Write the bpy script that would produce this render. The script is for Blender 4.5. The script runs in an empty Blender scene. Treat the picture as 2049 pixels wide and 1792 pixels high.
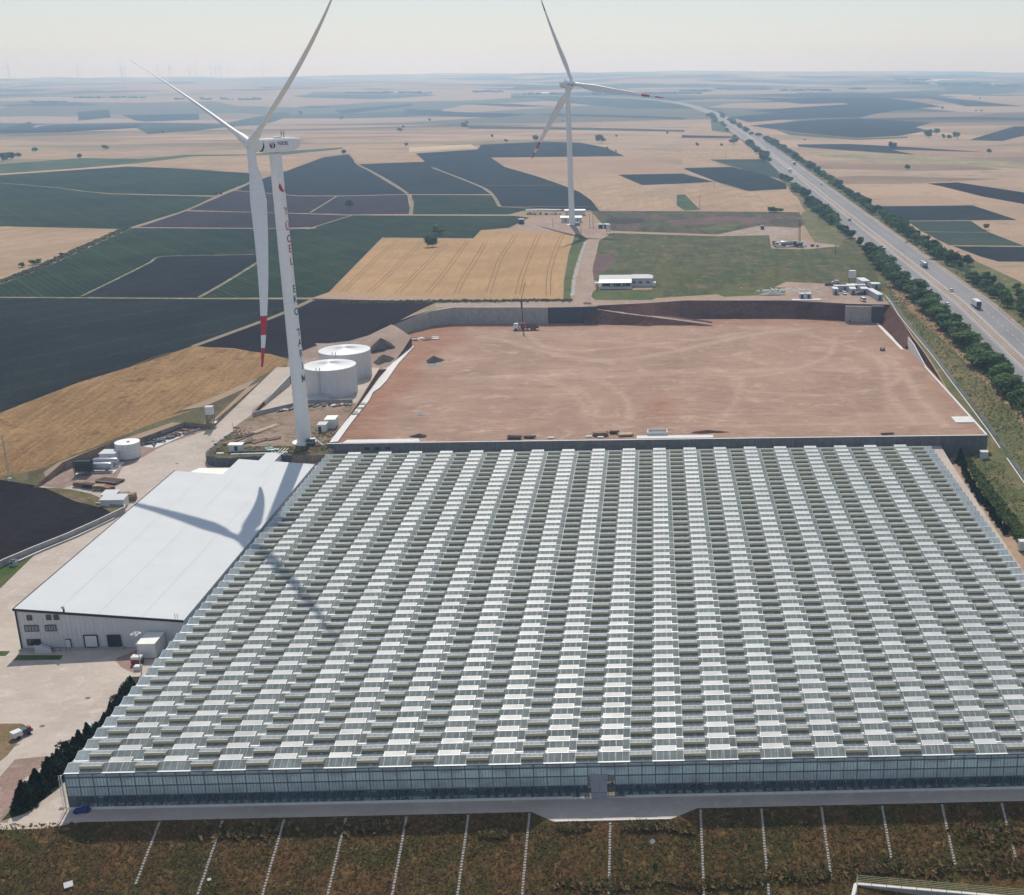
import bpy, bmesh, math, random
from mathutils import Vector, Matrix, noise
from mathutils.geometry import delaunay_2d_cdt

# ------------------------------------------------------------------ scene, camera, light
S = bpy.context.scene
COL = S.collection
rnd = random.Random(7)

# camera: a drone 125 m above the greenhouse yard. World: +X right along the greenhouse front, +Y away, metres
cam_d = bpy.data.cameras.new('camera')
cam = bpy.data.objects.new('camera', cam_d); COL.objects.link(cam)
cam_d.sensor_width = 36.0; cam_d.lens = 2481.86 / 2049.0 * 36.0
cam_d.shift_x = (1024.5 - 1388.66) / 2049.0
cam_d.clip_start = 1.0; cam_d.clip_end = 60000.0
pitch, roll, yaw = math.radians(17.22275), math.radians(0.25420), math.radians(1.80194)
def to_ab(v):
    e1 = (math.cos(yaw), math.sin(yaw)); e2 = (-math.sin(yaw), math.cos(yaw))
    return Vector((v[0]*e1[0]+v[1]*e1[1], v[0]*e2[0]+v[1]*e2[1], v[2]))
cp, sp, cr, sr = math.cos(pitch), math.sin(pitch), math.cos(roll), math.sin(roll)
_r = Vector((1, 0, 0)); _d = Vector((0, -sp, -cp)); _f = Vector((0, cp, -sp))
cx = to_ab(_r*cr + _d*sr); cy = -to_ab(-_r*sr + _d*cr); cz = -to_ab(_f)
cam.matrix_world = Matrix(((cx.x, cy.x, cz.x, 0), (cx.y, cy.y, cz.y, 0), (cx.z, cy.z, cz.z, 125.0), (0, 0, 0, 1)))
S.camera = cam

SUN_EL, SUN_AZ = math.radians(50.0), math.radians(-8.2)
w = bpy.data.worlds.new('World'); S.world = w; w.use_nodes = True
wn = w.node_tree; wn.nodes.clear()
sky = wn.nodes.new('ShaderNodeTexSky'); sky.sky_type = 'NISHITA'; sky.sun_disc = False
sky.sun_elevation = SUN_EL; sky.sun_rotation = SUN_AZ
sky.altitude = 100; sky.air_density = 1.0; sky.dust_density = 0.3; sky.ozone_density = 2.0
bg = wn.nodes.new('ShaderNodeBackground'); bg.inputs[1].default_value = 0.08
wo = wn.nodes.new('ShaderNodeOutputWorld')
hz_mix = wn.nodes.new('ShaderNodeMix'); hz_mix.data_type = 'RGBA'; hz_mix.inputs[0].default_value = .30      # a milky, evenly bright summer sky veils the blue
hz_mix.inputs[7].default_value = (9.2, 10.0, 12.0, 1); wn.links.new(sky.outputs[0], hz_mix.inputs[6]); wn.links.new(hz_mix.outputs[2], bg.inputs[0]); wn.links.new(bg.outputs[0], wo.inputs[0])
sun_d = bpy.data.lights.new('sun', 'SUN'); sun_d.energy = 3.8; sun_d.angle = math.radians(0.53); sun_d.color = (1.0, 0.95, 0.87)
sun = bpy.data.objects.new('sun', sun_d); COL.objects.link(sun)
sdir = Vector((math.sin(SUN_AZ)*math.cos(SUN_EL), math.cos(SUN_AZ)*math.cos(SUN_EL), math.sin(SUN_EL)))
sun.rotation_euler = sdir.to_track_quat('Z', 'Y').to_euler(); sun.location = (-150, 500, 600)
S.view_settings.view_transform = 'Standard'; S.view_settings.look = 'None'
S.view_settings.exposure = 0.0; S.view_settings.gamma = 1.0; S.view_settings.use_curve_mapping = False
S.render.engine = 'CYCLES'
cy_ = S.cycles
cy_.max_bounces = 8; cy_.transparent_max_bounces = 16; cy_.volume_bounces = 2
cy_.use_denoising = True
try: cy_.denoiser = 'OPENIMAGEDENOISE'
except Exception: pass
HAZE_DENSITY = 1.9e-4

# ------------------------------------------------------------------ materials
MATS = {}
def _new(name):
    m = bpy.data.materials.new(name); m.use_nodes = True
    nt = m.node_tree; nt.nodes.clear()
    o = nt.nodes.new('ShaderNodeOutputMaterial'); p = nt.nodes.new('ShaderNodeBsdfPrincipled')
    nt.links.new(p.outputs[0], o.inputs[0]); MATS[name] = m
    return m, nt, p, o
def _pos(nt, obj=False, scale=(1, 1, 1), rot=0.0):
    if obj: g = nt.nodes.new('ShaderNodeTexCoord'); out = g.outputs['Object']
    else: g = nt.nodes.new('ShaderNodeNewGeometry'); out = g.outputs['Position']
    mp = nt.nodes.new('ShaderNodeMapping'); mp.inputs['Scale'].default_value = scale; mp.inputs['Rotation'].default_value = (0, 0, rot)
    nt.links.new(out, mp.inputs[0]); return mp.outputs[0]
def _noise(nt, vec, sc, det=3.0, rough=.55, dist=0.0):
    n = nt.nodes.new('ShaderNodeTexNoise'); n.inputs['Scale'].default_value = sc; n.inputs['Detail'].default_value = det
    n.inputs['Roughness'].default_value = rough; n.inputs['Distortion'].default_value = dist
    nt.links.new(vec, n.inputs['Vector']); return n.outputs[0]
def _ramp(nt, fac, a, b, ca=(0, 0, 0), cb=(1, 1, 1)):
    r = nt.nodes.new('ShaderNodeValToRGB'); e = r.color_ramp.elements
    e[0].position = a; e[1].position = b; e[0].color = (*ca, 1); e[1].color = (*cb, 1)
    nt.links.new(fac, r.inputs[0]); return r.outputs[0]
def _mix(nt, fac, a, b, mode='MIX'):
    m = nt.nodes.new('ShaderNodeMix'); m.data_type = 'RGBA'; m.blend_type = mode
    for s, v in ((m.inputs[0], fac), (m.inputs[6], a), (m.inputs[7], b)):
        if isinstance(v, (int, float)): s.default_value = v
        elif isinstance(v, tuple): s.default_value = (*v, 1)
        else: nt.links.new(v, s)
    return m.outputs[2]
def earth(name, c1, c2, c3=None, big=60., mid=9., fine=1.2, amt=.35, stripe=None, streak=None, tram=None, bump=.5, lo=.4, hi=.6, c3w=(.55, .68)):
    """ground cover: two tones in large patches, a third in smaller ones, grain, optional crop rows (period, angle, strength)"""
    m, nt, p, o = _new(name)
    v = _pos(nt)
    col = _mix(nt, _ramp(nt, _noise(nt, v, 1/big, 4, .6, .4), lo, hi), c1, c2)
    if c3: col = _mix(nt, _ramp(nt, _noise(nt, v, 1/mid, 4, .65, .6), *c3w), col, c3)
    if streak:
        vs = _pos(nt, scale=(1/streak[0], 1/streak[1], 1), rot=streak[2])
        col = _mix(nt, 1.0, col, _ramp(nt, _noise(nt, vs, 1.0, 4, .6), .3, .7, (1-streak[3],)*3, (1+streak[3],)*3), 'MULTIPLY')
    if stripe:
        vs = _pos(nt, rot=stripe[1])
        wv = nt.nodes.new('ShaderNodeTexWave'); wv.wave_type = 'BANDS'; wv.bands_direction = 'X'
        wv.inputs['Scale'].default_value = 6.2832/stripe[0]/20.*1.0; wv.inputs['Distortion'].default_value = 1.2; wv.inputs['Detail'].default_value = 2; wv.inputs['Detail Scale'].default_value = .3
        nt.links.new(vs, wv.inputs['Vector'])
        col = _mix(nt, 1.0, col, _ramp(nt, wv.outputs[1], 0, 1, (1-stripe[2],)*3, (1+stripe[2]*.6,)*3), 'MULTIPLY')
    if tram:
        vs = _pos(nt, rot=tram[1])
        wv = nt.nodes.new('ShaderNodeTexWave'); wv.wave_type = 'BANDS'; wv.bands_direction = 'X'
        wv.inputs['Scale'].default_value = 6.2832/tram[0]/20.; wv.inputs['Distortion'].default_value = .5; wv.inputs['Detail Scale'].default_value = .1
        nt.links.new(vs, wv.inputs['Vector'])
        col = _mix(nt, 1.0, col, _ramp(nt, wv.outputs[1], 0, .09, (1-tram[2],)*3, (1, 1, 1)), 'MULTIPLY')
    fn = _noise(nt, v, 1/fine, 4, .75)
    col = _mix(nt, 1.0, col, _ramp(nt, fn, .25, .75, (1-amt,)*3, (1+amt,)*3), 'MULTIPLY')
    nt.links.new(col, p.inputs['Base Color']); p.inputs['Roughness'].default_value = .95
    p.inputs['Specular IOR Level'].default_value = .02
    if bump:
        b = nt.nodes.new('ShaderNodeBump'); b.inputs['Strength'].default_value = bump; b.inputs['Distance'].default_value = fine*.4
        nt.links.new(fn, b.inputs['Height']); nt.links.new(b.outputs[0], p.inputs['Normal'])
    return m
def solid(name, c, rough=.6, metal=0., var=.12, sc=.8, spec=.4, streak=0., obj=False):
    m, nt, p, o = _new(name)
    v = _pos(nt, obj)
    col = _mix(nt, 1.0, tuple(c), _ramp(nt, _noise(nt, v, sc, 5, .65), .3, .7, (1-var,)*3, (1+var*.5,)*3), 'MULTIPLY')
    if streak:
        vs = _pos(nt, obj, scale=(1.6, 1.6, .12))
        col = _mix(nt, 1.0, col, _ramp(nt, _noise(nt, vs, 1.0, 5, .7), .35, .7, (1-streak,)*3, (1, 1, 1)), 'MULTIPLY')
    nt.links.new(col, p.inputs['Base Color'])
    p.inputs['Roughness'].default_value = rough; p.inputs['Metallic'].default_value = metal; p.inputs['Specular IOR Level'].default_value = spec
    return m
def glass(name, tint, milk, diff, rough=.15, gl=.35):
    """greenhouse glass: part clear, part whitewashed, with a gloss"""
    m = bpy.data.materials.new(name); m.use_nodes = True; nt = m.node_tree; nt.nodes.clear(); MATS[name] = m
    o = nt.nodes.new('ShaderNodeOutputMaterial')
    tr = nt.nodes.new('ShaderNodeBsdfTransparent'); tr.inputs[0].default_value = (*tint, 1)
    df = nt.nodes.new('ShaderNodeBsdfDiffuse')
    v = _pos(nt)
    df.inputs[0].default_value = (*diff, 1)
    nt.links.new(_mix(nt, 1.0, tuple(diff), _ramp(nt, _noise(nt, v, .35, 5, .7), .3, .7, (.78,)*3, (1.1,)*3), 'MULTIPLY'), df.inputs[0])
    tl = nt.nodes.new('ShaderNodeBsdfTranslucent'); tl.inputs[0].default_value = (*diff, 1)
    a = nt.nodes.new('ShaderNodeMixShader'); a.inputs[0].default_value = .3
    nt.links.new(df.outputs[0], a.inputs[1]); nt.links.new(tl.outputs[0], a.inputs[2])
    b = nt.nodes.new('ShaderNodeMixShader'); nt.links.new(_ramp(nt, _noise(nt, v, .12, 4, .7), .3, .7, (milk*.7,)*3, (min(1, milk*1.3),)*3), b.inputs[0])
    nt.links.new(tr.outputs[0], b.inputs[1]); nt.links.new(a.outputs[0], b.inputs[2])
    g = nt.nodes.new('ShaderNodeBsdfGlossy'); g.inputs['Roughness'].default_value = rough
    fr = nt.nodes.new('ShaderNodeLayerWeight'); fr.inputs[0].default_value = gl
    c = nt.nodes.new('ShaderNodeMixShader'); nt.links.new(fr.outputs[0], c.inputs[0])
    nt.links.new(b.outputs[0], c.inputs[1]); nt.links.new(g.outputs[0], c.inputs[2]); nt.links.new(c.outputs[0], o.inputs[0])
    return m
def thin(name, c, tl_):
    m = solid(name, c, .9, var=.12, sc=.5); nt = m.node_tree; p = nt.nodes['Principled BSDF']; o = [n for n in nt.nodes if n.type == 'OUTPUT_MATERIAL'][0]
    t = nt.nodes.new('ShaderNodeBsdfTranslucent'); t.inputs[0].default_value = (*c, 1); ms = nt.nodes.new('ShaderNodeMixShader'); ms.inputs[0].default_value = tl_
    nt.links.new(p.outputs[0], ms.inputs[1]); nt.links.new(t.outputs[0], ms.inputs[2]); nt.links.new(ms.outputs[0], o.inputs[0]); return m
def foliage(name, c1, c2, sc=.5):
    m, nt, p, o = _new(name)
    oi = nt.nodes.new('ShaderNodeObjectInfo')
    v = _pos(nt)
    col = _mix(nt, _ramp(nt, _noise(nt, v, sc, 3, .6), .35, .65), c1, c2)
    col = _mix(nt, 1.0, col, _ramp(nt, oi.outputs['Random'], 0, 1, (.78, .8, .8), (1.25, 1.2, 1.1)), 'MULTIPLY')
    nt.links.new(col, p.inputs['Base Color']); p.inputs['Roughness'].default_value = .8; p.inputs['Specular IOR Level'].default_value = .2
    tl = nt.nodes.new('ShaderNodeBsdfTranslucent'); nt.links.new(col, tl.inputs[0])
    ms = nt.nodes.new('ShaderNodeMixShader'); ms.inputs[0].default_value = .3
    nt.links.new(p.outputs[0], ms.inputs[1]); nt.links.new(tl.outputs[0], ms.inputs[2]); nt.links.new(ms.outputs[0], o.inputs[0])
    return m

A15 = math.radians(-38)
def far_patchwork(m):
    """beyond two kilometres the plots are too far to build: a patchwork of crops in the colour"""
    nt = m.node_tree; p = nt.nodes['Principled BSDF']; old = p.inputs['Base Color'].links[0].from_socket
    v = _pos(nt, scale=(1/520., 1/330., 0), rot=.25)
    vo = nt.nodes.new('ShaderNodeTexVoronoi'); vo.inputs['Scale'].default_value = 1.0; vo.inputs['Randomness'].default_value = .8; nt.links.new(v, vo.inputs['Vector'])
    sp = nt.nodes.new('ShaderNodeSeparateColor'); nt.links.new(vo.outputs['Color'], sp.inputs[0])
    r = nt.nodes.new('ShaderNodeValToRGB'); r.color_ramp.interpolation = 'CONSTANT'; e = r.color_ramp.elements
    e[0].position = 0; e[0].color = (.05, .055, .05, 1); e[1].position = .2; e[1].color = (.30, .22, .15, 1)
    for q, c in ((.38, (.11, .115, .085)), (.5, (.32, .24, .17)), (.64, (.06, .07, .055)), (.76, (.21, .165, .12)), (.88, (.13, .12, .09))): n = e.new(q); n.color = (*c, 1)
    nt.links.new(sp.outputs[0], r.inputs[0])
    g = nt.nodes.new('ShaderNodeNewGeometry'); ln = nt.nodes.new('ShaderNodeVectorMath'); ln.operation = 'LENGTH'; nt.links.new(g.outputs['Position'], ln.inputs[0])
    mr = nt.nodes.new('ShaderNodeMapRange'); mr.inputs[1].default_value = 2300; mr.inputs[2].default_value = 2700; nt.links.new(ln.outputs['Value'], mr.inputs[0])
    sx = nt.nodes.new('ShaderNodeSeparateXYZ'); nt.links.new(g.outputs['Position'], sx.inputs[0])
    v2 = _pos(nt, scale=(1/210., 1/80., 0), rot=-.18)
    vb = nt.nodes.new('ShaderNodeTexVoronoi'); vb.inputs['Randomness'].default_value = .75; vb.inputs['Scale'].default_value = 1.; nt.links.new(v2, vb.inputs['Vector'])
    s2 = nt.nodes.new('ShaderNodeSeparateColor'); nt.links.new(vb.outputs['Color'], s2.inputs[0])
    r2 = nt.nodes.new('ShaderNodeValToRGB'); r2.color_ramp.interpolation = 'CONSTANT'; e = r2.color_ramp.elements
    e[0].position = 0; e[0].color = (1.05, 1.05, 1.08, 1); e[1].position = .3; e[1].color = (.86, .84, .84, 1)
    for q, c in ((.5, (1.0, .98, .92)), (.66, (.74, .82, .70)), (.78, (1.12, 1.1, 1.1)), (.9, (.66, .66, .66))): n = e.new(q); n.color = (*c, 1)
    nt.links.new(s2.outputs[1], r2.inputs[0])
    far1 = nt.nodes.new('ShaderNodeMapRange'); far1.inputs[1].default_value = 950; far1.inputs[2].default_value = 1250; nt.links.new(ln.outputs['Value'], far1.inputs[0])
    old2 = _mix(nt, far1.outputs[0], old, _mix(nt, 1.0, old, r2.outputs[0], 'MULTIPLY'))
    nt.links.new(_mix(nt, mr.outputs[0], old2, r.outputs[0]), p.inputs['Base Color'])
far_patchwork(earth('terrain', (.38, .27, .185), (.32, .235, .165), (.25, .21, .135), big=140, mid=40, fine=3., amt=.15, bump=.3))
earth('pale_wheat', (.39, .275, .18), (.33, .235, .15), (.43, .315, .21), big=70, mid=25, fine=2., amt=.15, streak=(3, 60, A15, .08), tram=(20, .5, .14))
earth('ripe_wheat', (.42, .27, .14), (.36, .23, .115), (.47, .35, .19), big=40, mid=12, fine=.9, amt=.22, streak=(2, 30, -.5, .08), c3w=(.6, .75))
earth('golden_wheat', (.31, .195, .09), (.26, .16, .075), (.19, .115, .06), big=30, mid=7, fine=1.3, amt=.4, streak=(1.6, 30, -.62, .25), bump=.9, c3w=(.56, .66))
earth('tan_field', (.36, .25, .17), (.33, .22, .15), (.39, .28, .19), big=120, mid=40, fine=3., amt=.12)
earth('pale_straw', (.50, .42, .27), (.42, .33, .21), fine=2.)
earth('olive_field', (.22, .20, .12), (.30, .25, .15), (.35, .30, .19), big=60, mid=20, fine=3.)
earth('black_soil', (.016, .012, .014), (.022, .017, .018), big=40, mid=8, fine=2.2, amt=.45, stripe=(2.8800000000000003, .9, .1))
earth('dark_crop', (.017, .020, .020), (.022, .027, .023), (.034, .033, .028), big=45, mid=8, fine=2.2, amt=.45, stripe=(2.52, .75, .25), c3w=(.62, .78), tram=(21, .75, -.4))
earth('dark_crop_blue', (.020, .025, .029), (.027, .032, .033), big=70, mid=12, fine=1.6, amt=.3, stripe=(3., .6, .08), tram=(23, .6, -.25))
earth('dark_soil_crop', (.017, .018, .020), (.023, .024, .025), big=50, mid=8, fine=2.2, amt=.45, stripe=(2.52, .75, .25), tram=(18, .75, -.3))
earth('green_crop', (.020, .033, .018), (.032, .048, .023), (.022, .026, .025), big=60, mid=14, fine=2.2, amt=.45, stripe=(3.6, -.62, .25), tram=(19, -.62, -.35))
earth('green_crop_blue', (.040, .058, .046), (.055, .070, .050), big=60, mid=14, fine=2., amt=.25)
earth('green_verge', (.055, .085, .045), (.09, .11, .06), big=30, mid=10, fine=2.)
earth('purple_soil', (.046, .036, .041), (.036, .030, .036), (.058, .050, .046), big=60, mid=10, fine=1., amt=.22, stripe=(2.6, .5, .1))
earth('scrub_soil', (.135, .088, .078), (.085, .095, .05), (.07, .08, .042), big=22, mid=8, fine=1.2, amt=.5, bump=1., streak=(8, 40, 0, .3), c3w=(.48, .6))
earth('meadow', (.10, .105, .046), (.068, .085, .038), (.15, .115, .065), big=36, mid=9, fine=1.6, amt=.4, streak=(4, 24, .1, .2), c3w=(.5, .64), tram=(14, .1, .1))
earth('weedy_green', (.075, .11, .04), (.12, .13, .055), (.16, .12, .07), big=14, mid=5, fine=.9, amt=.45, bump=1.)
earth('purple_earth', (.13, .085, .078), (.16, .11, .09), (.09, .085, .05), big=12, mid=4, fine=1.2, amt=.4)
earth('dark_verge', (.105, .085, .052), (.13, .125, .06), (.17, .13, .085), big=16, mid=4, fine=.9, amt=.4, bump=.8)
earth('dry_island', (.22, .15, .09), (.16, .125, .065), fine=.7, big=8)
earth('dark_weeds', (.055, .045, .042), (.07, .055, .05), fine=1.)
earth('gravel', (.36, .28, .235), (.30, .23, .19), (.42, .36, .31), big=20, mid=6, fine=.8)
earth('dirt', (.35, .255, .205), (.30, .215, .17), (.38, .31, .25), big=18, mid=5, fine=.7, amt=.2)
earth('yard_dirt', (.33, .225, .19), (.26, .185, .15), (.38, .32, .27), big=12, mid=3, fine=.6, amt=.3)
earth('platform_dirt', (.33, .245, .19), (.27, .19, .14), (.17, .14, .08), big=14, mid=5, fine=.6, amt=.4, bump=.8, c3w=(.5, .62))
earth('red_cut', (.105, .052, .04), (.13, .07, .055), (.085, .045, .038), big=14, mid=4, fine=1.2, amt=.35, bump=1.)
earth('pad_earth', (.365, .245, .178), (.31, .205, .15), (.42, .30, .23), big=38, mid=9, fine=1.4, amt=.16, streak=(9, 1.6, .3, .08))
def pad_paint(m):
    nt = m.node_tree; p = nt.nodes['Principled BSDF']; old = p.inputs['Base Color'].links[0].from_socket
    a = nt.nodes.new('ShaderNodeAttribute'); a.attribute_name = 'soil'; sp = nt.nodes.new('ShaderNodeSeparateColor'); nt.links.new(a.outputs['Color'], sp.inputs[0])
    n = _ramp(nt, _noise(nt, _pos(nt), .25, 5, .7), .3, .7, (.35,)*3, (1,)*3)
    def fac(s):
        mm = nt.nodes.new('ShaderNodeMath'); mm.operation = 'MULTIPLY'; nt.links.new(s, mm.inputs[0]); nt.links.new(n, mm.inputs[1]); return mm.outputs[0]
    c = _mix(nt, fac(sp.outputs[0]), old, (.29, .135, .08)); c = _mix(nt, fac(sp.outputs[1]), c, (.50, .37, .285)); c = _mix(nt, fac(sp.outputs[2]), c, (.14, .09, .065))
    for k, (sx_, sy_, rt, st) in enumerate(((13, .6, .25, .13), (15, .55, 1.35, .2), (12, .6, -.6, .16), (16, .55, .8, .2))):
        rut = _ramp(nt, _noise(nt, _pos(nt, scale=(1/sx_, 1/(sy_*2.4), 1), rot=rt), 1., 3, .6, 1.4), .54, .62)
        msk = _ramp(nt, _noise(nt, _pos(nt), .02+.006*k, 2, .5), .47, .58)
        mm = nt.nodes.new('ShaderNodeMath'); mm.operation = 'MULTIPLY'; nt.links.new(rut, mm.inputs[0]); nt.links.new(msk, mm.inputs[1])
        c = _mix(nt, mm.outputs[0], c, _mix(nt, 1.0, c, (1+st if k % 2 else 1-st*1.3,)*3, 'MULTIPLY'))
    nt.links.new(c, p.inputs['Base Color'])
pad_paint(MATS['pad_earth'])
earth('pad_track', (.42, .29, .215), (.38, .26, .19), fine=.8, amt=.1)
earth('pad_pale', (.45, .34, .26), (.40, .30, .23), fine=.8, amt=.1, big=12)
earth('pad_red', (.31, .155, .095), (.26, .13, .08), (.35, .2, .13), fine=.8, amt=.25, big=10)
earth('forest', (.045, .065, .04), (.06, .08, .05), fine=6., amt=.5)
earth('field_path', (.27, .22, .165), (.22, .19, .12), fine=.8)
earth('pale_path', (.42, .36, .30), (.36, .30, .24), fine=1.5)
earth('grass_line', (.22, .20, .13), (.15, .155, .09), (.30, .27, .19), big=18, mid=5, fine=.8, c3w=(.5, .6))
earth('weedy_verge', (.40, .31, .20), (.17, .18, .085), (.10, .12, .055), big=16, mid=5, fine=.9, amt=.35, c3w=(.58, .68))
earth('road_dirt', (.36, .27, .215), (.31, .235, .185), (.41, .34, .28), big=10, mid=3, fine=.6, amt=.15)
earth('bank_grass', (.145, .078, .038), (.066, .062, .024), (.23, .145, .062), big=8, mid=2.2, fine=.6, amt=.65, lo=.36, hi=.62, bump=1., c3w=(.55, .72))
earth('side_grass', (.11, .115, .045), (.20, .145, .09), (.065, .085, .03), big=10, mid=4, fine=.7, amt=.45, bump=1.)
earth('roadside_grass', (.17, .15, .075), (.11, .125, .055), (.27, .20, .12), big=22, mid=6, fine=.9, amt=.4, bump=.8)
earth('orange_verge', (.33, .215, .13), (.26, .18, .10), fine=.8)
earth('lawn', (.06, .10, .028), (.10, .11, .04), fine=.6, big=8)
earth('concrete_yard', (.50, .43, .365), (.44, .375, .32), (.54, .47, .41), big=16, mid=4, fine=.9, amt=.1, streak=(6, 1.5, .6, .05), bump=.05)
earth('hedge_earth', (.06, .045, .03), (.05, .06, .025), fine=.6)
earth('tramline', (.26, .16, .085), (.22, .14, .07), fine=.6)
earth('asphalt', (.26, .25, .25), (.235, .228, .228), (.28, .27, .265), big=40, mid=6, fine=.6, amt=.06, streak=(1.3, 60, 0, .06), bump=.05)
earth('median', (.36, .29, .24), (.31, .25, .2), fine=.7)
solid('white_paint', (.75, .75, .74), .5)
solid('road_paint', (.6, .6, .58), .7)
solid('turbine_white', (.74, .76, .77), .35, var=.05)
solid('turbine_red', (.45, .02, .03), .4)
solid('letter_red', (.42, .02, .05), .5)
solid('letter_green', (.03, .12, .07), .5)
solid('letter_maroon', (.12, .02, .03), .5)
solid('letter_grey', (.4, .42, .42), .5)
solid('black_gap', (.02, .02, .022), .6)
solid('roof_white', (.57, .59, .59), .65, var=.05, sc=.12, spec=.15)
solid('roof_cream', (.78, .78, .70), .5, var=.05)
solid('wall_panel', (.58, .59, .60), .5, var=.05, streak=.08)
solid('trim_dark', (.022, .024, .030), .6, spec=.2)
solid('glass_dark', (.02, .024, .028), .12, spec=.8)
solid('glass_grey', (.20, .22, .23), .12, spec=.8)
solid('concrete', (.40, .39, .37), .85, var=.2, sc=.5, streak=.22)
solid('concrete_dark', (.17, .175, .18), .85, var=.25, sc=.5, streak=.35)
solid('concrete_black', (.075, .07, .075), .85, var=.25, sc=.5, streak=.3)
solid('concrete_white', (.66, .65, .62), .8, var=.12, sc=.6)
solid('stone_dark', (.12, .115, .12), .9, var=.4, sc=1.5)
solid('stone_pale', (.42, .38, .34), .9, var=.3, sc=1.5)
solid('tank_white', (.66, .67, .68), .5, var=.06, streak=.14)
solid('tank_roof', (.80, .80, .78), .45, var=.05)
solid('steel', (.42, .44, .46), .35, .7)
solid('galvanised', (.45, .47, .48), .45, .4)
solid('dark_steel', (.07, .075, .085), .5, .3)
solid('rust', (.14, .07, .045), .8)
solid('wood', (.30, .19, .12), .85, var=.3)
solid('wood_pale', (.50, .38, .25), .85, var=.3)
solid('wood_dark', (.07, .045, .035), .85, var=.3)
solid('brick_red', (.30, .12, .075), .9, var=.3)
solid('bark', (.08, .06, .045), .9)
solid('car_white', (.78, .79, .79), .25, var=.02)
solid('car_dark', (.03, .032, .038), .25, var=.02)
solid('car_silver', (.5, .52, .54), .3, .3, var=.02)
solid('car_blue', (.04, .12, .22), .3, var=.02)
solid('truck_red', (.28, .04, .03), .5)
solid('tyre', (.02, .02, .02), .9)
solid('container_grey', (.42, .45, .48), .55, var=.1, streak=.1)
solid('container_white', (.66, .67, .67), .5, var=.08, streak=.06)
solid('container_blue', (.035, .13, .22), .55, var=.1)
solid('tarp_blue', (.02, .035, .2), .5)
solid('cover_green', (.08, .32, .25), .5)
solid('gravel_black', (.035, .035, .038), .95, var=.3, sc=3.)
solid('gravel_grey', (.30, .29, .28), .95, var=.3, sc=3.)
solid('soil_dark', (.045, .035, .03), .95, var=.3, sc=2.)
thin('netting', (.60, .53, .36), .5)
thin('netting_shade', (.20, .18, .115), .4)
solid('vent_glass_lit', (.50, .51, .485), .5, var=.3, sc=.14, spec=.35)
solid('vent_frame', (.78, .79, .77), .4, var=.02)
glass('vent_glass', (.72, .78, .76), .62, (.58, .60, .56), .15, .3)
glass('end_glass', (.84, .90, .90), .62, (.62, .70, .72), .15, .3)
solid('frame_white', (.76, .77, .76), .4, var=.05)
solid('frame_blue', (.10, .15, .19), .5)
thin('screen_cloth', (.50, .55, .50), .5)
thin('wall_screen', (.84, .92, .95), .78)
solid('crop_green', (.05, .085, .05), .9, var=.5, sc=1.2)
solid('rail_paint', (.36, .40, .24), .5)
glass('roof_glass', (.82, .88, .86), .48, (.58, .65, .62), .14, .28)
glass('wall_glass', (.80, .90, .94), .55, (.80, .92, .97), .08, .22)
glass('wall_glass_low', (.50, .62, .74), .16, (.40, .52, .62), .08, .25)
foliage('leaf_dark', (.036, .080, .026), (.075, .130, .036), 1.)
foliage('leaf_mid', (.060, .120, .030), (.120, .185, .045), 1.)
foliage('leaf_conifer', (.010, .024, .012), (.020, .036, .014), 1.2)
foliage('hedge_leaf', (.018, .036, .014), (.06, .075, .022), .6)
foliage('dry_leaf', (.17, .10, .05), (.10, .085, .035), .8)
foliage('dry_leaf2', (.11, .10, .04), (.075, .08, .03), .3)
foliage('straw_leaf', (.32, .22, .10), (.20, .15, .07), .8)

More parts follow.
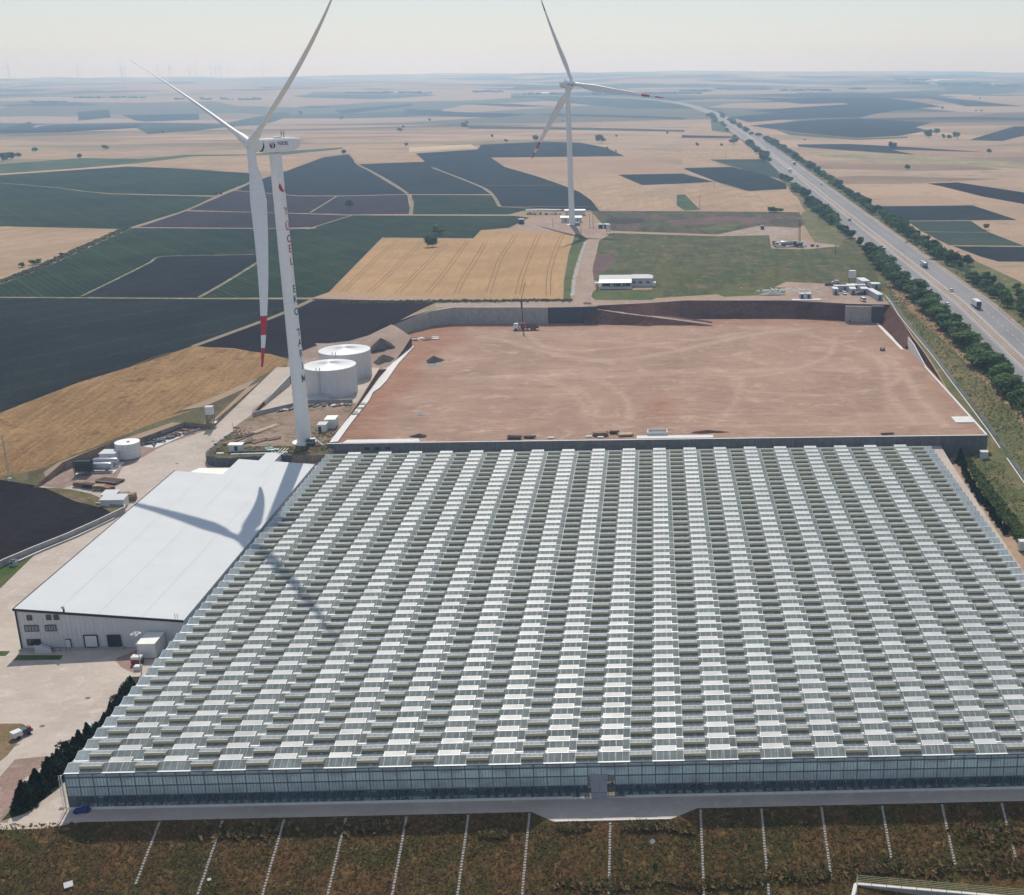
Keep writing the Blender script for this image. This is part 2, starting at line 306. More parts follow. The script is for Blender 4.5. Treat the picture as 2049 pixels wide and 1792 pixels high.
# ------------------------------------------------------------------ mesh helpers
class MB:
    """collects faces with named materials and links them as one mesh object"""
    def __init__(s): s.v = []; s.f = []; s.m = []; s.mats = []; s.sm = []
    def mi(s, m):
        if m not in s.mats: s.mats.append(m)
        return s.mats.index(m)
    def face(s, pts, m, smooth=False):
        i = len(s.v); s.v += [tuple(p) for p in pts]; s.f.append(tuple(range(i, i+len(pts)))); s.m.append(s.mi(m)); s.sm.append(smooth)
    def grid(s, rows, m, smooth=True, closed=False):
        i = len(s.v); n = len(rows[0]); k = s.mi(m)
        for r in rows: s.v += [tuple(p) for p in r]
        for a in range(len(rows)-1):
            for b in range(n if closed else n-1):
                c = (b+1) % n
                s.f.append((i+a*n+b, i+a*n+c, i+(a+1)*n+c, i+(a+1)*n+b)); s.m.append(k); s.sm.append(smooth)
    def box(s, x0, x1, y0, y1, z0, z1, m, rot=0., c=None):
        P = [(x0, y0, z0), (x1, y0, z0), (x1, y1, z0), (x0, y1, z0), (x0, y0, z1), (x1, y0, z1), (x1, y1, z1), (x0, y1, z1)]
        if rot or c:
            c = c or (0, 0); cr_, sr_ = math.cos(rot), math.sin(rot)
            P = [(c[0]+x*cr_-y*sr_, c[1]+x*sr_+y*cr_, z) for x, y, z in P]
        i = len(s.v); s.v += P; k = s.mi(m)
        for f in ((0, 3, 2, 1), (4, 5, 6, 7), (0, 1, 5, 4), (1, 2, 6, 5), (2, 3, 7, 6), (3, 0, 4, 7)):
            s.f.append(tuple(i+j for j in f)); s.m.append(k); s.sm.append(False)
    def cyl(s, c, r0, r1, h, m, n=16, cap=True, z0=None, smooth=True):
        x, y, z = c
        A = [(x+r0*math.cos(t*2*math.pi/n), y+r0*math.sin(t*2*math.pi/n), z) for t in range(n)]
        B = [(x+r1*math.cos(t*2*math.pi/n), y+r1*math.sin(t*2*math.pi/n), z+h) for t in range(n)]
        s.grid([A, B], m, smooth, True)
        if cap: s.face(B, m); s.face(A[::-1], m)
    def tube(s, a, b, r, m, n=6, r2=None):
        a = Vector(a); b = Vector(b); d = (b-a).normalized(); u = d.orthogonal().normalized(); v = d.cross(u)
        r2 = r if r2 is None else r2
        A = [a+(u*math.cos(t*2*math.pi/n)+v*math.sin(t*2*math.pi/n))*r for t in range(n)]
        B = [b+(u*math.cos(t*2*math.pi/n)+v*math.sin(t*2*math.pi/n))*r2 for t in range(n)]
        s.grid([A, B], m, n > 5, True); s.face(B, m); s.face(A[::-1], m)
    def prism(s, poly, z0, z1, m, mt=None):
        n = len(poly); ar = sum(poly[i][0]*poly[(i+1) % n][1]-poly[(i+1) % n][0]*poly[i][1] for i in range(n))
        if ar < 0: poly = poly[::-1]
        f0 = z0 if callable(z0) else (lambda x, y: z0); f1 = z1 if callable(z1) else (lambda x, y: z1)
        s.face([(x, y, f1(x, y)) for x, y in poly], mt or m)
        for i in range(n):
            a, b = poly[i], poly[(i+1) % n]
            s.face([(a[0], a[1], f0(*a)), (b[0], b[1], f0(*b)), (b[0], b[1], f1(*b)), (a[0], a[1], f1(*a))], m)
    def build(s, name, parent=None):
        me = bpy.data.meshes.new(name); me.from_pydata(s.v, [], s.f)
        for m in s.mats: me.materials.append(MATS[m])
        me.polygons.foreach_set('material_index', s.m); me.polygons.foreach_set('use_smooth', s.sm); me.update()
        o = bpy.data.objects.new(name, me); COL.objects.link(o); o.parent = parent
        return o
def link_mesh(name, me, parent=None, loc=(0, 0, 0), rot=0., scale=1.):
    o = bpy.data.objects.new(name, me); COL.objects.link(o); o.parent = parent; o.location = loc; o.rotation_euler[2] = rot
    o.scale = (scale,)*3 if isinstance(scale, (int, float)) else scale
    return o
def tag(o, label, cat, group=None):
    o['label'] = label; o['category'] = cat
    if group: o['group'] = group
    return o
def thing(name, label, cat, loc=(0, 0, 0), rot=0., group=None):
    o = bpy.data.objects.new(name, None); COL.objects.link(o); o.location = loc; o.rotation_euler[2] = rot; o.empty_display_size = .5
    return tag(o, label, cat, group)
def structure(o): o['kind'] = 'structure'; return o
def stuff(o): o['kind'] = 'stuff'; return o
def dup(root, loc, rot=0., label=None, group=None, scale=None):
    c = root.copy(); COL.objects.link(c); c.location = loc; c.rotation_euler = (0, 0, rot)
    if scale is not None: c.scale = (scale,)*3 if isinstance(scale, (int, float)) else scale
    if label: c['label'] = label
    if group: c['group'] = group
    for ch in root.children:
        d = ch.copy(); COL.objects.link(d); d.parent = c
        for g in ch.children:
            e = g.copy(); COL.objects.link(e); e.parent = d
    return c
def _s(t): t = max(0., min(1., t)); return t*t*(3-2*t)
# ------------------------------------------------------------------ surveyed positions (metres)
Z=[('golden_wheat',[(-241.9,396.1),(-229.2,425.3),(-217.9,462.0),(-204.2,488.2),(-192.8,514.2),(-174.4,508.6),(-156.9,500.0),(-147.6,491.9),(-145.6,484.4),(-150.0,471.5),(-158.6,446.6),(-169.4,419.4),(-162.1,426.4),(-171.6,410.2),(-182.8,383.8),(-190.9,370.2),(-197.8,366.5),(-223.0,361.1)]),('black_soil',[(-228.0,361.2),(-199.5,363.7),(-184.7,358.6),(-169.5,346.1),(-159.0,340.5),(-153.6,335.2),(-158.6,319.9),(-167.7,303.4),(-169.0,300.9),(-182.7,280.4)]),('dark_crop',[(-375.0,623.6),(-324.6,620.8),(-283.0,615.3),(-224.1,609.9),(-168.1,606.8),(-172.7,574.0),(-193.0,514.8),(-204.2,488.2),(-217.9,462.0),(-229.2,425.3),(-244.5,391.3)]),('black_soil',[(-167.0,607.9),(-125.6,599.9),(-104.4,596.1),(-116.2,551.4),(-124.1,532.5),(-141.5,516.1),(-148.0,493.9),(-148.0,493.2),(-174.9,509.9),(-192.1,513.4),(-183.8,538.4),(-171.6,572.9)]),('dark_soil_crop',[(-293.2,748.7),(-234.1,757.1),(-230.7,725.8),(-225.3,614.4),(-285.6,622.3),(-288.6,679.9)]),('green_crop',[(-347.6,575.2),(-344.9,662.0),(-354.2,739.5),(-364.9,861.4),(-365.3,888.0),(-292.3,880.4),(-236.8,874.6),(-227.4,954.0),(-104.3,942.3),(-92.0,930.9),(-100.3,871.1),(-118.4,859.9),(-118.0,819.1),(-178.7,826.9),(-163.8,624.6),(-168.0,610.2),(-225.1,612.6),(-284.0,617.7),(-376.0,625.5)]),('pale_wheat',[(-539.6,913.7),(-464.2,903.9),(-383.9,880.1),(-368.6,874.6),(-358.2,765.9),(-353.3,697.5),(-347.6,575.2)]),('green_crop',[(-767.5,1315.0),(-636.3,1252.7),(-482.4,1132.8),(-379.7,1103.5),(-367.6,1002.4),(-367.9,897.5),(-368.6,881.8),(-464.2,903.9),(-541.3,916.8)]),('green_crop',[(-734.6,1257.0),(-681.0,1343.4),(-624.2,1411.0),(-592.6,1449.7),(-539.4,1426.4),(-423.1,1346.5),(-392.4,1256.5),(-387.3,1179.3),(-382.1,1110.7),(-485.5,1140.4),(-779.2,1335.5)]),('green_verge',[(-803.5,1378.4),(-758.7,1500.8),(-704.9,1588.9),(-621.4,1567.3),(-596.0,1637.0),(-515.6,1635.5),(-473.6,1714.0),(-428.8,1775.9),(-418.5,1732.2),(-466.3,1624.8),(-574.4,1605.4),(-596.9,1504.1),(-634.4,1434.6),(-690.5,1362.6),(-734.6,1257.0)]),('pale_wheat',[(-607.6,1487.4),(-578.7,1588.6),(-500.1,1598.5),(-405.8,1583.9),(-396.1,1387.0),(-429.2,1372.4),(-542.9,1435.9)]),('dark_crop_blue',[(-389.2,1245.9),(-392.9,1375.9),(-404.5,1577.6),(-385.7,1628.6),(-337.3,1460.9),(-215.4,1111.8),(-269.9,1103.0),(-307.2,1105.8),(-380.4,1160.4)]),('purple_soil',[(-379.8,1155.7),(-306.0,1101.5),(-268.8,1098.7),(-214.6,1107.4),(-184.2,958.8),(-235.9,959.1),(-365.5,998.5)]),('purple_soil',[(-364.6,991.5),(-303.2,977.0),(-235.1,955.8),(-226.4,955.2),(-228.0,933.2),(-233.8,883.9),(-267.5,880.6),(-365.1,892.6)]),('pale_wheat',[(-380.9,1617.5),(-304.4,1634.5),(-265.7,1490.4),(-345.6,1497.6)]),('dark_crop_blue',[(-302.3,1634.3),(-232.6,1701.2),(-242.5,1810.4),(-183.2,1854.2),(-155.6,1871.2),(-105.3,1843.7),(-62.7,1725.3),(-34.5,1558.6),(-196.5,1551.1),(-164.2,1408.2),(-118.5,1287.4),(-84.5,1185.5),(-65.4,1120.8),(-51.7,1049.5),(-41.6,969.4),(-122.9,1006.7),(-141.7,1111.8),(-162.1,1183.3),(-241.2,1396.6),(-265.7,1490.4)]),('dark_crop_blue',[(-336.0,1459.1),(-265.7,1490.4),(-241.2,1396.6),(-162.1,1183.3),(-141.6,1104.5),(-213.5,1109.9)]),('green_crop',[(-210.5,1105.4),(-139.9,1097.2),(-121.9,1004.2),(-42.6,963.8),(-101.1,974.7),(-109.0,951.9),(-182.7,957.0)]),('pale_straw',[(-316.8,1667.0),(-332.6,1752.3),(-258.5,1824.2),(-235.8,1725.3)]),('tan_field',[(-194.1,1531.6),(-34.2,1544.5),(35.3,1414.2),(32.9,1319.0),(-36.1,1304.3),(-116.0,1297.0)]),('pale_wheat',[(-116.0,1277.5),(-37.3,1286.5),(-11.0,1179.7),(12.8,1092.9),(18.4,1006.3),(24.0,968.1),(-39.0,969.2),(-50.9,1062.8),(-83.5,1193.8)]),('dark_crop_blue',[(-36.0,1296.0),(32.7,1304.7),(59.5,1209.9),(27.0,1191.8),(-10.2,1179.6)]),('dark_crop_blue',[(31.3,1372.5),(86.4,1385.8),(113.9,1281.4),(124.8,1188.7),(120.4,1132.0),(84.5,1115.0),(61.0,1207.6)]),('green_crop_blue',[(66.7,1496.2),(132.7,1495.5),(132.0,1363.8),(126.4,1197.2),(122.8,1233.1),(88.3,1385.6)]),('pale_wheat',[(39.8,1738.8),(132.8,1729.4),(133.7,1506.2),(66.1,1507.0),(77.6,1391.2),(31.4,1379.2)]),('green_verge',[(20.3,1087.6),(27.6,1090.0),(36.1,971.5),(24.4,967.8),(18.5,996.3)]),('pale_wheat',[(27.1,1193.0),(60.5,1197.2),(84.0,1109.0),(117.7,1120.0),(122.0,1066.0),(115.6,952.4),(21.8,965.7)]),('dark_weeds',[(-35.8,913.5),(-28.7,922.5),(-6.4,921.0),(-7.4,893.1),(-22.2,887.4),(-31.6,890.3)]),('weedy_green',[(31.3,859.9),(56.3,890.6),(65.3,899.8),(55.4,858.3),(36.1,837.9)]),('purple_earth',[(7.6,903.7),(52.6,931.4),(88.2,913.4),(73.3,879.9),(38.0,882.2),(14.5,883.8)]),('scrub_soil',[(-48.5,971.4),(23.6,964.0),(110.9,951.2),(107.3,877.6),(99.2,858.1),(72.5,870.6),(42.3,827.5),(-28.2,850.6),(-36.3,887.2)]),('gravel',[(71.0,866.2),(84.6,874.4),(98.9,855.5),(93.3,825.9),(77.8,802.8),(98.3,793.8),(116.3,770.3),(91.9,757.6),(72.1,762.3),(76.3,822.9),(41.9,820.2),(42.3,826.7)]),('dirt',[(66.9,625.1),(79.7,639.2),(92.0,633.5),(110.9,617.8),(109.5,577.6),(107.5,570.7),(88.8,582.1),(64.1,590.8),(67.9,610.8)]),('weedy_green',[(-30.5,621.0),(-1.9,624.1),(4.7,607.4),(-1.9,594.4),(-28.6,595.9),(-31.5,607.1)]),('weedy_green',[(26.6,617.8),(52.7,628.3),(66.9,625.1),(64.1,606.4),(34.1,601.3)]),('weedy_green',[(-52.6,839.7),(-47.2,829.7),(-43.2,810.8),(-44.4,796.5),(-44.8,749.9),(-44.4,691.7),(-43.6,653.4),(-40.4,588.6),(-44.4,597.9),(-47.7,653.6),(-51.4,750.3)]),('purple_earth',[(-34.7,743.1),(-26.1,748.8),(-22.6,721.3),(-25.2,690.6),(-29.0,677.6),(-31.5,657.6),(-33.5,655.2),(-34.5,702.1)]),('meadow',[(-27.8,840.3),(41.9,819.4),(76.1,822.1),(72.1,762.3),(91.7,756.2),(116.1,768.9),(131.1,840.3),(136.2,958.4),(134.2,875.8),(124.6,697.2),(112.6,613.0),(92.0,633.5),(68.7,642.4),(55.9,616.1),(4.6,600.7),(-28.6,595.9),(-31.7,611.7),(-29.2,630.5),(-1.9,619.4),(-0.2,638.7),(-30.1,650.6),(-33.8,656.0),(-34.4,731.6),(-35.3,802.2)]),('dirt',[(-49.5,853.4),(-31.9,848.2),(-31.8,832.6),(-36.2,814.0),(-41.6,810.7),(-45.1,829.6)]),('dirt',[(-96.1,885.8),(-76.6,930.6),(-69.4,942.4),(-63.4,888.0),(-51.3,887.2),(-39.0,881.9),(-29.6,860.2),(-31.8,846.3),(-49.9,841.5),(-93.5,860.3)]),('ripe_wheat',[(-177.3,822.8),(-150.8,817.2),(-117.8,813.6),(-117.1,858.1),(-84.4,849.9),(-55.0,839.6),(-52.0,773.5),(-50.1,684.2),(-44.9,601.2),(-102.6,607.5),(-131.8,615.0),(-163.3,622.7)]),('black_soil',[(256.6,1174.8),(287.3,1184.3),(322.4,1086.4),(359.4,1002.3),(326.4,907.7),(295.8,994.5),(277.7,1054.4),(264.0,1144.6)]),('dark_crop_blue',[(175.4,987.4),(252.7,987.9),(261.4,891.8),(180.0,892.4),(174.1,950.5)]),('green_crop_blue',[(181.2,889.4),(226.7,888.2),(223.6,830.4),(229.1,763.6),(183.5,768.6),(180.3,833.2)]),('dark_crop_blue',[(184.9,765.6),(263.4,756.5),(244.3,699.5),(197.0,702.3),(191.3,721.5)]),('dark_crop_blue',[(174.1,2859.7),(287.7,3032.9),(238.9,3175.4),(533.4,3472.7),(495.8,3894.8),(720.9,4013.4),(751.8,3603.4),(747.6,3289.9),(660.9,3204.3),(528.2,2976.6),(444.7,2748.2),(368.9,2748.1),(271.8,2678.2),(192.6,2557.3)]),('dark_crop_blue',[(179.9,2388.5),(340.3,2664.5),(435.8,2714.7),(544.1,2473.2),(469.6,2269.0),(464.7,2135.1),(381.3,1965.4),(307.7,1911.0),(239.2,2083.5)]),('green_verge',[(211.9,2199.1),(237.9,2072.1),(306.3,1902.0),(391.2,1949.5),(382.0,1903.1),(299.4,1858.8),(217.5,2008.9)]),('dark_crop_blue',[(460.4,1842.1),(648.9,2276.1),(737.7,2260.7),(697.6,2136.2),(573.7,1955.0),(501.4,1812.9)]),('dark_crop_blue',[(200.7,1766.1),(273.6,1769.8),(332.3,1709.3),(420.5,1585.7),(329.6,1638.6),(310.4,1640.5),(322.4,1550.3),(252.8,1633.3),(197.3,1715.8)]),('olive_field',[(196.7,1616.6),(287.1,1583.3),(419.1,1420.7),(482.5,1355.8),(453.6,1272.9),(393.0,1330.3),(278.5,1428.4),(205.8,1524.2)]),('dark_crop_blue',[(154.7,3992.9),(421.0,3908.2),(533.5,3986.7),(535.3,3546.3),(409.2,3498.8),(332.3,3768.8)]),('green_verge',[(134.6,2975.3),(139.2,2656.0),(129.8,2084.8),(131.9,1747.4),(127.1,2085.1),(101.4,2179.9)]),('dark_soil_crop',[(46.6,2029.1),(123.2,1978.9),(120.3,1931.3),(44.7,1949.4)]),('forest',[(1199.2,5264.4),(1466.1,6192.3),(1634.2,6611.8),(1674.7,6370.1),(1450.0,5455.0),(1528.2,5350.7),(1346.5,4754.2),(1107.6,4776.2)]),('dark_crop_blue',[(872.2,4131.9),(941.9,4057.4),(955.5,3274.8),(810.9,3300.6)]),('dark_crop_blue',[(-771.5,4055.1),(-384.6,3473.3),(-313.1,3331.3),(-397.4,3210.2),(-728.3,3771.3)]),('dark_crop_blue',[(-307.6,3366.2),(71.4,2830.6),(69.0,2738.2),(-247.3,3150.2)]),('green_crop_blue',[(-367.1,2535.2),(55.6,2208.1),(53.6,2131.7),(-338.2,2376.4)]),('dark_crop_blue',[(-986.9,4021.2),(-797.5,4314.2),(-774.1,4169.8),(-918.5,3838.7)]),('dark_crop_blue',[(-1722.7,3911.8),(-1673.5,4016.4),(-1524.8,3665.3),(-1546.5,3509.7)]),('dark_crop_blue',[(-1713.4,3021.8),(-1488.1,2969.8),(-1644.2,3438.3),(-1481.8,3153.1),(-1287.3,3262.2),(-1068.7,2695.7),(-1082.1,2404.7),(-1186.6,2365.3),(-1301.8,2292.0)]),('dark_crop_blue',[(-1549.7,3801.8),(-1351.0,3875.2),(-1248.8,3576.7),(-1351.4,3466.1),(-1397.5,3518.5)]),('green_crop_blue',[(-1074.2,2699.4),(-1070.9,3062.4),(-1128.3,3573.5),(-1130.2,3959.1),(-1075.6,3866.3),(-917.5,2971.2),(-851.4,2431.8),(-873.0,2240.4)]),('green_crop_blue',[(-531.9,4834.7),(-263.2,4492.6),(67.8,3583.9),(186.3,3215.6),(-68.9,3437.6),(-354.7,4198.3)]),('dark_crop_blue',[(-627.1,4210.1),(-448.4,4062.2),(-267.4,3725.6),(-429.0,3882.4)])]
RB=[('field_path',3.2,[(-391.8,1243.9),(-382.6,1178.9),(-377.5,1103.3),(-366.7,1000.1),(-364.2,903.0),(-366.2,877.1)]),('weedy_verge',7.0,[(-367.5,879.0),(-360.0,812.8),(-353.6,755.6),(-348.0,705.8),(-346.2,664.6),(-345.4,599.2)]),('field_path',3.0,[(-166.7,604.5),(-171.7,573.3),(-183.8,538.4),(-192.8,514.2)]),('field_path',3.0,[(-362.0,1552.5),(-334.3,1451.6),(-289.3,1331.6),(-214.3,1110.0),(-184.0,957.1)]),('field_path',3.0,[(-242.4,1403.5),(-163.6,1188.3),(-141.4,1108.9),(-122.6,1006.7)]),('grass_line',1.6,[(-284.8,621.3),(-288.6,679.9),(-292.3,729.5),(-294.0,752.0),(-262.3,754.8),(-232.5,758.3)]),('grass_line',2.0,[(-229.7,732.0),(-225.9,657.8),(-224.9,614.4)]),('grass_line',2.6,[(-367.4,624.5),(-324.1,619.9),(-283.4,616.3),(-224.5,610.8),(-167.3,606.7)]),('grass_line',2.2,[(-365.1,995.3),(-311.2,980.1),(-236.8,962.7)]),('grass_line',2.0,[(-269.5,1101.3),(-213.5,1109.9),(-139.9,1097.2)]),('grass_line',2.2,[(-732.5,1312.1),(-636.3,1252.7),(-554.3,1195.5),(-484.3,1137.4),(-379.0,1103.4)]),('pale_path',3.2,[(-711.3,1273.1),(-687.3,1356.1),(-630.3,1425.0),(-604.6,1479.7)]),('grass_line',1.8,[(-235.0,955.3),(-183.6,954.9),(-98.6,949.0)]),('grass_line',2.0,[(-159.4,1186.4),(-84.5,1185.5)]),('grass_line',1.8,[(-364.5,888.9),(-292.3,880.4),(-233.6,876.5)]),('grass_line',1.8,[(-239.8,873.0),(-227.6,955.1)]),('grass_line',2.0,[(180.3,833.2),(222.6,826.3)]),('grass_line',2.0,[(179.2,891.5),(259.1,888.0)]),('grass_line',2.0,[(-122.9,1006.7),(-40.1,998.4)]),('pale_path',7.0,[(-395.4,2732.8),(-178.3,2465.9),(57.0,2263.3)]),('pale_path',3.0,[(-256.7,2040.2),(-172.4,2013.7),(-37.8,1835.1)]),('grass_line',2.0,[(-264.2,975.3),(-274.1,1105.0)]),('grass_line',2.4,[(117.3,1117.0),(84.5,1115.0),(60.7,1202.4),(29.8,1308.5)]),('grass_line',2.0,[(31.3,1372.5),(88.3,1385.6)]),('pale_path',9.0,[(-1171.1,2334.1),(-1067.7,2372.4),(-1074.2,2699.4)]),('pale_path',9.0,[(-1467.1,3087.4),(-1525.9,3300.2),(-1416.0,3500.0)]),('grass_line',2.0,[(184.9,765.6),(243.0,757.7)])]
TR=[[(-166.2,810.4),(-164.0,745.9),(-159.8,673.9),(-157.0,625.7)],[(-149.1,807.8),(-146.5,731.9),(-144.4,673.0),(-143.4,624.9)],[(-132.4,796.8),(-130.7,724.7),(-129.8,666.8),(-128.8,620.8)],[(-120.2,807.5),(-117.1,736.6),(-114.5,665.9),(-113.7,620.0)],[(-107.8,802.9),(-104.3,729.4),(-101.9,665.2),(-99.1,619.2)],[(-91.8,833.6),(-90.4,735.0),(-86.4,669.7),(-83.1,618.3)],[(-76.7,838.4),(-74.4,753.9),(-71.6,674.3),(-68.2,614.7)],[(-60.8,834.1),(-59.8,746.3),(-57.1,673.4),(-52.4,608.3)]]
TR2=[[(-183.8,503.7),(-199.3,501.8),(-210.6,463.9),(-222.2,435.0),(-227.5,421.8)],[(-162.8,492.6),(-173.7,495.6),(-192.4,465.4),(-210.9,423.0),(-221.2,408.9)],[(-147.9,487.0),(-158.2,486.2),(-169.4,453.4),(-186.8,420.1)],[(-153.3,492.2),(-160.5,485.1),(-178.0,443.3),(-194.9,412.3),(-216.5,399.2)]]
ROADS={'dirt_road': [(-141.4,514.3),(-122.1,529.4),(-108.7,551.0),(-94.9,578.3),(-79.2,583.7),(-59.6,585.1),(-27.8,580.9),(-22.6,586.5),(6.1,592.6),(33.7,594.6),(66.4,597.2),(93.2,584.8),(103.4,574.3)],'dirt_track': [(-36.3,840.6),(-38.6,803.3),(-38.5,749.5),(-38.0,696.8),(-34.8,645.7),(-34.3,599.4),(-34.9,583.4)],'ramp': [(-33.4,583.3),(-28.1,579.2),(-20.6,573.7),(-9.6,563.9),(1.0,555.8)],'gravel_path': [(-28.0,845.4),(9.1,834.6),(42.1,823.4),(71.4,857.2)],'barn_track': [(-87.3,885.2),(-76.6,930.6),(-69.4,942.4)],'stone_ditch': [(-43.4,796.5),(-43.4,749.8),(-42.9,691.6),(-42.2,653.3),(-39.5,589.6)]}
Y={'yard_field_edge': [(-154.3,410.2),(-161.0,412.3),(-170.9,393.5),(-176.9,392.4),(-181.8,382.5),(-185.5,374.9)],'yard_lower_edge': [(-179.1,360.2),(-173.9,358.7),(-167.3,355.2),(-162.5,351.2),(-158.8,344.3),(-153.1,341.1)],'yard_wall': [(-152.5,338.7),(-155.8,330.2),(-160.5,319.8),(-165.4,311.2),(-168.7,304.4),(-169.3,302.9),(-168.1,298.8),(-174.2,286.5)],'platform': [(-103.9,377.9),(-115.6,378.0),(-124.3,377.7),(-136.0,376.0),(-140.4,377.2),(-142.3,379.7),(-143.3,383.2),(-143.4,391.4),(-142.7,401.4),(-142.1,410.2),(-143.8,410.7),(-141.9,425.3)],'tank_wall_low': [(-140.8,422.0),(-130.2,434.1),(-126.0,438.4),(-109.9,438.3)],'tank_wall_up': [(-140.7,435.3),(-139.2,465.7)],'road_left': [(-151.3,408.8),(-145.6,427.2),(-148.5,469.5),(-143.9,481.6)],'tankpad': [(-140.7,435.3),(-140.0,468.6),(-135.4,491.3),(-116.6,491.9),(-109.0,490.0),(-109.9,438.3),(-125.9,437.8),(-130.0,433.5)],'white_wall': [(-105.7,388.0),(-106.2,399.1),(-106.5,432.8),(-108.2,474.9),(-107.3,503.3),(-105.3,530.0)],'white_wall_in': [(-103.0,387.9),(-104.0,409.0),(-104.2,444.3),(-103.8,469.3),(-104.7,497.2),(-104.9,530.0)],'tanks': [(-119.4,443.3),(-118.7,469.0)],'pad_left': [(-105.3,530.0),(-117.8,549.5),(-110.7,563.7),(-104.1,574.7),(-94.9,580.0),(-67.2,578.5),(-43.5,577.3),(-27.5,578.4)],'pad_far': [(-27.3,580.4),(-6.7,569.5),(1.1,572.9),(15.5,584.1),(64.9,581.4),(91.0,574.0),(102.4,571.4),(107.5,571.1)],'pad_right': [(107.5,570.7),(109.8,542.7),(108.0,514.3),(108.4,481.7),(108.0,427.9),(107.5,383.3)],'packroof': [[-142.84,257.17],[-110.17,257.77],[-143.88,355.32],[-129.09,354.98],[-129.54,369.88],[-123.31,370.7],[-123.19,378.1],[-118.61,377.84],[-118.47,369.82],[-106.7,370.35],[-143.2,336.6]],'canopy': [[-144.05,369.37],[-142.57,372.54],[-133.52,372.13],[-133.29,366.14]],'grass_island': [(-134.3,224.0),(-131.4,224.0),(-127.0,223.8),(-125.9,223.0),(-124.4,217.5),(-124.0,211.6),(-124.8,207.8)],'dirt_left': [(-121.9,196.8),(-121.7,204.2),(-121.9,210.3),(-116.3,211.3),(-113.7,211.5),(-115.1,208.5),(-116.8,203.8),(-117.0,200.2),(-114.3,194.3),(-112.8,188.3),(-117.4,188.0)],'apron_left': [(-111.2,187.6),(-111.8,188.9),(-111.6,191.3),(-111.0,196.2),(-110.1,203.3)],'hedge': [(-113.5,193.8),(-113.2,195.6),(-113.2,198.8),(-112.5,201.7),(-112.0,204.1),(-111.4,206.0),(-110.8,209.8),(-110.5,213.7),(-110.3,218.3),(-110.5,222.9),(-110.8,227.5),(-112.0,232.6),(-112.2,238.4),(-112.6,242.9)],'lawn': [(-168.6,283.2),(-167.7,297.5),(-167.1,304.0),(-165.2,307.3),(-163.4,311.8),(-162.5,286.9),(-163.6,273.5)],'lawn2': [(-142.4,251.7),(-142.3,254.3),(-132.4,253.9),(-132.0,251.7)],'lawn3': [(-151.2,256.8),(-145.1,256.4),(-145.0,254.0),(-149.9,254.2)],'planter': [(-119.6,250.8),(-119.7,252.3),(-116.7,256.2),(-111.8,245.8),(-113.9,245.0),(-117.2,247.6)]}
FT=[(-138.5,782.4,6.6,'round dark tree standing at the top edge of the ripe wheat field'),(-143.6,839.4,6.7,'small round tree in the green field behind the wheat'),(-241.8,1008.4,5.6,'faint small tree in the dark purple field'),(-170.4,1873.3,9.6,''),(-73.4,1827.6,10.3,''),(-82.8,1926.4,6.5,''),(-214.0,1871.1,4.1,''),(-250.2,2002.1,4.3,''),(-341.9,1777.6,5.4,''),(-349.1,2398.4,9.8,''),(-387.3,2688.1,7.3,''),(-443.5,2262.6,6.8,''),(-477.4,2470.4,4.7,''),(-527.0,3046.9,7.5,''),(-393.8,1636.9,4.5,''),(-55.7,1984.1,3.2,''),(-188.8,2722.7,3.7,''),(23.8,2060.8,3.9,''),(-60.8,1701.1,2.8,''),(-46.7,1634.6,2.2,''),(315.1,1659.7,8.6,''),(418.7,1570.7,5.3,''),(412.8,1899.9,11.5,''),(447.6,1860.6,10.8,''),(436.5,1866.1,5.7,''),(433.0,1888.7,6.3,''),(452.0,2020.1,8.4,''),(268.5,1330.1,5.1,''),(224.2,838.9,4.2,''),(711.7,3134.0,6.1,''),(758.7,2985.7,4.1,''),(774.6,3000.1,4.2,''),(1007.8,3932.3,5.5,''),(221.2,1850.2,3.0,''),(61.7,1743.7,4.2,''),(94.7,1740.4,3.3,''),(114.8,1786.1,9.6,''),(133.7,2794.1,9.0,''),(124.7,2114.7,6.8,''),(124.0,1930.9,4.7,''),(-776.5,1545.0,9.5,''),(-787.7,1577.5,8.3,''),(-778.2,1568.6,8.2,''),(-782.4,1593.2,6.9,''),(-822.2,1722.1,5.4,''),(-703.7,1585.9,5.2,''),(-747.0,1763.9,6.3,''),(-865.3,2290.8,3.8,''),(-1210.5,3057.5,4.6,''),(-1065.7,2371.7,2.9,''),(-1029.1,3792.6,11.1,''),(-846.4,3521.0,8.5,''),(-395.5,1642.5,4.5,''),(-949.3,3710.7,3.0,''),(-379.9,1110.6,3.2,''),(-379.4,1117.7,2.5,''),(-356.1,724.1,3.3,'shrub'),(-359.0,715.2,2.8,'shrub'),(-357.1,733.4,2.4,'shrub'),(-356.2,759.1,1.8,'shrub'),(89.4,952.7,4.6,'shrub'),(93.2,952.4,3.6,'shrub'),(97.2,954.4,2.8,'shrub'),(88.2,952.8,3.1,'shrub')]
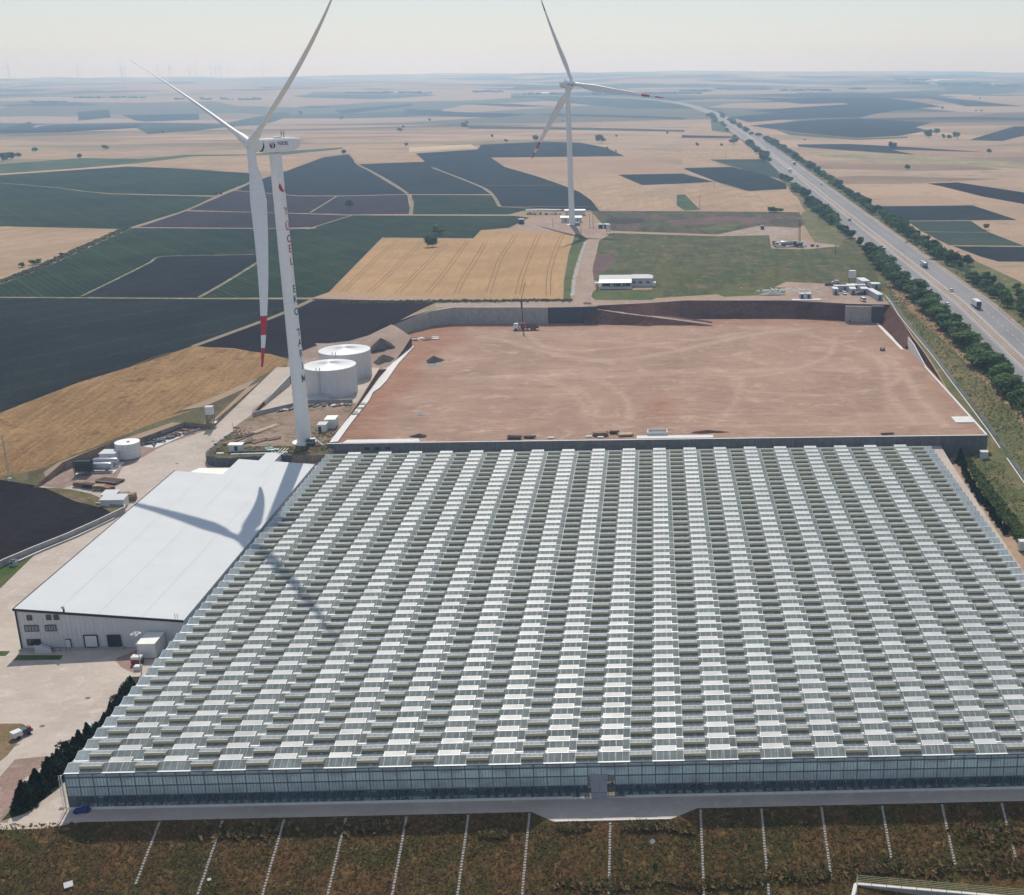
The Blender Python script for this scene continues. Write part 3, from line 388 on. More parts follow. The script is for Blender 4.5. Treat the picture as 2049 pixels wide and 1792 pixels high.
HW={'left_inner': [(126.8,733.9),(125.0,677.0),(123.5,632.5),(123.6,581.0),(124.4,540.3),(127.0,515.3),(127.0,460.6),(127.9,411.9),(127.8,382.3)],'right_inner': [(156.7,955.8),(154.2,829.3),(155.2,732.2),(153.9,691.5),(157.1,644.8),(157.5,591.2),(160.2,524.6),(162.5,495.9)],'right_c': [(159.5,1800.5),(166.7,1594.8),(165.3,1257.7),(163.7,1049.2),(163.7,878.9),(162.4,743.2)],'left_c': [[(135.0,1729.2),(136.4,1409.5)],[(132.5,1232.3),(134.8,1179.4)],[(131.2,1108.4),(134.2,1038.1)],[(130.7,1000.3),(131.9,871.7)],[(129.4,832.3),(130.4,795.9)],[(129.9,769.8)]],'fence': [(112.3,572.7),(111.4,552.6),(111.5,521.4),(111.9,488.7),(112.6,460.3),(113.6,432.1),(113.8,402.0),(112.7,372.8),(111.6,343.5)]}
T={'turbine1': (-114.4,390.0),'turbine2': (-57.6,884.7),'office': (-27.2,626.9),'office_r': (-11.9,632.8),'office_r2': (-1.8,640.3),'house2': (-66.1,898.5),'house2_r': (-51.6,895.5),'house3': (-66.0,952.3),'house3_r': (-53.8,935.4),'barn': (-96.9,944.3),'barn_r': (-69.2,947.4),'hut': (-94.0,892.3),'bluecont': (-37.8,864.9),'bluecont_r': (-31.3,862.4),'wtank2': (-30.4,836.4),'cranetruck': (-59.2,560.9),'cart': (-102.9,545.2),'gravel1': (-91.4,502.5),'gravel2': (-90.0,492.1),'soilheap': (-118.8,525.8),'wtank1': (-152.0,411.6),'smalltank': (-169.9,382.7),'shed': (-172.9,380.5),'htank1': (-173.1,372.5),'htank2': (-172.2,375.0),'rack': (-176.2,368.1),'lumber1': (-167.5,362.4),'lumber2': (-167.9,356.5),'shed2': (-159.5,349.9),'shed3': (-154.9,343.6),'bricks': (-155.3,350.3),'bin': (-160.9,403.1),'cabin': (-133.5,383.1),'cabin2': (-112.0,404.8),'cabin3': (-112.1,412.7),'container_l': (-113.3,252.1),'tractor': (-113.8,250.5),'lampyard': (-111.2,243.9),'whitebox': (-112.8,246.3),'trailer': (-124.1,218.6),'bluething': (-102.0,193.1),'cont0': (89.5,603.6),'cont1': (98.1,603.1),'cont2': (95.0,612.9),'cont3': (100.8,612.6),'cont4': (103.3,602.8),'cont5': (109.9,634.0),'cont6': (110.9,620.3),'cont7': (107.2,585.6),'cont8': (110.0,583.9),'wtank3': (101.8,632.8),'car_a': (94.3,637.0),'car_b': (93.7,604.6),'car_c': (99.8,586.0),'pole1': (113.4,623.5),'cont_small': (73.3,593.3),'tipper': (75.3,771.4),'minivan': (77.5,766.9),'rig': (89.8,766.2),'rig2': (85.4,768.6),'bluebox': (74.0,850.9),'pitcart': (96.4,512.5),'slab': (104.9,403.7),'whitebox2': (105.9,379.4),'lamp_r': (115.3,379.1),'box_r': (95.0,299.2),'v_tank': (150.2,686.2),'v_white': (147.3,609.6),'v_truck2': (149.4,569.4),'v_hid': (137.7,572.5),'v_red': (138.0,747.0),'v_dark': (141.4,895.0),'v_bus1': (143.2,1313.3),'v_car1': (143.1,1259.5),'v_truck3': (159.5,1407.4),'v_car2': (157.5,1166.0),'v_far1': (160.7,2807.7),'v_far2': (149.8,1841.2),'v_far3': (152.1,1685.9),'pole_0': (36.0,973.9),'pole_1': (55.0,1140.2),'pole_2': (105.5,1657.3),'pole_3': (85.8,1502.5),'pole_4': (36.0,971.1),'pole_5': (-48.8,840.7),'pole_6': (-44.1,864.3),'pole_7': (-42.6,862.3),'pole_8': (107.5,733.1),'pole_9': (118.6,891.7),'pole_10': (-29.1,620.9),'pole_11': (-28.7,619.2),'mast': (-198.0,366.5),'dish': (-1.6,179.5),'bushA': (31.2,184.0)}
def bank_edge(x):
    e=189.2
    if -123<x<-98: e-=1.9*_s((x+123)/6.)*_s((-98-x)/6.)
    if -24<x<7.5: e-=3.0*_s((x+24)/5.)*_s((7.5-x)/6.)
    return e
def natural(x,y):
    if y<190:
        e=bank_edge(x)
        if y<e: return -0.44*(e-y) if y>172 else -0.44*(e-172)-0.05*min(60.,172-y)
        return 0.
    if y<200 and x>-150: return 0.
    z=15.5*min(1.,max(0.,y-200)/377.)+max(0.,min(1.,(y-577)/300.))*0.8
    if x>0:
        if y<500:
            f=.3*_s((x-95.5)/7.)+.7*_s((x-108)/20.); k=_s((y-386)/110.); z*=f*(1-k)+k
    elif x<-60 and y<385:
        lo=.9*_s((-150-x)/12.) if y<262 else 3.8*(y-262)/108.+.9
        k=_s((y-354)/30.); z=lo*(1-k)+z*k
    if -145<x<-100 and 486<y<552: 
        a=_s((x+145)/12.); z=z*(1-a)+(8+(z-8)*_s((y-490)/56.))*a
    r=math.hypot(x,y)
    if r>1800:
        k=_s((r-1800)/1800.); k2=_s((r-3200)/5200.)
        az=math.atan2(x,y)
        z+=k*(5*math.sin(x/430.+1)*math.sin(y/510.)+4*math.sin((x+y)/780.+2)-5)
        ridge=28+14*math.exp(-((az-.02)/.12)**2)-7*math.exp(-((az-.30)/.15)**2)-16*math.exp(-((az+.36)/.2)**2)
        z+=k2*(ridge+9*math.sin(az*31+1.)*math.sin(r/900.)+5*math.sin(az*67+2)*math.sin(r/520.+1)+3*math.sin(az*140+r/700))
        z-=24*math.exp(-((r-3600)/900.)**2)*_s((-az+0.05)/.3)
    return z

# ------------------------------------------------------------------ ground
def yardz(x, y):
    if y < 262: return 0.
    if y < 370: return 3.8*(y-262)/108.
    if y < 440: return 3.8+5.2*(y-370)/70.
    return 9.0+2.5*(y-440)/40. if y < 480 else natural(x, y)
def closed(p): return p if p[0] != p[-1] else p[:-1]
def inside(x, y, poly):
    c = False; j = len(poly)-1
    for i in range(len(poly)):
        xi, yi = poly[i]; xj, yj = poly[j]
        if (yi > y) != (yj > y) and x < (xj-xi)*(y-yi)/(yj-yi)+xi: c = not c
        j = i
    return c
def ribbon(pts, w):
    L_, R_ = [], []
    for i, p in enumerate(pts):
        a = Vector(pts[max(0, i-1)]); b = Vector(pts[min(len(pts)-1, i+1)]); d = (b-a).normalized(); n = Vector((-d.y, d.x))
        q = Vector(p); L_.append(tuple(q+n*w/2)); R_.append(tuple(q-n*w/2))
    return L_+R_[::-1]
def smooth_line(pts, n=5):
    out = []
    P = [pts[0]]+list(pts)+[pts[-1]]
    for i in range(1, len(P)-2):
        for k in range(n):
            t = k/n; p0, p1, p2, p3 = P[i-1], P[i], P[i+1], P[i+2]
            out.append(tuple(.5*((2*p1[j])+(-p0[j]+p2[j])*t+(2*p0[j]-5*p1[j]+4*p2[j]-p3[j])*t*t+(-p0[j]+3*p1[j]-3*p2[j]+p3[j])*t**3) for j in (0, 1)))
    out.append(tuple(pts[-1])); return out

plat_edge = [tuple(p) for p in Y['platform']]           # stone wall line, from the greenhouse corner round to the tank wall
LOW = [(93, 189.2), (93, 386), (-104, 386), (-104, 378)] + plat_edge[1:] + [(-141, 434), (-140.5, 468), (-143, 480), (-149, 480), (-150, 440), (-151.3, 409.5)] \
    + [tuple(p) for p in Y['yard_field_edge']] + [(-187, 358)] + [(p[0], p[1]-3.2 if p[0] < -156 else p[1]) for p in Y['yard_lower_edge']] + [tuple(p) for p in Y['yard_wall'][:6]] \
    + [(-172, 295), (-174.5, 286), (-185, 265), (-205, 250), (-205, 189.2), (-117.4, 189.2)]
TANK = [(-140.7, 434.5), (-140.3, 468.6), (-135.4, 491.3), (-116.6, 492.5), (-108.5, 492), (-107, 438), (-125.9, 437.8), (-130.0, 433.5), (-140.6, 422.5)]
PLAT = [(-104, 378)] + plat_edge[1:] + [(-140.6, 422.5), (-130.0, 433.5), (-125.9, 437.8), (-107, 438), (-106.3, 399), (-106, 386), (-104, 386)]
PAD = [(-106, 386), (108, 386), (109, 430), (109.5, 514), (110.5, 543), (111, 577), (90, 580), (64.9, 589), (15.5, 592), (-5, 586), (-27, 581.5), (-43, 578), (-67, 579), (-95, 580.5), (-104.1, 575.2), (-111, 564), (-118, 549.5), (-105.3, 530), (-107.0, 503.3), (-107.9, 474.9), (-106.4, 432.8), (-106.3, 399)]
LEVELS = [('pad', PAD, lambda x, y: 8.0), ('tank', TANK, lambda x, y: 8.0), ('plat', PLAT, lambda x, y: 7.0 + max(0, min(1, (y-405)/25.))), ('low', LOW, yardz)]
def level_at(x, y):
    for n, p, f in LEVELS:
        if inside(x, y, p): return n, f
    return 'nat', natural
def H(x, y): return level_at(x, y)[1](x, y)

HWL = [(145., 120.), (145, 300), (145, 500), (145, 700), (145, 1000), (147, 1400), (149, 1800), (151, 2300), (151, 2750), (140, 3100), (100, 3500), (30, 3850), (-90, 4150), (-250, 4400), (-480, 4650), (-800, 4900), (-1100, 5300)]
HWL = smooth_line(HWL, 4)
def side(line, off):
    out = []
    for i, p in enumerate(line):
        a = Vector(line[max(0, i-1)]); b = Vector(line[min(len(line)-1, i+1)]); d = (b-a).normalized()
        out.append((p[0]+d.y*off, p[1]-d.x*off))
    return out
def band(line, a, b): return side(line, a)+side(line, b)[::-1]

zones = []   # (name, polygon, levels where it applies)
ALL = None
zones.append(('median', band(HWL, -2.0, 2.0), ('nat',)))
zones.append(('asphalt', band(HWL, -13.0, 14.5), ('nat',)))
zones.append(('gravel', band(HWL, -15.0, 16.5), ('nat',)))
for k, w_ in (('dirt_road', 7.), ('dirt_track', 6.5), ('ramp', 4.), ('gravel_path', 3.5), ('barn_track', 5.)):
    zones.append(('road_dirt', ribbon(smooth_line(ROADS[k], 3), w_), ('nat',)))
for t_ in TR:
    l = smooth_line(t_, 4)
    for o_ in (-1.1, 1.1): zones.append(('tramline', ribbon(side(l, o_), .55), ('nat',)))
for t_ in TR2:
    l = smooth_line(t_, 4)
    for o_ in (-1.0, 1.0): zones.append(('tramline', ribbon(side(l, o_), .5), ('nat',)))
zones.append(('tramline', ribbon([(-166, 604.5), (-120, 600.5), (-60, 601)], .5), ('nat',)))
for k, w_, pts in RB: zones.append((k, ribbon(smooth_line(pts, 3), w_), ('nat',)))
for k, p in Z: zones.append((k, [tuple(q) for q in p], ('nat',)))
zones.append(('orange_verge', [(120, 640), (117.5, 590), (119.5, 540), (122, 500), (123.5, 460), (124.5, 412), (124, 340), (126, 300), (129.5, 300), (129, 412), (127, 520), (124, 640)], ('nat',)))
zones.append(('roadside_grass', [(93, 189), (100, 386), (109, 386), (111, 580), (112, 640), (101, 760), (106, 900), (117, 980), (126, 1250), (130, 1900), (134, 1900), (132, 189)], ('nat',)))
zones.append(('road_dirt', ribbon([(-104, 586), (-88, 590), (-40, 590), (20, 592), (100, 592)], 9), ('nat',)))
zones.append(('dirt', [(-148, 482), (-138, 486), (-106, 490), (-104, 552), (-118, 560), (-142, 548)], ('nat',)))
zones.append(('roadside_grass', [(161, 480), (192, 480), (190, 640), (184, 710), (173, 770), (172, 1100), (170, 1850), (162, 1850)], ('nat',)))
zones.append(('dark_verge', [(-190, 412), (-160, 430), (-146, 470), (-140, 545), (-125, 565), (-151, 545), (-152, 470), (-152, 410), (-165, 412), (-187, 375), (-190, 362), (-200, 380)], ('nat',)))
zones.append(('bank_grass', [(-400, 100), (400, 100), (400, 189.2), (93, 189.3), (-117, 189.3), (-400, 191)], ('nat',)))
zones.append(('side_grass', [(-400, 189), (-205, 189), (-205, 250), (-185, 265), (-150, 338), (-160, 352), (-186, 364), (-192, 375), (-400, 400)], ('nat',)))
# yard
zones.append(('hedge_earth', [(-114.5, 190), (-114.5, 200), (-113.5, 203), (-112, 215), (-112.3, 230), (-114, 243), (-109.3, 243), (-109, 200), (-111.5, 192)], ('low',)))
zones.append(('dry_island', [tuple(p) for p in Y['grass_island']]+[(-136, 204), (-140, 215)], ('low',)))
zones.append(('yard_dirt', [tuple(p) for p in Y['dirt_left'][1:-1]]+[(-117.4, 189.2), (-160, 189.2), (-160, 200)], ('low',)))
zones.append(('lawn', [tuple(p) for p in Y['lawn2']], ('low',))); zones.append(('lawn', [tuple(p) for p in Y['lawn3']], ('low',)))
zones.append(('lawn', [(-174, 286), (-169.5, 303), (-166, 309), (-164.5, 309), (-163.6, 290), (-165.5, 268), (-185, 262)], ('low',)))
zones.append(('yard_dirt', [tuple(p) for p in Y['planter']], ('low',)))
P_EDGE = [tuple(p) for p in Y['yard_field_edge']]
zones.append(('yard_dirt', [(-152.5, 409)] + P_EDGE[1:] + [(-188, 362), (-179, 359), (-176, 364), (-166, 366.5), (-168, 376), (-164.5, 386), (-163, 392), (-161, 397)], ('low',)))
zones.append(('concrete_yard', LOW, ('low',)))
zones.append(('dark_verge', [(-104, 378), (-145, 375), (-146, 402), (-139, 402), (-136, 388), (-104, 389)], ('plat',)))
zones.append(('platform_dirt', PLAT, ('plat',)))
zones.append(('concrete_yard', TANK, ('tank',)))
# earth pad of the next greenhouse: wheel tracks, pale and red patches
PAD_TRACKS = [([(-35, 480), (-20, 462), (-11, 440), (-9, 410)], 1.6), ([(-47, 470), (-33, 452), (-26, 430), (-25, 415)], 1.6), ([(-43, 470), (-29, 452), (-22, 430), (-21, 415)], 1.4),
                ([(-60, 560), (-40, 520), (10, 535), (40, 552)], 2.5), ([(-70, 545), (-20, 500), (40, 545), (70, 560)], 3.), ([(0, 400), (50, 402), (95, 401)], 1.5), ([(-3, 412), (40, 416), (98, 412)], 1.2),
                ([(10, 480), (40, 470), (70, 500), (80, 540)], 2.), ([(30, 450), (60, 440), (90, 455), (98, 490)], 2.), ([(97, 400), (96, 440), (99, 480)], 2.), ([(88, 400), (86, 440), (92, 500), (70, 545)], 2.),
                ([(20, 404), (28, 430), (34, 470)], 1.5)]
r1 = random.Random(77)
for i in range(46):                                       # faint criss-cross passes of the graders
    x, y = r1.uniform(-95, 100), r1.uniform(395, 565); a = r1.choice([0, 0, .2, -.2, 1.5, 1.2, 2.2]); L_ = r1.uniform(15, 60)
    PAD_TRACKS.append(([(x+math.cos(a)*L_*t+r1.uniform(-3, 3), y+math.sin(a)*L_*t+r1.uniform(-3, 3)) for t in (-.5, 0, .5)], r1.uniform(.7, 1.6)*-1))
zones.append(('pad_earth', PAD, ('pad',)))

def resample(poly, closed_=True):
    out = []; n = len(poly)
    for i in range(n if closed_ else n-1):
        a, b = poly[i], poly[(i+1) % n]; d = math.hypot(b[0]-a[0], b[1]-a[1])
        if d < .02: continue
        r = math.hypot((a[0]+b[0])/2, (a[1]+b[1])/2)
        seg = 14 if r < 1300 else r*.02
        k = max(1, int(d/seg+.5))
        out += [(a[0]+(b[0]-a[0])*t/k, a[1]+(b[1]-a[1])*t/k) for t in range(k)]
    return out
V, E_ = [], []
def add_loop(poly):
    r = resample(poly)
    if len(r) < 3: return
    i0 = len(V)
    for x, y in r: V.append(Vector((x, y)))
    for i in range(len(r)): E_.append((i0+i, i0+(i+1) % len(r)))
for n, p, f in LEVELS: add_loop(p)
for n, p, l in zones: add_loop(p)
add_loop([(-320, 189.2), (260, 189.2), (260, 172), (-320, 172)])
add_loop([(-320, 200), (260, 200), (260, 385.5), (-320, 385.5)])
for lx0, lx1 in ((-125, -96), (-26, 10)):                 # the bank edge swings out round the aprons
    for gx in range(lx0, lx1):
        V.append(Vector((gx, bank_edge(gx))))
        for gy in range(8): V.append(Vector((gx+.5*(gy % 2), 187.6-gy*2.1)))
for gx in range(-320, 240, 14):                          # fine grid near
    for gy in range(120, 900, 14): V.append(Vector((gx+rnd.uniform(-3, 3), gy+rnd.uniform(-3, 3))))
for gx in range(128):                                     # finer over the earth pad, where soil tones are painted
    for gy in range(120): V.append(Vector((-118+gx*1.8+rnd.uniform(-.5, .5), 388+gy*1.65+rnd.uniform(-.4, .4))))
r_ = 60.
while r_ < 12600:
    step = 2.2 if r_ > 800 else 4.
    a = -52.
    while a < 42:
        t = math.radians(a+rnd.uniform(-.3, .3)); q = (r_*math.sin(t), r_*math.cos(t))
        if not (-330 < q[0] < 250 and 110 < q[1] < 910): V.append(Vector(q))
        a += step if r_ < 2500 else 1.1
    r_ *= 1.045 if r_ < 2500 else 1.022
for r_ in (30, 150, 400, 1000, 2500, 6000, 9000):
    for a in range(48, 306, 12): V.append(Vector((r_*math.sin(math.radians(a)), r_*math.cos(math.radians(a)))))
res = delaunay_2d_cdt(V, E_, [], 0, 2e-3)
gv, gf = res[0], res[2]
boxes = [(min(p[0] for p in pl), max(p[0] for p in pl), min(p[1] for p in pl), max(p[1] for p in pl)) for _, pl, _ in zones]
groups = {}
edge_lv = {}
for tri in gf:
    x = sum(gv[i].x for i in tri)/len(tri); y = sum(gv[i].y for i in tri)/len(tri)
    ln, lf = level_at(x, y)
    zi = -1
    for k, (n, pl, lv) in enumerate(zones):
        b = boxes[k]
        if ln in lv and b[0] <= x <= b[1] and b[2] <= y <= b[3] and inside(x, y, pl): zi = k; break
    name = zones[zi][0] if zi >= 0 else 'terrain'
    key = (name, ln) if name in ('terrain', 'concrete_yard', 'asphalt', 'road_dirt', 'tramline', 'pad_track', 'pad_red', 'grass_line', 'field_path', 'lawn', 'yard_dirt', 'gravel', 'weedy_verge', 'pale_path', 'median', 'roadside_grass') else (name, zi)
    groups.setdefault(key, []).append((tri, lf))
    for i in range(len(tri)):
        a, b = tri[i], tri[(i+1) % len(tri)]
        edge_lv.setdefault((min(a, b), max(a, b)), []).append((ln, lf))
GNAME = {'terrain': 'ground', 'asphalt': 'highway', 'median': 'highway_median', 'gravel': 'gravel_ground', 'road_dirt': 'dirt_road', 'tramline': 'tractor_track', 'pad_track': 'wheel_track', 'pad_red': 'red_earth',
         'pad_pale': 'pale_earth', 'pad_earth': 'earth_pad_ground', 'concrete_yard': 'concrete_pavement', 'platform_dirt': 'platform_ground', 'bank_grass': 'grass_bank_ground', 'black_soil': 'ploughed_field', 'dark_crop': 'crop_field',
         'dark_crop_blue': 'crop_field', 'dark_soil_crop': 'crop_field', 'green_crop': 'green_field', 'green_crop_blue': 'green_field', 'purple_soil': 'bare_field', 'pale_wheat': 'wheat_field', 'ripe_wheat': 'wheat_field', 'golden_wheat': 'wheat_field',
         'pale_straw': 'straw_field', 'grass_line': 'grass_ground', 'weedy_verge': 'verge_ground', 'forest': 'woodland_ground', 'meadow': 'meadow_ground', 'scrub_soil': 'scrub_ground', 'lawn': 'lawn_ground'}
for (name, zi), tris in groups.items():
    mb = MB(); idx = {}; k = mb.mi(name)
    for tri, lf in tris:
        f = []
        for i in tri:
            key = i
            if key not in idx: idx[key] = len(mb.v); mb.v.append((gv[i].x, gv[i].y, lf(gv[i].x, gv[i].y)))
            f.append(idx[key])
        mb.f.append(tuple(f)); mb.m.append(k); mb.sm.append(True)
    ob = structure(mb.build(GNAME.get(name, name)))
    if name == 'pad_earth':
        segs = []
        for pts, w_ in PAD_TRACKS:
            l = smooth_line(pts, 4)
            for i in range(len(l)-1): segs.append((l[i], l[i+1], abs(w_), 1. if w_ > 0 else .45))
        cells = {}
        for s_ in segs:
            for cx_ in range(int(min(s_[0][0], s_[1][0])-4)//8, int(max(s_[0][0], s_[1][0])+4)//8+1):
                for cy2 in range(int(min(s_[0][1], s_[1][1])-4)//8, int(max(s_[0][1], s_[1][1])+4)//8+1): cells.setdefault((cx_, cy2), []).append(s_)
        at = ob.data.color_attributes.new('soil', 'FLOAT_COLOR', 'POINT'); cols = []
        for v in ob.data.vertices:
            x, y = v.co.x, v.co.y
            nz = noise.fractal(Vector((x*.03, y*.03, 3)), 1, 2, 4)*.5; n2 = noise.fractal(Vector((x*.09, y*.09, 7)), 1, 2, 3)*.5
            red = _s((-84+14*nz*2-x)/14.)*.9 + _s((y-562+10*nz)/12.)*.6 + _s((x-98+6*nz)/8.)*.35 + _s(1-math.hypot((x-2)/9., (y-425)/36.)+nz*.8)*.75
            pale = _s(1-abs(y-476-4*math.sin(x/30.))/7.+nz)*.5*(1 if -80 < x < 85 else 0) + _s(1-math.hypot((x+50)/20., (y-477)/8.)+n2)*.6 + max(0, n2)*.5
            dark = _s(1-math.hypot((x+84)/9., (y-410)/10.)+n2)*.5 + _s(1-math.hypot((x+95)/5., (y-392)/6.)+n2)*.5 + max(0, -n2-.1)*.6
            for a, b, w_, s_ in cells.get((int(x)//8, int(y)//8), ()):
                dx, dy = b[0]-a[0], b[1]-a[1]; t = max(0, min(1, ((x-a[0])*dx+(y-a[1])*dy)/(dx*dx+dy*dy+1e-9))); dd = math.hypot(x-a[0]-dx*t, y-a[1]-dy*t)
                pale = max(pale, _s(1.3-dd/w_)*.55*s_)
            cols += [min(1, max(0, red)), min(1, pale), min(1, dark), 1]
        at.data.foreach_set('color', cols)
mb = MB()                                                 # earth faces where the ground steps
for (a, b), l in edge_lv.items():
    if len(l) == 2 and l[0][0] != l[1][0]:
        A, B = gv[a], gv[b]
        za, zb = [f(A.x, A.y) for _, f in l], [f(B.x, B.y) for _, f in l]
        if max(abs(za[0]-za[1]), abs(zb[0]-zb[1])) > .02:
            m = 'red_cut' if 'pad' in (l[0][0], l[1][0]) or 'tank' in (l[0][0], l[1][0]) else 'platform_dirt'
            mb.face([(A.x, A.y, za[0]), (B.x, B.y, zb[0]), (B.x, B.y, zb[1]), (A.x, A.y, za[1])], m)
structure(mb.build('earth_cut'))
# far bank of the pad: a steep red cut
mb = MB(); bot = [(-27, 577), (-5, 569), (1, 572.5), (10, 580), (15.5, 584), (40, 583.5), (64.9, 582), (85, 579), (92, 572)]
top = [(-27, 581.5), (-5, 586), (5, 589), (12, 591.5), (15.5, 592), (40, 590.5), (64.9, 589), (84, 582), (90, 580)]
rows = []
bl, tl = smooth_line(bot, 6), smooth_line(top, 6)
for k in range(6):
    row = []
    for i in range(len(bl)):
        t = k/5.; x = bl[i][0]*(1-t)+tl[i][0]*t; y = bl[i][1]*(1-t)+tl[i][1]*t
        z = (7.95)*(1-t)+(natural(x, y)+.15)*t
        if 0 < k < 5: z += rnd.uniform(-.5, .5); y += rnd.uniform(-.4, .4)
        row.append((x, y, z))
    rows.append(row)
mb.grid(rows, 'red_cut'); structure(mb.build('cut_slope'))
# right-hand slope of the pad
mb = MB(); rows = []
for k in range(5):
    t = k/4.; rows.append([(105.5+5.4*t+rnd.uniform(-.2, .2), y, 7.95*(1-t)+(natural(111, y)+.1)*t+(rnd.uniform(-.4, .4) if 0 < k < 4 else 0)) for y in range(515, 577, 5)])
mb.grid(rows, 'red_cut'); structure(mb.build('cut_slope'))
# access ramp: a pale track running down across the cut bank, red earth spilling below it
rp = smooth_line([(-34, 583.5), (-27, 581.5), (-15, 578.5), (0, 576), (14, 573.5), (27, 571)], 5); rr = random.Random(6)
mb = MB(); tops, outs, lows, bks = [], [], [], []
for i, (x, y) in enumerate(rp):
    t = i/(len(rp)-1.); z = 15.75*(1-t)+8.06*t
    if i < 4: z = natural(x, y)+.1
    tops.append((x, y+1.8, z)); outs.append((x, y-1.8, z-.05)); bks.append((x, y+6, z+.1))
    spread = 1.5+(z-8)*.75; lows.append((x+rr.uniform(-.6, .6), y-1.8-spread+rr.uniform(-.5, .5), 7.9))
mids = [(a[0]+rr.uniform(-.5, .5), (a[1]+b[1])/2+rr.uniform(-.4, .4), (a[2]+b[2])/2+rr.uniform(-.4, .5)) for a, b in zip(outs, lows)]
mb.grid([lows, mids, outs], 'red_cut'); mb.grid([outs, tops], 'road_dirt'); mb.grid([tops, bks], 'red_cut'); structure(mb.build('dirt_ramp'))

def wall_along(pts, zb, zt, th, m, cap=None, mb=None):
    """a wall following a line; zb / zt functions of (x, y)"""
    own = mb is None; mb = mb or MB()
    L_, R_ = side(pts, -th/2), side(pts, th/2)
    for i in range(len(pts)-1):
        a, b, c, d = L_[i], L_[i+1], R_[i+1], R_[i]
        mb.face([(a[0], a[1], zb(*a)), (b[0], b[1], zb(*b)), (b[0], b[1], zt(*b)), (a[0], a[1], zt(*a))], m)
        mb.face([(d[0], d[1], zb(*d)), (c[0], c[1], zb(*c)), (c[0], c[1], zt(*c)), (d[0], d[1], zt(*d))], m)
        mb.face([(p[0], p[1], zt(*p)) for p in (a, b, c, d)], cap or m)
    for p, q in ((L_[0], R_[0]), (L_[-1], R_[-1])):
        mb.face([(p[0], p[1], zb(*p)), (q[0], q[1], zb(*q)), (q[0], q[1], zt(*q)), (p[0], p[1], zt(*p))], m)
    return mb
# ------------------------------------------------------------------ greenhouse
GX0, GX1, GY0 = -104.0, 87.6, 193.1
NR = 46; RY = lambda k: 195.1+4.0*k
gh = thing('greenhouse', 'huge multi-span glass greenhouse with rows of open roof vents', 'greenhouse', (0, 0, 0))
EV, RZ = 7.2, 8.02
NV0, FV0, PER, VW = -101.5, -97.1, 9.6, 3.85
nvent = 0
def flap_parts(mb, x0, x1, yk, sgn, full):
    """an open roof vent hinged at the ridge: glass flap, white frame, netting below"""
    ln_ = 1.5 if sgn < 0 else 1.4
    zo = RZ+(.25 if sgn < 0 else .22); yo = yk+sgn*ln_; h = .05
    a, b = (x0, yk, RZ+.04), (x1, yk, RZ+.04); c, d = (x1, yo, zo), (x0, yo, zo)
    up = lambda p, q: (p[0], p[1], p[2]+q)
    mb.face([a, b, c, d] if sgn > 0 else [d, c, b, a], 'vent_glass_lit' if sgn > 0 else 'vent_glass')  # same glass both sides; far flaps painted white for their sunlit look
    for p, q in ((d, c), (a, d), (b, c)): mb.face([up(p, -h), up(q, -h), up(q, .02), up(p, .02)], 'vent_frame')
    zs = RZ-ln_*.41+.02
    if sgn < 0:
        zm = zs+(zo-h-zs)*.42
        mb.face([(x0, yo+.02, zm), (x1, yo+.02, zm), (x1, yo+.02, zo-h), (x0, yo+.02, zo-h)], 'netting')
        mb.face([(x0, yo+.03, zs), (x1, yo+.03, zs), (x1, yo+.03, zm), (x0, yo+.03, zm)], 'netting_shade')  # lower strip coloured dark to stand for the shaded opening under the flap
        mb.face([(x0+.05, yo-.03, zs+.38), (x1-.05, yo-.03, zs+.38), (x1-.05, yo-.02, zs+.44), (x0+.05, yo-.02, zs+.44)], 'galvanised')
    mb.face([(x0, yk, RZ-.05), (x0, yo, zs), (x0, yo, zo-h)], 'netting'); mb.face([(x1, yk, RZ-.05), (x1, yo, zs), (x1, yo, zo-h)], 'netting')
    zz = lambda f: RZ+.04+(zo-RZ-.04)*f+.015
    if sgn > 0:
        fw_ = .1
        for xa, xb, fa, fb in ((x0, x1, 0, fw_/ln_), (x0, x1, 1-fw_/ln_, 1), (x0, x0+fw_, fw_/ln_, 1-fw_/ln_), (x1-fw_, x1, fw_/ln_, 1-fw_/ln_)):
            mb.face([(xa, yk+sgn*ln_*fa, zz(fa)), (xb, yk+sgn*ln_*fa, zz(fa)), (xb, yk+sgn*ln_*fb, zz(fb)), (xa, yk+sgn*ln_*fb, zz(fb))], 'vent_frame')
    else: mb.face([(x0, yo, zz(1)), (x1, yo, zz(1)), (x1, yo+.12, zz(.92)), (x0, yo+.12, zz(.92))], 'vent_frame')
    if full and sgn < 0:
        for t in (.25, .5, .75):
            x = x0+(x1-x0)*t; mb.face([(x-.02, yk, RZ+.06), (x+.02, yk, RZ+.06), (x+.02, yo, zo+.02), (x-.02, yo, zo+.02)], 'frame_white')
mbn = MB(); flap_parts(mbn, 0, VW, 0, -1, True); near_me = None
mbf = MB(); flap_parts(mbf, 0, VW, 0, 1, True); far_me = None
rest = MB()
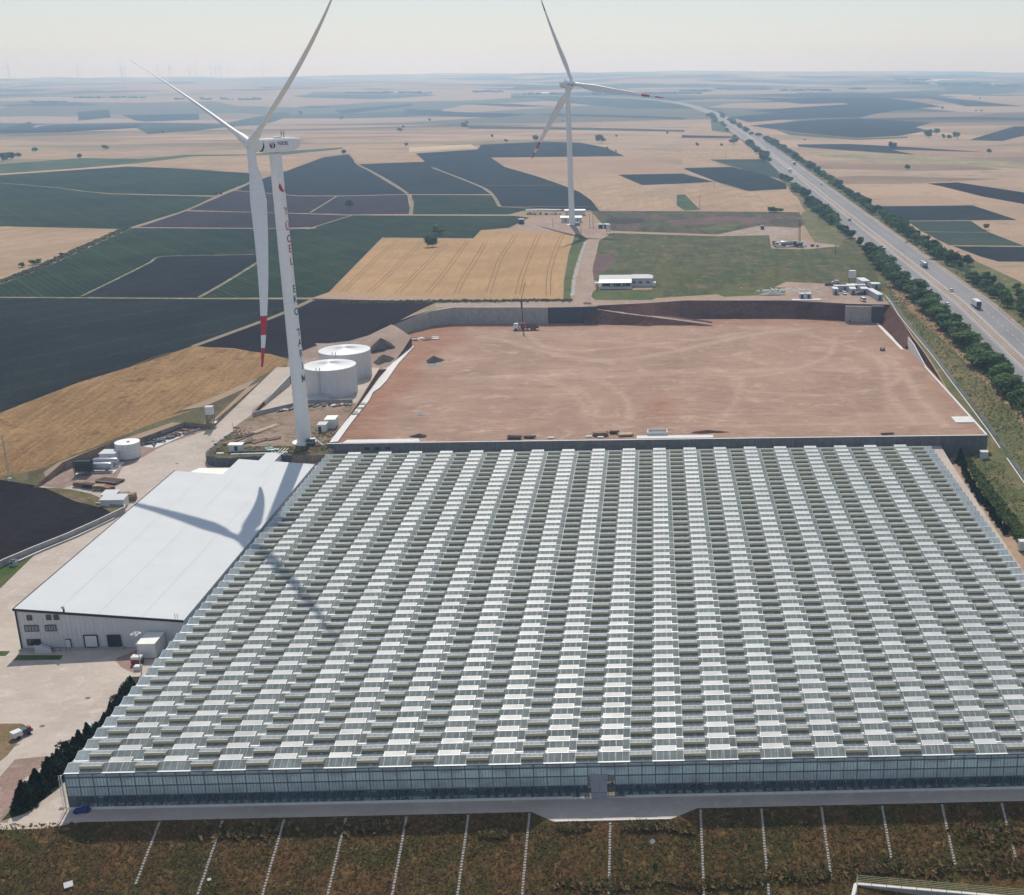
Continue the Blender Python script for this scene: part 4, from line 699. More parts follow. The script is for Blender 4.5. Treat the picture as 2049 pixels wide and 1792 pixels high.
for k in range(NR):
    yk = RY(k); mb = MB()
    y0, y1 = (yk-2, yk+2)
    near_open = [(NV0+PER*i, NV0+PER*i+VW) for i in range(20) if NV0+PER*i+VW < GX1-.3]
    for xa, xb, m_ in ((GX0, GX0+2.5, 'end_glass'), (GX0+2.5, GX1-3.0, 'roof_glass'), (GX1-3.0, GX1, 'end_glass')):
        mb.face([(xa, y0, EV), (xb, y0, EV), (xb, yk, RZ), (xa, yk, RZ)], m_)
        mb.face([(xa, yk, RZ), (xb, yk, RZ), (xb, y1, EV), (xa, y1, EV)], m_)
    for x in (GX0, GX1): mb.face([(x, y0, EV), (x, y1, EV), (x, yk, RZ)], 'wall_glass')
    span = mb.build('roof_span', gh)
    fr = MB()
    fr.box(GX0, GX1, yk-.05, yk+.05, RZ-.05, RZ+.05, 'frame_white')
    fr.box(GX0, GX1, y0-.2, y0+.2, EV-.10, EV+.07, 'vent_frame')
    n = int((GX1-GX0)/1.2)
    step = 1.2
    for i in range(n+1):
        x = GX0+step*i; hw = .035 if i % 2 == 0 else .02
        fr.face([(x-hw, y0, EV+.05), (x+hw, y0, EV+.05), (x+hw, yk, RZ+.04), (x-hw, yk, RZ+.04)], 'frame_white')
        fr.face([(x-hw, yk, RZ+.04), (x+hw, yk, RZ+.04), (x+hw, y1, EV+.05), (x-hw, y1, EV+.05)], 'frame_white')
    fr.build('roof_frame', span)
    for i in range(20):
        for s_, x0 in ((-1, NV0+PER*i), (1, FV0+PER*i)):
            if x0+VW > GX1-.2: continue
            if k < 8:
                src = near_me if s_ < 0 else far_me
                if src is None:
                    o = (mbn if s_ < 0 else mbf).build('vent', span)
                    if s_ < 0: near_me = o.data
                    else: far_me = o.data
                    o.location = (x0, yk, 0)
                elif nvent < 300: link_mesh('vent', src, span, (x0, yk, 0))
                else: flap_parts(rest, x0, x0+VW, yk, s_, True); continue
                nvent += 1
            else: flap_parts(rest, x0, x0+VW, yk+rnd.uniform(-.03, .03), s_, k < 16)
stuff(rest.build('roof_vents', gh))
GYB = RY(NR-1)+2
# steel inside: trusses, columns, lower screens, crops
mb = MB()
for k in range(0, NR+1):
    y = GY0+4*k
    mb.box(GX0+.1, GX1-.1, y-.08, y+.08, EV-.75, EV-.6, 'galvanised')
for i in range(41):
    x = GX0+4.79*i
    mb.box(x-.07, x+.07, GY0, GYB, EV-.35, EV-.22, 'frame_white')
    mb.box(x-.12, x+.12, GY0, GYB, EV-.9, EV-.8, 'frame_white')
    for k in range(0, 4): mb.box(x-.07, x+.07, GY0+.35+4*k, GY0+.5+4*k, .1, EV-.3, 'galvanised')
mb.build('steel_frame', gh)
mb = MB()
mb.face([(GX0+.3, GY0+13.2, 6.1), (GX1-.3, GY0+13.2, 6.1), (GX1-.3, GYB-.3, 6.1), (GX0+.3, GYB-.3, 6.1)], 'screen_cloth')
mb.build('ceiling_screen', gh)
mb = MB(); r0 = random.Random(3)
x = GX0+.6
while x < GX1-1:
    wd = .45; h = 2.1+r0.uniform(-.3, .5)
    if r0.random() > .12: mb.box(x, x+wd, GY0+1.6, GY0+26, .5, h, 'crop_green')
    x += 1.6
for i in range(900):
    x = r0.uniform(GX0+1, GX1-1); z = r0.uniform(.4, 2.3); s_ = r0.uniform(.15, .4); y = GY0+1.5+r0.uniform(-.3, .1)
    mb.face([(x-s_, y, z), (x+s_, y+.1, z+r0.uniform(-.1, .1)), (x, y, z+s_*1.6)], 'crop_green')
stuff(mb.build('crop_rows', gh))
mb = MB()
mb.face([(GX0+.5, GY0+.9, 2.7), (GX1-.5, GY0+.9, 2.7), (GX1-.5, GY0+.9, 6.9), (GX0+.5, GY0+.9, 6.9)], 'wall_screen')
mb.build('wall_screen', gh)
# front wall: base, rails, mullions, panes
DX0, DX1 = -12.5, -9.6
mb = MB()
for a, b in ((GX0-.1, DX0-3.2), (DX1+3.2, GX1+.1)): mb.box(a, b, GY0-.14, GY0+.14, -.05, .48, 'concrete_white')
mb.box(DX0-3.2, DX1+3.2, GY0-.12, GY0+.14, -.05, .12, 'concrete_white')
mb.box(GX0-.12, GX0+.12, GY0, GYB, -.05, .5, 'concrete_white'); mb.box(GX1-.12, GX1+.12, GY0, GYB, -.05, .5, 'concrete_white')
mb.build('concrete_base', gh)
mb = MB()
for z, h in ((2.62, .09), (4.5, .09), (6.35, .12)): mb.box(GX0, GX1, GY0-.09, GY0+.09, z-h, z+h, 'frame_blue')
mb.box(GX0-.1, GX1+.1, GY0-.24, GY0+.02, EV-.12, EV+.06, 'frame_blue')
mb.build('wall_rails', gh)
NB = 80; BW = (GX1-GX0)/NB
post = MB(); post.box(-.07, .07, -.08, .08, .45, EV-.05, 'frame_blue'); pm = post.build('mullion', gh); pm.location = (GX0, GY0, 0)
for i in range(1, NB+1): link_mesh('mullion', pm.data, gh, (GX0+BW*i, GY0, 0))
pane_me = {}
levels_ = [(.48, 2.58), (2.68, 4.42), (4.58, 6.26), (6.44, EV-.1)]
npane = 0
bars = MB()
for i in range(NB):
    x0 = GX0+BW*i+.07
    for j, (za, zb) in enumerate(levels_):
        if j < 2 and x0 < DX1 and x0+BW > DX0: continue
        if j == 3 and i > 56:                             # past 300 the rest of the top row stays one strip below
            continue
        if j not in pane_me:
            q = MB(); q.box(0, BW-.14, -.015, .015, za, zb, 'wall_glass_low' if j == 0 else 'wall_glass'); o = q.build('pane', gh); o.location = (x0, GY0, 0); pane_me[j] = o.data
        else: link_mesh('pane', pane_me[j], gh, (x0, GY0, 0))
    for t in (.25, .5, .75): bars.box(x0+(BW-.14)*t-.02, x0+(BW-.14)*t+.02, GY0-.04, GY0+.04, .48, 6.3, 'frame_blue')
q = MB(); q.box(GX0+BW*57+.07, GX1-.07, GY0-.015, GY0+.015, 6.44, EV-.1, 'wall_glass'); q.build('top_glazing', gh)
stuff(bars.build('glazing_bars', gh))
for x in (GX0, GX1):
    mb = MB(); mb.box(x-.015, x+.015, GY0+.05, GYB-.05, .5, EV, 'wall_glass'); sw = mb.build('side_wall', gh)
    mb = MB()
    for k in range(0, 93): mb.box(x-.06, x+.06, GY0+2*k-.05, GY0+2*k+.05, .5, EV, 'frame_white')
    for z in (2.5, 4.5, 6.4): mb.box(x-.05, x+.05, GY0, GYB, z-.06, z+.06, 'frame_white')
    mb.build('side_frame', sw)
mb = MB(); mb.box(GX0, GX1, GYB-.02, GYB+.02, .3, EV, 'wall_glass'); mb.build('back_wall', gh)
# folded white steel along the left eave
mb = MB()
for k in range(NR): mb.tube((GX0-.05, RY(k)-2, EV+.1), (GX0-1.2, RY(k)-2, EV-1.2), .06, 'frame_white', 4)
mb.box(GX0-1.25, GX0-1.1, GY0+4, GYB, EV-1.3, EV-1.1, 'frame_white')
mb.build('eave_brackets', gh)
mb = MB()
mb.tube((GX0-.5, GY0-.3, .1), (GX0-.5, GY0-.3, EV-.2), .12, 'frame_white', 6)
mb.tube((GX0-.9, GY0-.3, .1), (GX0-.9, GY0-.3, EV-.2), .05, 'frame_white', 6); mb.build('downpipe', gh)
# double sliding door
mb = MB(); mb.box(DX0, DX1, GY0-.22, GY0-.1, .1, 4.75, 'trim_door' if 'trim_door' in MATS else 'frame_blue')
MATS['door_grey'] = solid('door_grey', (.33, .36, .42), .6, streak=.1)
mb = MB(); mb.box(DX0-.15, DX1+.15, GY0-.3, GY0-.1, 4.0, 4.85, 'door_grey'); d0 = mb.build('door_frame', gh)
for s_ in (0, 1):
    mb = MB(); xa = DX0+.03+s_*1.45; mb.box(xa, xa+1.4, GY0-.26, GY0-.14, .1, 4.0, 'door_grey'); mb.box(xa, xa+1.4, GY0-.28, GY0-.12, 1.15, 1.25, 'frame_blue'); mb.build('door', gh)
# apron edge and widened entrance
mb = MB()
ap = [(-23, 189.3), (-18, 186.3), (1, 186.1), (6.8, 189.2)]
mb.prism([(-23, 189.4), (-18.8, 186.2), (1.6, 186.1), (6.5, 189.4)], -.35, .03, 'concrete_white', 'concrete_yard')
structure(mb.build('entrance_apron'))
mb = MB(); mb.prism([(-119.5, 189.5), (-113.5, 187.4), (-106, 187.5), (-99.5, 189.5)], -.3, .03, 'concrete_white', 'concrete_yard'); structure(mb.build('corner_apron'))
mb = MB(); mb.box(-18.5, 1.2, 186.02, 186.3, -.3, .12, 'concrete_white'); o = mb.build('kerb'); tag(o, 'pale concrete kerb on the edge of the entrance apron before the greenhouse door', 'kerb')
# stepped drainage channels down the bank
bz = natural
base = None
DR = [(-86.9, -.05, 11), (-76.1, -.045, 13.5), (-65.5, -.04, 14.5), (-54.9, -.03, 15.5), (-44.4, -.02, 15.5), (-33.7, -.015, 15.5), (-23.1, -.01, 15.5), (-8.9, 0, 15.5), (6.8, .0, 15.5), (17.5, .005, 15.2), (28.1, .01, 12.5), (38.8, .01, 11), (49.4, .01, 11), (60., .01, 10)]
names_ = ['leftmost', 'second from the left', 'third from the left', 'fourth from the left', 'fifth from the left', 'sixth from the left', 'seventh from the left', 'just before the entrance apron', 'sixth from the right', 'fifth from the right', 'fourth from the right', 'third from the right', 'second from the right', 'rightmost']
for (x, sk, ln), nm in zip(DR, names_):
    mb = MB(); r0 = random.Random(int(x*10)); y = -.35 if abs(x+8.9) > 1 else -3.5
    while y > -ln:
        zz = bz(x, 189.2+y-.2); j = r0.uniform(-.03, .03)+sk*(-y)
        if True:
            mb.box(-.2+j, .2+j, y-.36, y, zz-.1, zz+r0.uniform(.1, .16), 'stone_pale')
        mb.box(-.2+j, .2+j, y-.47, y-.36, zz-.2, zz+.04, 'concrete')
        y -= .47
    o = mb.build('drainage_channel'); o.location = (x, 189.2, 0)
    tag(o, 'stepped pale block channel running down the brown bank, ' + nm, 'drain', 'stepped drainage channels on the bank')

# ------------------------------------------------------------------ packhouse
ph_ = thing('packhouse', 'long white packhouse with a broad sloping sheet roof beside the greenhouse', 'building')
RZp = lambda x, y=0: 9.85-3.45*(x+142.8)/36.3
roofp = [(-142.8, 257.2), (-106.3, 257.4), (-106.3, 370.3), (-118.5, 369.9), (-118.6, 378.0), (-123.3, 378.2), (-123.4, 370.2), (-129.5, 369.9), (-129.1, 355.0), (-143.6, 355.3)]
mb = MB()
foot = [(x+.15 if x < -125 else x, y+.1, 0) for x, y in roofp]
r2 = [(x, y) for x, y in roofp]
for i in range(len(r2)):
    a, b = r2[i], r2[(i+1) % len(r2)]
    mb.face([(a[0], a[1], -.5), (b[0], b[1], -.5), (b[0], b[1], RZp(*b)-.1), (a[0], a[1], RZp(*a)-.1)], 'wall_panel')
wall = mb.build('wall', ph_)
mb = MB()
for i in range(36):
    x = -142.3+i*1.0
    mb.box(x-.012, x+.012, 257.165, 257.2, .6, RZp(x)-.3, 'wall_panel')
stuff(mb.build('panel_seams', wall))
# roof in long sheets, ribs across
rf = None
def roof_piece(x0, x1, y0, y1, name='roof_sheet'):
    m_ = MB(); m_.face([(x0, y0, RZp(x0)), (x1, y0, RZp(x1)), (x1, y1, RZp(x1)), (x0, y1, RZp(x0))], 'roof_white')
    m_.face([(x0, y0, RZp(x0)-.12), (x0, y1, RZp(x0)-.12), (x1, y1, RZp(x1)-.12), (x1, y0, RZp(x1)-.12)], 'roof_white')
    n_ = max(1, int(abs(y1-y0)/1.0))
    for i in range(n_+1):
        y = y0+(y1-y0)*i/n_
        m_.face([(x0, y-.05, RZp(x0)+.0), (x1, y-.05, RZp(x1)+.0), (x1, y, RZp(x1)+.012), (x0, y, RZp(x0)+.012)], 'roof_white')
        m_.face([(x0, y, RZp(x0)+.012), (x1, y, RZp(x1)+.012), (x1, y+.05, RZp(x1)+.0), (x0, y+.05, RZp(x0)+.0)], 'roof_white')
    return m_.build(name, ph_)
for a, b in ((-143.2, -134.02), (-133.98, -125.02), (-124.98, -115.52), (-115.48, -106.3)):
    for c, d in ((257.1, 295.4), (295.44, 333.), (333.04, 354.9)): roof_piece(a, b, c, d)
roof_piece(-129.3, -118.6, 354.94, 370.); roof_piece(-118.56, -106.3, 354.94, 370.3); roof_piece(-123.3, -118.6, 370.04, 378.1)
mb = MB()
mb.face([(-143.3, 257.0, RZp(-143.3)-.45), (-106.3, 257.0, RZp(-106.3)-.45), (-106.3, 257.0, RZp(-106.3)+.08), (-143.3, 257.0, RZp(-143.3)+.08)], 'trim_dark')
mb.face([(-143.3, 257.0, RZp(-143.3)+.08), (-106.3, 257.0, RZp(-106.3)+.08), (-106.3, 257.25, RZp(-106.3)+.08), (-143.3, 257.25, RZp(-143.3)+.08)], 'trim_dark')
mb.box(-143.0, -142.7, 256.98, 257.12, -.1, 9.5, 'trim_dark')
mb.box(-143.45, -143.2, 257.0, 355.3, RZp(-143.3)-.3, RZp(-143.3)+.06, 'trim_dark')
mb.build('roof_trim', ph_)
def window(x0, x1, z0, z1, n, dark=True, first_w=None):
    m_ = MB(); t = .1; y = 257.08
    m_.box(x0, x1, y-.06, y+.08, z0, z0+t, 'trim_dark'); m_.box(x0, x1, y-.06, y+.08, z1-t, z1, 'trim_dark')
    m_.box(x0, x0+t, y-.058, y+.08, z0+t, z1-t, 'trim_dark'); m_.box(x1-t, x1, y-.058, y+.08, z0+t, z1-t, 'trim_dark')
    wdw = m_.build('window', ph_)
    wd = (x1-x0-2*t)/n
    for i in range(n):
        xa = x0+t+wd*i
        q = MB(); q.box(xa+.05, xa+wd-.05, y-.01, y+.03, z0+t+.05, z1-t-.05, 'glass_dark' if dark else 'glass_grey'); q.build('pane', wdw)
        if i: q = MB(); q.box(xa-.05, xa+.05, y-.05, y+.06, z0+t, z1-t, 'trim_dark'); q.build('window_bar', wdw)
window(-140.6, -139.5, 7.13, 8.31, 1); window(-136.35, -135.3, 7.12, 8.31, 1); window(-134.7, -133.65, 7.12, 8.31, 1)
window(-141.5, -138.45, 4.38, 5.9, 4, False); window(-136.95, -134.55, 4.36, 5.9, 4, False); window(-141.5, -138.5, .97, 2.5, 3)
mb = MB(); mb.box(-128.9, -128.65, 256.95, 257.1, .1, 3.25, 'trim_dark'); mb.box(-126.0, -125.75, 256.95, 257.1, .1, 3.25, 'trim_dark'); mb.box(-128.9, -125.75, 256.94, 257.1, 3.1, 3.3, 'trim_dark'); dk = mb.build('loading_door', ph_)
dk['label'] = 'closed pale sectional loading door with a dark frame'
q = MB()
for i in range(5): q.box(-128.62, -126.02, 257.0, 257.1, .42+i*.54, .94+i*.54, 'container_white')
q.build('door_leaf', dk)
q = MB(); q.box(-128.6, -126.1, 256.6, 257.1, -.2, .38, 'trim_dark'); q.build('dock_leveller', dk)
mb = MB(); mb.box(-123.7, -120.7, 256.96, 257.12, .0, 3.2, 'trim_dark'); mb.box(-123.55, -120.85, 256.93, 257.0, .2, 3.05, 'black_gap'); o = mb.build('loading_door', ph_); o['label'] = 'open loading door, dark inside'
mb = MB(); mb.box(-132.9, -131.9, 256.99, 257.12, .2, 2.3, 'container_white'); mb.box(-133, -131.8, 256.93, 257.1, 2.28, 2.4, 'trim_dark'); mb.box(-131.9, -131.78, 256.93, 257.1, .2, 2.3, 'trim_dark'); mb.build('door', ph_)
# stair with white parapet
mb = MB()
mb.face([(-139.0, 255.0, 0), (-135.4, 255.0, 0), (-135.4, 255.0, 1.1), (-136.2, 255.0, 1.2), (-138.3, 255.0, 2.0), (-139.0, 255.0, 2.0)], 'wall_panel')
mb.box(-139.0, -135.4, 255.02, 255.14, 0, 1.0, 'wall_panel')
for i in range(5): mb.box(-138.6+i*.55, -138.05+i*.55, 255.15, 256.9, 0, 1.35-i*.25, 'concrete_white')
mb.build('stair', ph_)
mb = MB()
for x in (-135.3, -134.8, -133.6, -132.2, -131.4): mb.tube((x, 255.4, 0), (x, 255.4, 1.2), .04, 'trim_dark', 5)
mb.tube((-135.3, 255.4, 1.2), (-131.4, 255.4, 1.2), .04, 'trim_dark', 5); mb.tube((-135.4, 255.1, 1.9), (-134.6, 255.1, .9), .04, 'trim_dark', 5)
mb.build('handrail', ph_)
mb = MB(); mb.box(-143.2, -120.0, 256.2, 257.1, -.3, .35, 'concrete'); mb.build('plinth', ph_)
mb = MB(); mb.tube((-132.5, 257.6, 8.8), (-132.5, 257.6, 9.8), .22, 'dark_steel', 8); mb.tube((-132.5, 257.6, 9.7), (-132.5, 257.2, 10.0), .3, 'galvanised', 8); mb.build('roof_vent', ph_)
mb = MB()
for x in (-108.3, -107.7): mb.tube((x, 257.6, 6.5), (x, 257.6, 8.0), .05, 'galvanised', 5)
for z in (7.0, 7.5): mb.tube((-108.3, 257.6, z), (-107.7, 257.6, z), .04, 'galvanised', 5)
mb.build('roof_ladder', ph_)
mb = MB()
cpoly = [(-144.1, 369.4), (-142.6, 372.6), (-129.6, 372.1), (-129.6, 366.), (-129.1, 356), (-143.4, 356)]
mb.prism(cpoly, 4.6, 5.0, 'roof_cream', 'roof_cream')
for x, y in ((-143.6, 369.5), (-142.4, 372), (-131, 371.5)): mb.tube((x, y, 3), (x, y, 4.7), .12, 'galvanised', 6)
mb.build('canopy', ph_)
mb = MB()
for i in range(5): mb.tube((-122.6+i*1.0, 377.5, 7.3), (-122.0+i*1.0, 384, 7.6), .09, 'galvanised', 5)
mb.box(-122.9, -118.2, 377.9, 379, 6.2, 7.35, 'galvanised'); mb.build('pipe_bridge', ph_)

# ------------------------------------------------------------------ retaining walls
def seg_wall(name, label, pts, zb, zt, th, m, cap, group=None):
    t_ = thing(name, label, 'wall', (0, 0, 0), 0, group)
    l = resample([tuple(p) for p in pts], False)+[tuple(pts[-1])]
    for i in range(len(l)-1):
        mb = wall_along([l[i], l[i+1]], zb, (lambda x, y, j=i: zt(x, y)+.004*(j % 2)), th, m, cap); mb.build('wall_panel', t_)
    return t_
fw = seg_wall('retaining_wall', 'long dark concrete retaining wall between the greenhouse and the bare earth pad', [(-106.2, 386), (108.2, 385.6)], lambda x, y: -.5, lambda x, y: 8.35, .7, 'concrete_dark', 'concrete_white')
for x in (-93.5, -90.2, -86.8):
    mb = MB(); mb.box(x-.85, x+.85, 385.55, 385.68, 6.1, 7.0, 'black_gap'); mb.build('wall_slot', fw)
mb = MB(); mb.prism([(-101.5, 386.4), (-76.5, 386.4), (-77.5, 390.0), (-100.5, 389.7)], 7.0, 8.4, 'concrete_dark', 'concrete_white'); o = mb.build('concrete_slab'); tag(o, 'pale concrete roof slab above the three wall slots at the pad corner', 'slab')
mb = MB(); mb.prism([(-6.5, 386.5), (18.5, 386.5), (18.5, 389.6), (-6.5, 389.9)], 7.5, 8.45, 'concrete', 'concrete_white'); mb.box(-3, 3.6, 390, 390.3, 8, 9.5, 'concrete_white'); mb.box(-3, -2.7, 390.3, 393.5, 8, 9.4, 'concrete_white'); mb.box(3.3, 3.6, 390.3, 393.5, 8, 9.4, 'concrete_white'); mb.box(-3, 3.6, 393.5, 393.8, 8, 9.5, 'concrete_white')
o = mb.build('concrete_sump'); tag(o, 'open concrete sump box with a pale slab at the front edge of the earth pad', 'sump')
tw = thing('side_wall', 'white-topped wall running back along the left edge of the earth pad', 'wall')
mb = MB(); a = [tuple(p) for p in Y['white_wall']]; b = [tuple(p) for p in Y['white_wall_in']]
b = [(-103.2, 387.9), (-103.9, 409), (-104.3, 440), (-105.3, 451), (-104.2, 458), (-103.9, 469), (-104.9, 497), (-104.3, 530)]
a = [(-105.7, 387.), (-106.3, 409), (-106.7, 440), (-107.4, 451), (-107.6, 458), (-107.9, 469), (-107.5, 497), (-105.9, 530)]
for i in range(len(a)-1):
    q = MB(); q.prism([a[i], a[i+1], b[i+1], b[i]], 6.5, 8.45+.004*(i % 2), 'concrete', 'concrete_white'); q.build('wall_panel', tw)
seg_wall('curved_wall', 'curved grey concrete wall on the far left side of the earth pad', [(-117.8, 549.7), (-111.2, 563.6), (-104.2, 574.7), (-94.9, 579.8), (-67.2, 578.6), (-50.2, 577.4)], lambda x, y: 7.5, lambda x, y: natural(x, y)+.35-.06*max(0, -95-x), .6, 'concrete', 'concrete_white')
seg_wall('dark_wall', 'dark wet-looking wall section between the curved wall and the dirt ramp', [(-49.9, 577.4), (-27.2, 578.2)], lambda x, y: 7.5, lambda x, y: natural(x, y)+.3, .6, 'concrete_black', 'concrete')
seg_wall('grey_wall', 'pale grey concrete wall piece in the far right corner of the earth pad', [(89.5, 573.6), (101.6, 572.0)], lambda x, y: 7.5, lambda x, y: 15.7, .6, 'concrete', 'concrete_white')
seg_wall('black_wall', 'black formwork wall piece closing the far right corner of the pad', [(101.9, 572.0), (107.3, 571.3)], lambda x, y: 7.5, lambda x, y: 15.9, .6, 'concrete_black', 'concrete_white')
seg_wall('white_panel_wall', 'short white concrete wall on the right edge of the earth pad', [(107.9, 516), (108.2, 481)], lambda x, y: 7.5, lambda x, y: 8+5.0*min(1., max(0., (y-478)/30.)), .4, 'concrete_white', 'concrete_white')
mb = MB(); mb.box(107.6, 108.3, 386, 481, 7.6, 8.5, 'concrete_white'); o = mb.build('kerb_wall'); tag(o, 'low pale kerb wall along the right edge of the earth pad', 'wall')
mb = MB(); mb.prism([(103.4, 570), (104.6, 570), (106.6, 514), (104.6, 514)], 7.9, 8.12, 'concrete_white'); o = mb.build('wall_footing'); tag(o, 'long white concrete footing strip at the foot of the right cut slope', 'footing')
mb = MB(); mb.box(101.5, 108.4, 401, 408.2, 7.9, 8.3, 'concrete_white'); o = mb.build('concrete_slab'); tag(o, 'square white concrete slab in the near right corner of the earth pad', 'slab')
for z in range(5):
    pass
seg_wall('boundary_wall', 'pale concrete boundary wall between the dark field and the yard, left of the packhouse', [(-152.5, 338.8), (-155.8, 330.2), (-160.5, 319.8), (-165.4, 311.2), (-169.3, 303.4), (-171.8, 295), (-174.5, 286), (-185, 265)], lambda x, y: -.5, lambda x, y: max(natural(x-4, y), yardz(x, y))+.9, .35, 'concrete', 'concrete_white')
mb = wall_along([(-162.5, 343.5), (-153.2, 341.3), (-152.5, 338.8)], lambda x, y: 1, lambda x, y: 4.3, .3, 'concrete', 'concrete_white'); o = mb.build('low_wall'); tag(o, 'short low wall behind the white sheds at the field corner', 'wall')
# rough dark stone wall round the turbine platform: courses of blocks
sw_ = thing('stone_wall', 'dark rough stone retaining wall curving round the turbine platform', 'wall')
pl = smooth_line(plat_edge[1:11], 6); 
mb = wall_along([(x, y) for x, y in pl], lambda x, y: yardz(x, y)-.3, lambda x, y: 7.05, .5, 'stone_dark'); mb.build('wall_core', sw_)
r0 = random.Random(8); blocks = MB(); ln = 0.
L_ = [Vector(p) for p in pl]
for i in range(len(L_)-1):
    a, b = L_[i], L_[i+1]; d = b-a; nn = Vector((-d.y, d.x)).normalized(); n_ = max(1, int(d.length/.9))
    for j in range(n_):
        p = a+d*((j+.5)/n_); z = yardz(p.x, p.y)-.2
        while z < 7.0:
            h = r0.uniform(.35, .55); s_ = r0.uniform(.02, .16)
            for sgn in (-1,):
                q = p+nn*sgn*(.22+s_)
                blocks.box(-.42, .42, -.15, .15, z, z+h-.06, 'stone_dark', math.atan2(d.y, d.x), (q.x, q.y))
                q = p-nn*sgn*(.22+s_); blocks.box(-.42, .42, -.15, .15, z, z+h-.06, 'stone_dark', math.atan2(d.y, d.x), (q.x, q.y))
            z += h
stuff(blocks.build('stone_blocks', sw_))
seg_wall('tank_yard_wall', 'low concrete wall in front of the two white tanks', [(-140.8, 422.0), (-130.2, 433.6), (-126.0, 437.9), (-109.9, 438.0)], lambda x, y: 6.5, lambda x, y: 9.3, .3, 'concrete', 'concrete_white')
seg_wall('ramp_wall', 'concrete side wall of the road climbing past the tanks', [(-140.7, 435.3), (-140.1, 466)], lambda x, y: 7.5, lambda x, y: yardz(-145, y)+.8, .3, 'concrete', 'concrete_white')
mb = MB(); mb.box(-107.9, -107.4, 438, 492, 7.9, 8.5, 'concrete_white'); o = mb.build('kerb_wall'); tag(o, 'thin kerb wall on the right side of the tank yard', 'wall')
# ------------------------------------------------------------------ wind turbines
def tower_r(t, r0, r1): return r0+(r1-r0)*t
def blade_mesh(parent, red, R=66., pitch_=-72.):
    mb = MB(); n = 26; st = 34; rows = []; mats = []
    for i in range(st+1):
        t = i/st; r = 1.2+(R-1.2)*t
        if t < .04: ch, th_ = 2.5, 2.5
        elif t < .22:
            k = _s((t-.04)/.18); ch = 2.5+1.9*k; th_ = 2.5-.8*k
        else:
            k = (t-.22)/.78; ch = 4.4*(1-k)**.9*.88+.45*(1-k)+.55; th_ = max(.3, 1.75*(1-k)**.95)
        tw = math.radians(pitch_+14*(1-t)**2)
        yo = -4.6*t**2.6                                      # tips bend downwind under load is negative local Y
        row = []
        off = -(.12*ch if t > .1 else 0)
        for j in range(n):
            a = 2*math.pi*j/n; px_ = math.cos(a)*ch/2; py_ = math.sin(a)*th_/2*(1 if t < .06 else (.55+.45*math.cos(a)))
            x_ = px_+off; row.append((x_*math.cos(tw)-py_*math.sin(tw), x_*math.sin(tw)+py_*math.cos(tw)+yo, r))
        rows.append(row)
    for i in range(st):
        t = (i+.5)/st
        m = 'turbine_red' if red and (.755 < t < .845 or t > .925) else 'turbine_white'
        mb.grid([rows[i], rows[i+1]], m, True, True)
    mb.face(rows[-1], 'turbine_red' if red else 'turbine_white')
    o = mb.build('blade', parent); bpy_weld(o.data); return o
def bpy_weld(me):
    bm = bmesh.new(); bm.from_mesh(me); bmesh.ops.remove_doubles(bm, verts=bm.verts, dist=1e-4); bm.to_mesh(me); bm.free()
def text_mesh(txt, size, m, bold=.012):
    cu = bpy.data.curves.new('lettering', 'FONT'); cu.body = txt; cu.size = size; cu.align_x = 'CENTER'; cu.align_y = 'CENTER'; cu.extrude = .0; cu.offset = bold*size; cu.resolution_u = 3
    ob = bpy.data.objects.new('lettering', cu); COL.objects.link(ob); bpy.context.view_layer.update()
    me = bpy.data.meshes.new_from_object(ob); bpy.data.objects.remove(ob); bpy.data.curves.remove(cu)
    me.materials.clear(); me.materials.append(MATS[m]); return me
def bend_mesh(me, cx_, cy_c, z, ang, rad):
    """lay a flat mesh (x across, y up) on a cylinder at height z round angle ang"""
    bm = bmesh.new(); bm.from_mesh(me)
    for k in range(-8, 9):
        g = bm.verts[:]+bm.edges[:]+bm.faces[:]
        bmesh.ops.bisect_plane(bm, geom=g, plane_co=(k*.2, 0, 0), plane_no=(1, 0, 0))
    for v in bm.verts:
        r = rad(z+v.co.y)+.03; a = ang+v.co.x/r
        v.co = Vector((cx_+r*math.cos(a), cy_c+r*math.sin(a), z+v.co.y))
    bmesh.ops.recalc_face_normals(bm, faces=bm.faces); bm.to_mesh(me); bm.free()
def logo_mesh(s, m, m2):
    """round emblem: a disc split by a pale V"""
    mb = MB(); n = 28
    def arc(a0, a1, k=10): return [(s*math.cos(math.radians(a0+(a1-a0)*i/k)), s*math.sin(math.radians(a0+(a1-a0)*i/k)), 0) for i in range(k+1)]
    mb.face(arc(135, 262)+[(-.1*s, -.75*s, 0)], m)
    mb.face(arc(278, 405)+[(.1*s, -.75*s, 0)], m)
    mb.face([(-.42*s, .85*s, 0), (-.1*s, -.2*s, 0), (.1*s, -.2*s, 0), (.42*s, .85*s, 0)][::-1], m2)
    o = mb.build('logo'); me = o.data; bpy.data.objects.remove(o); return me
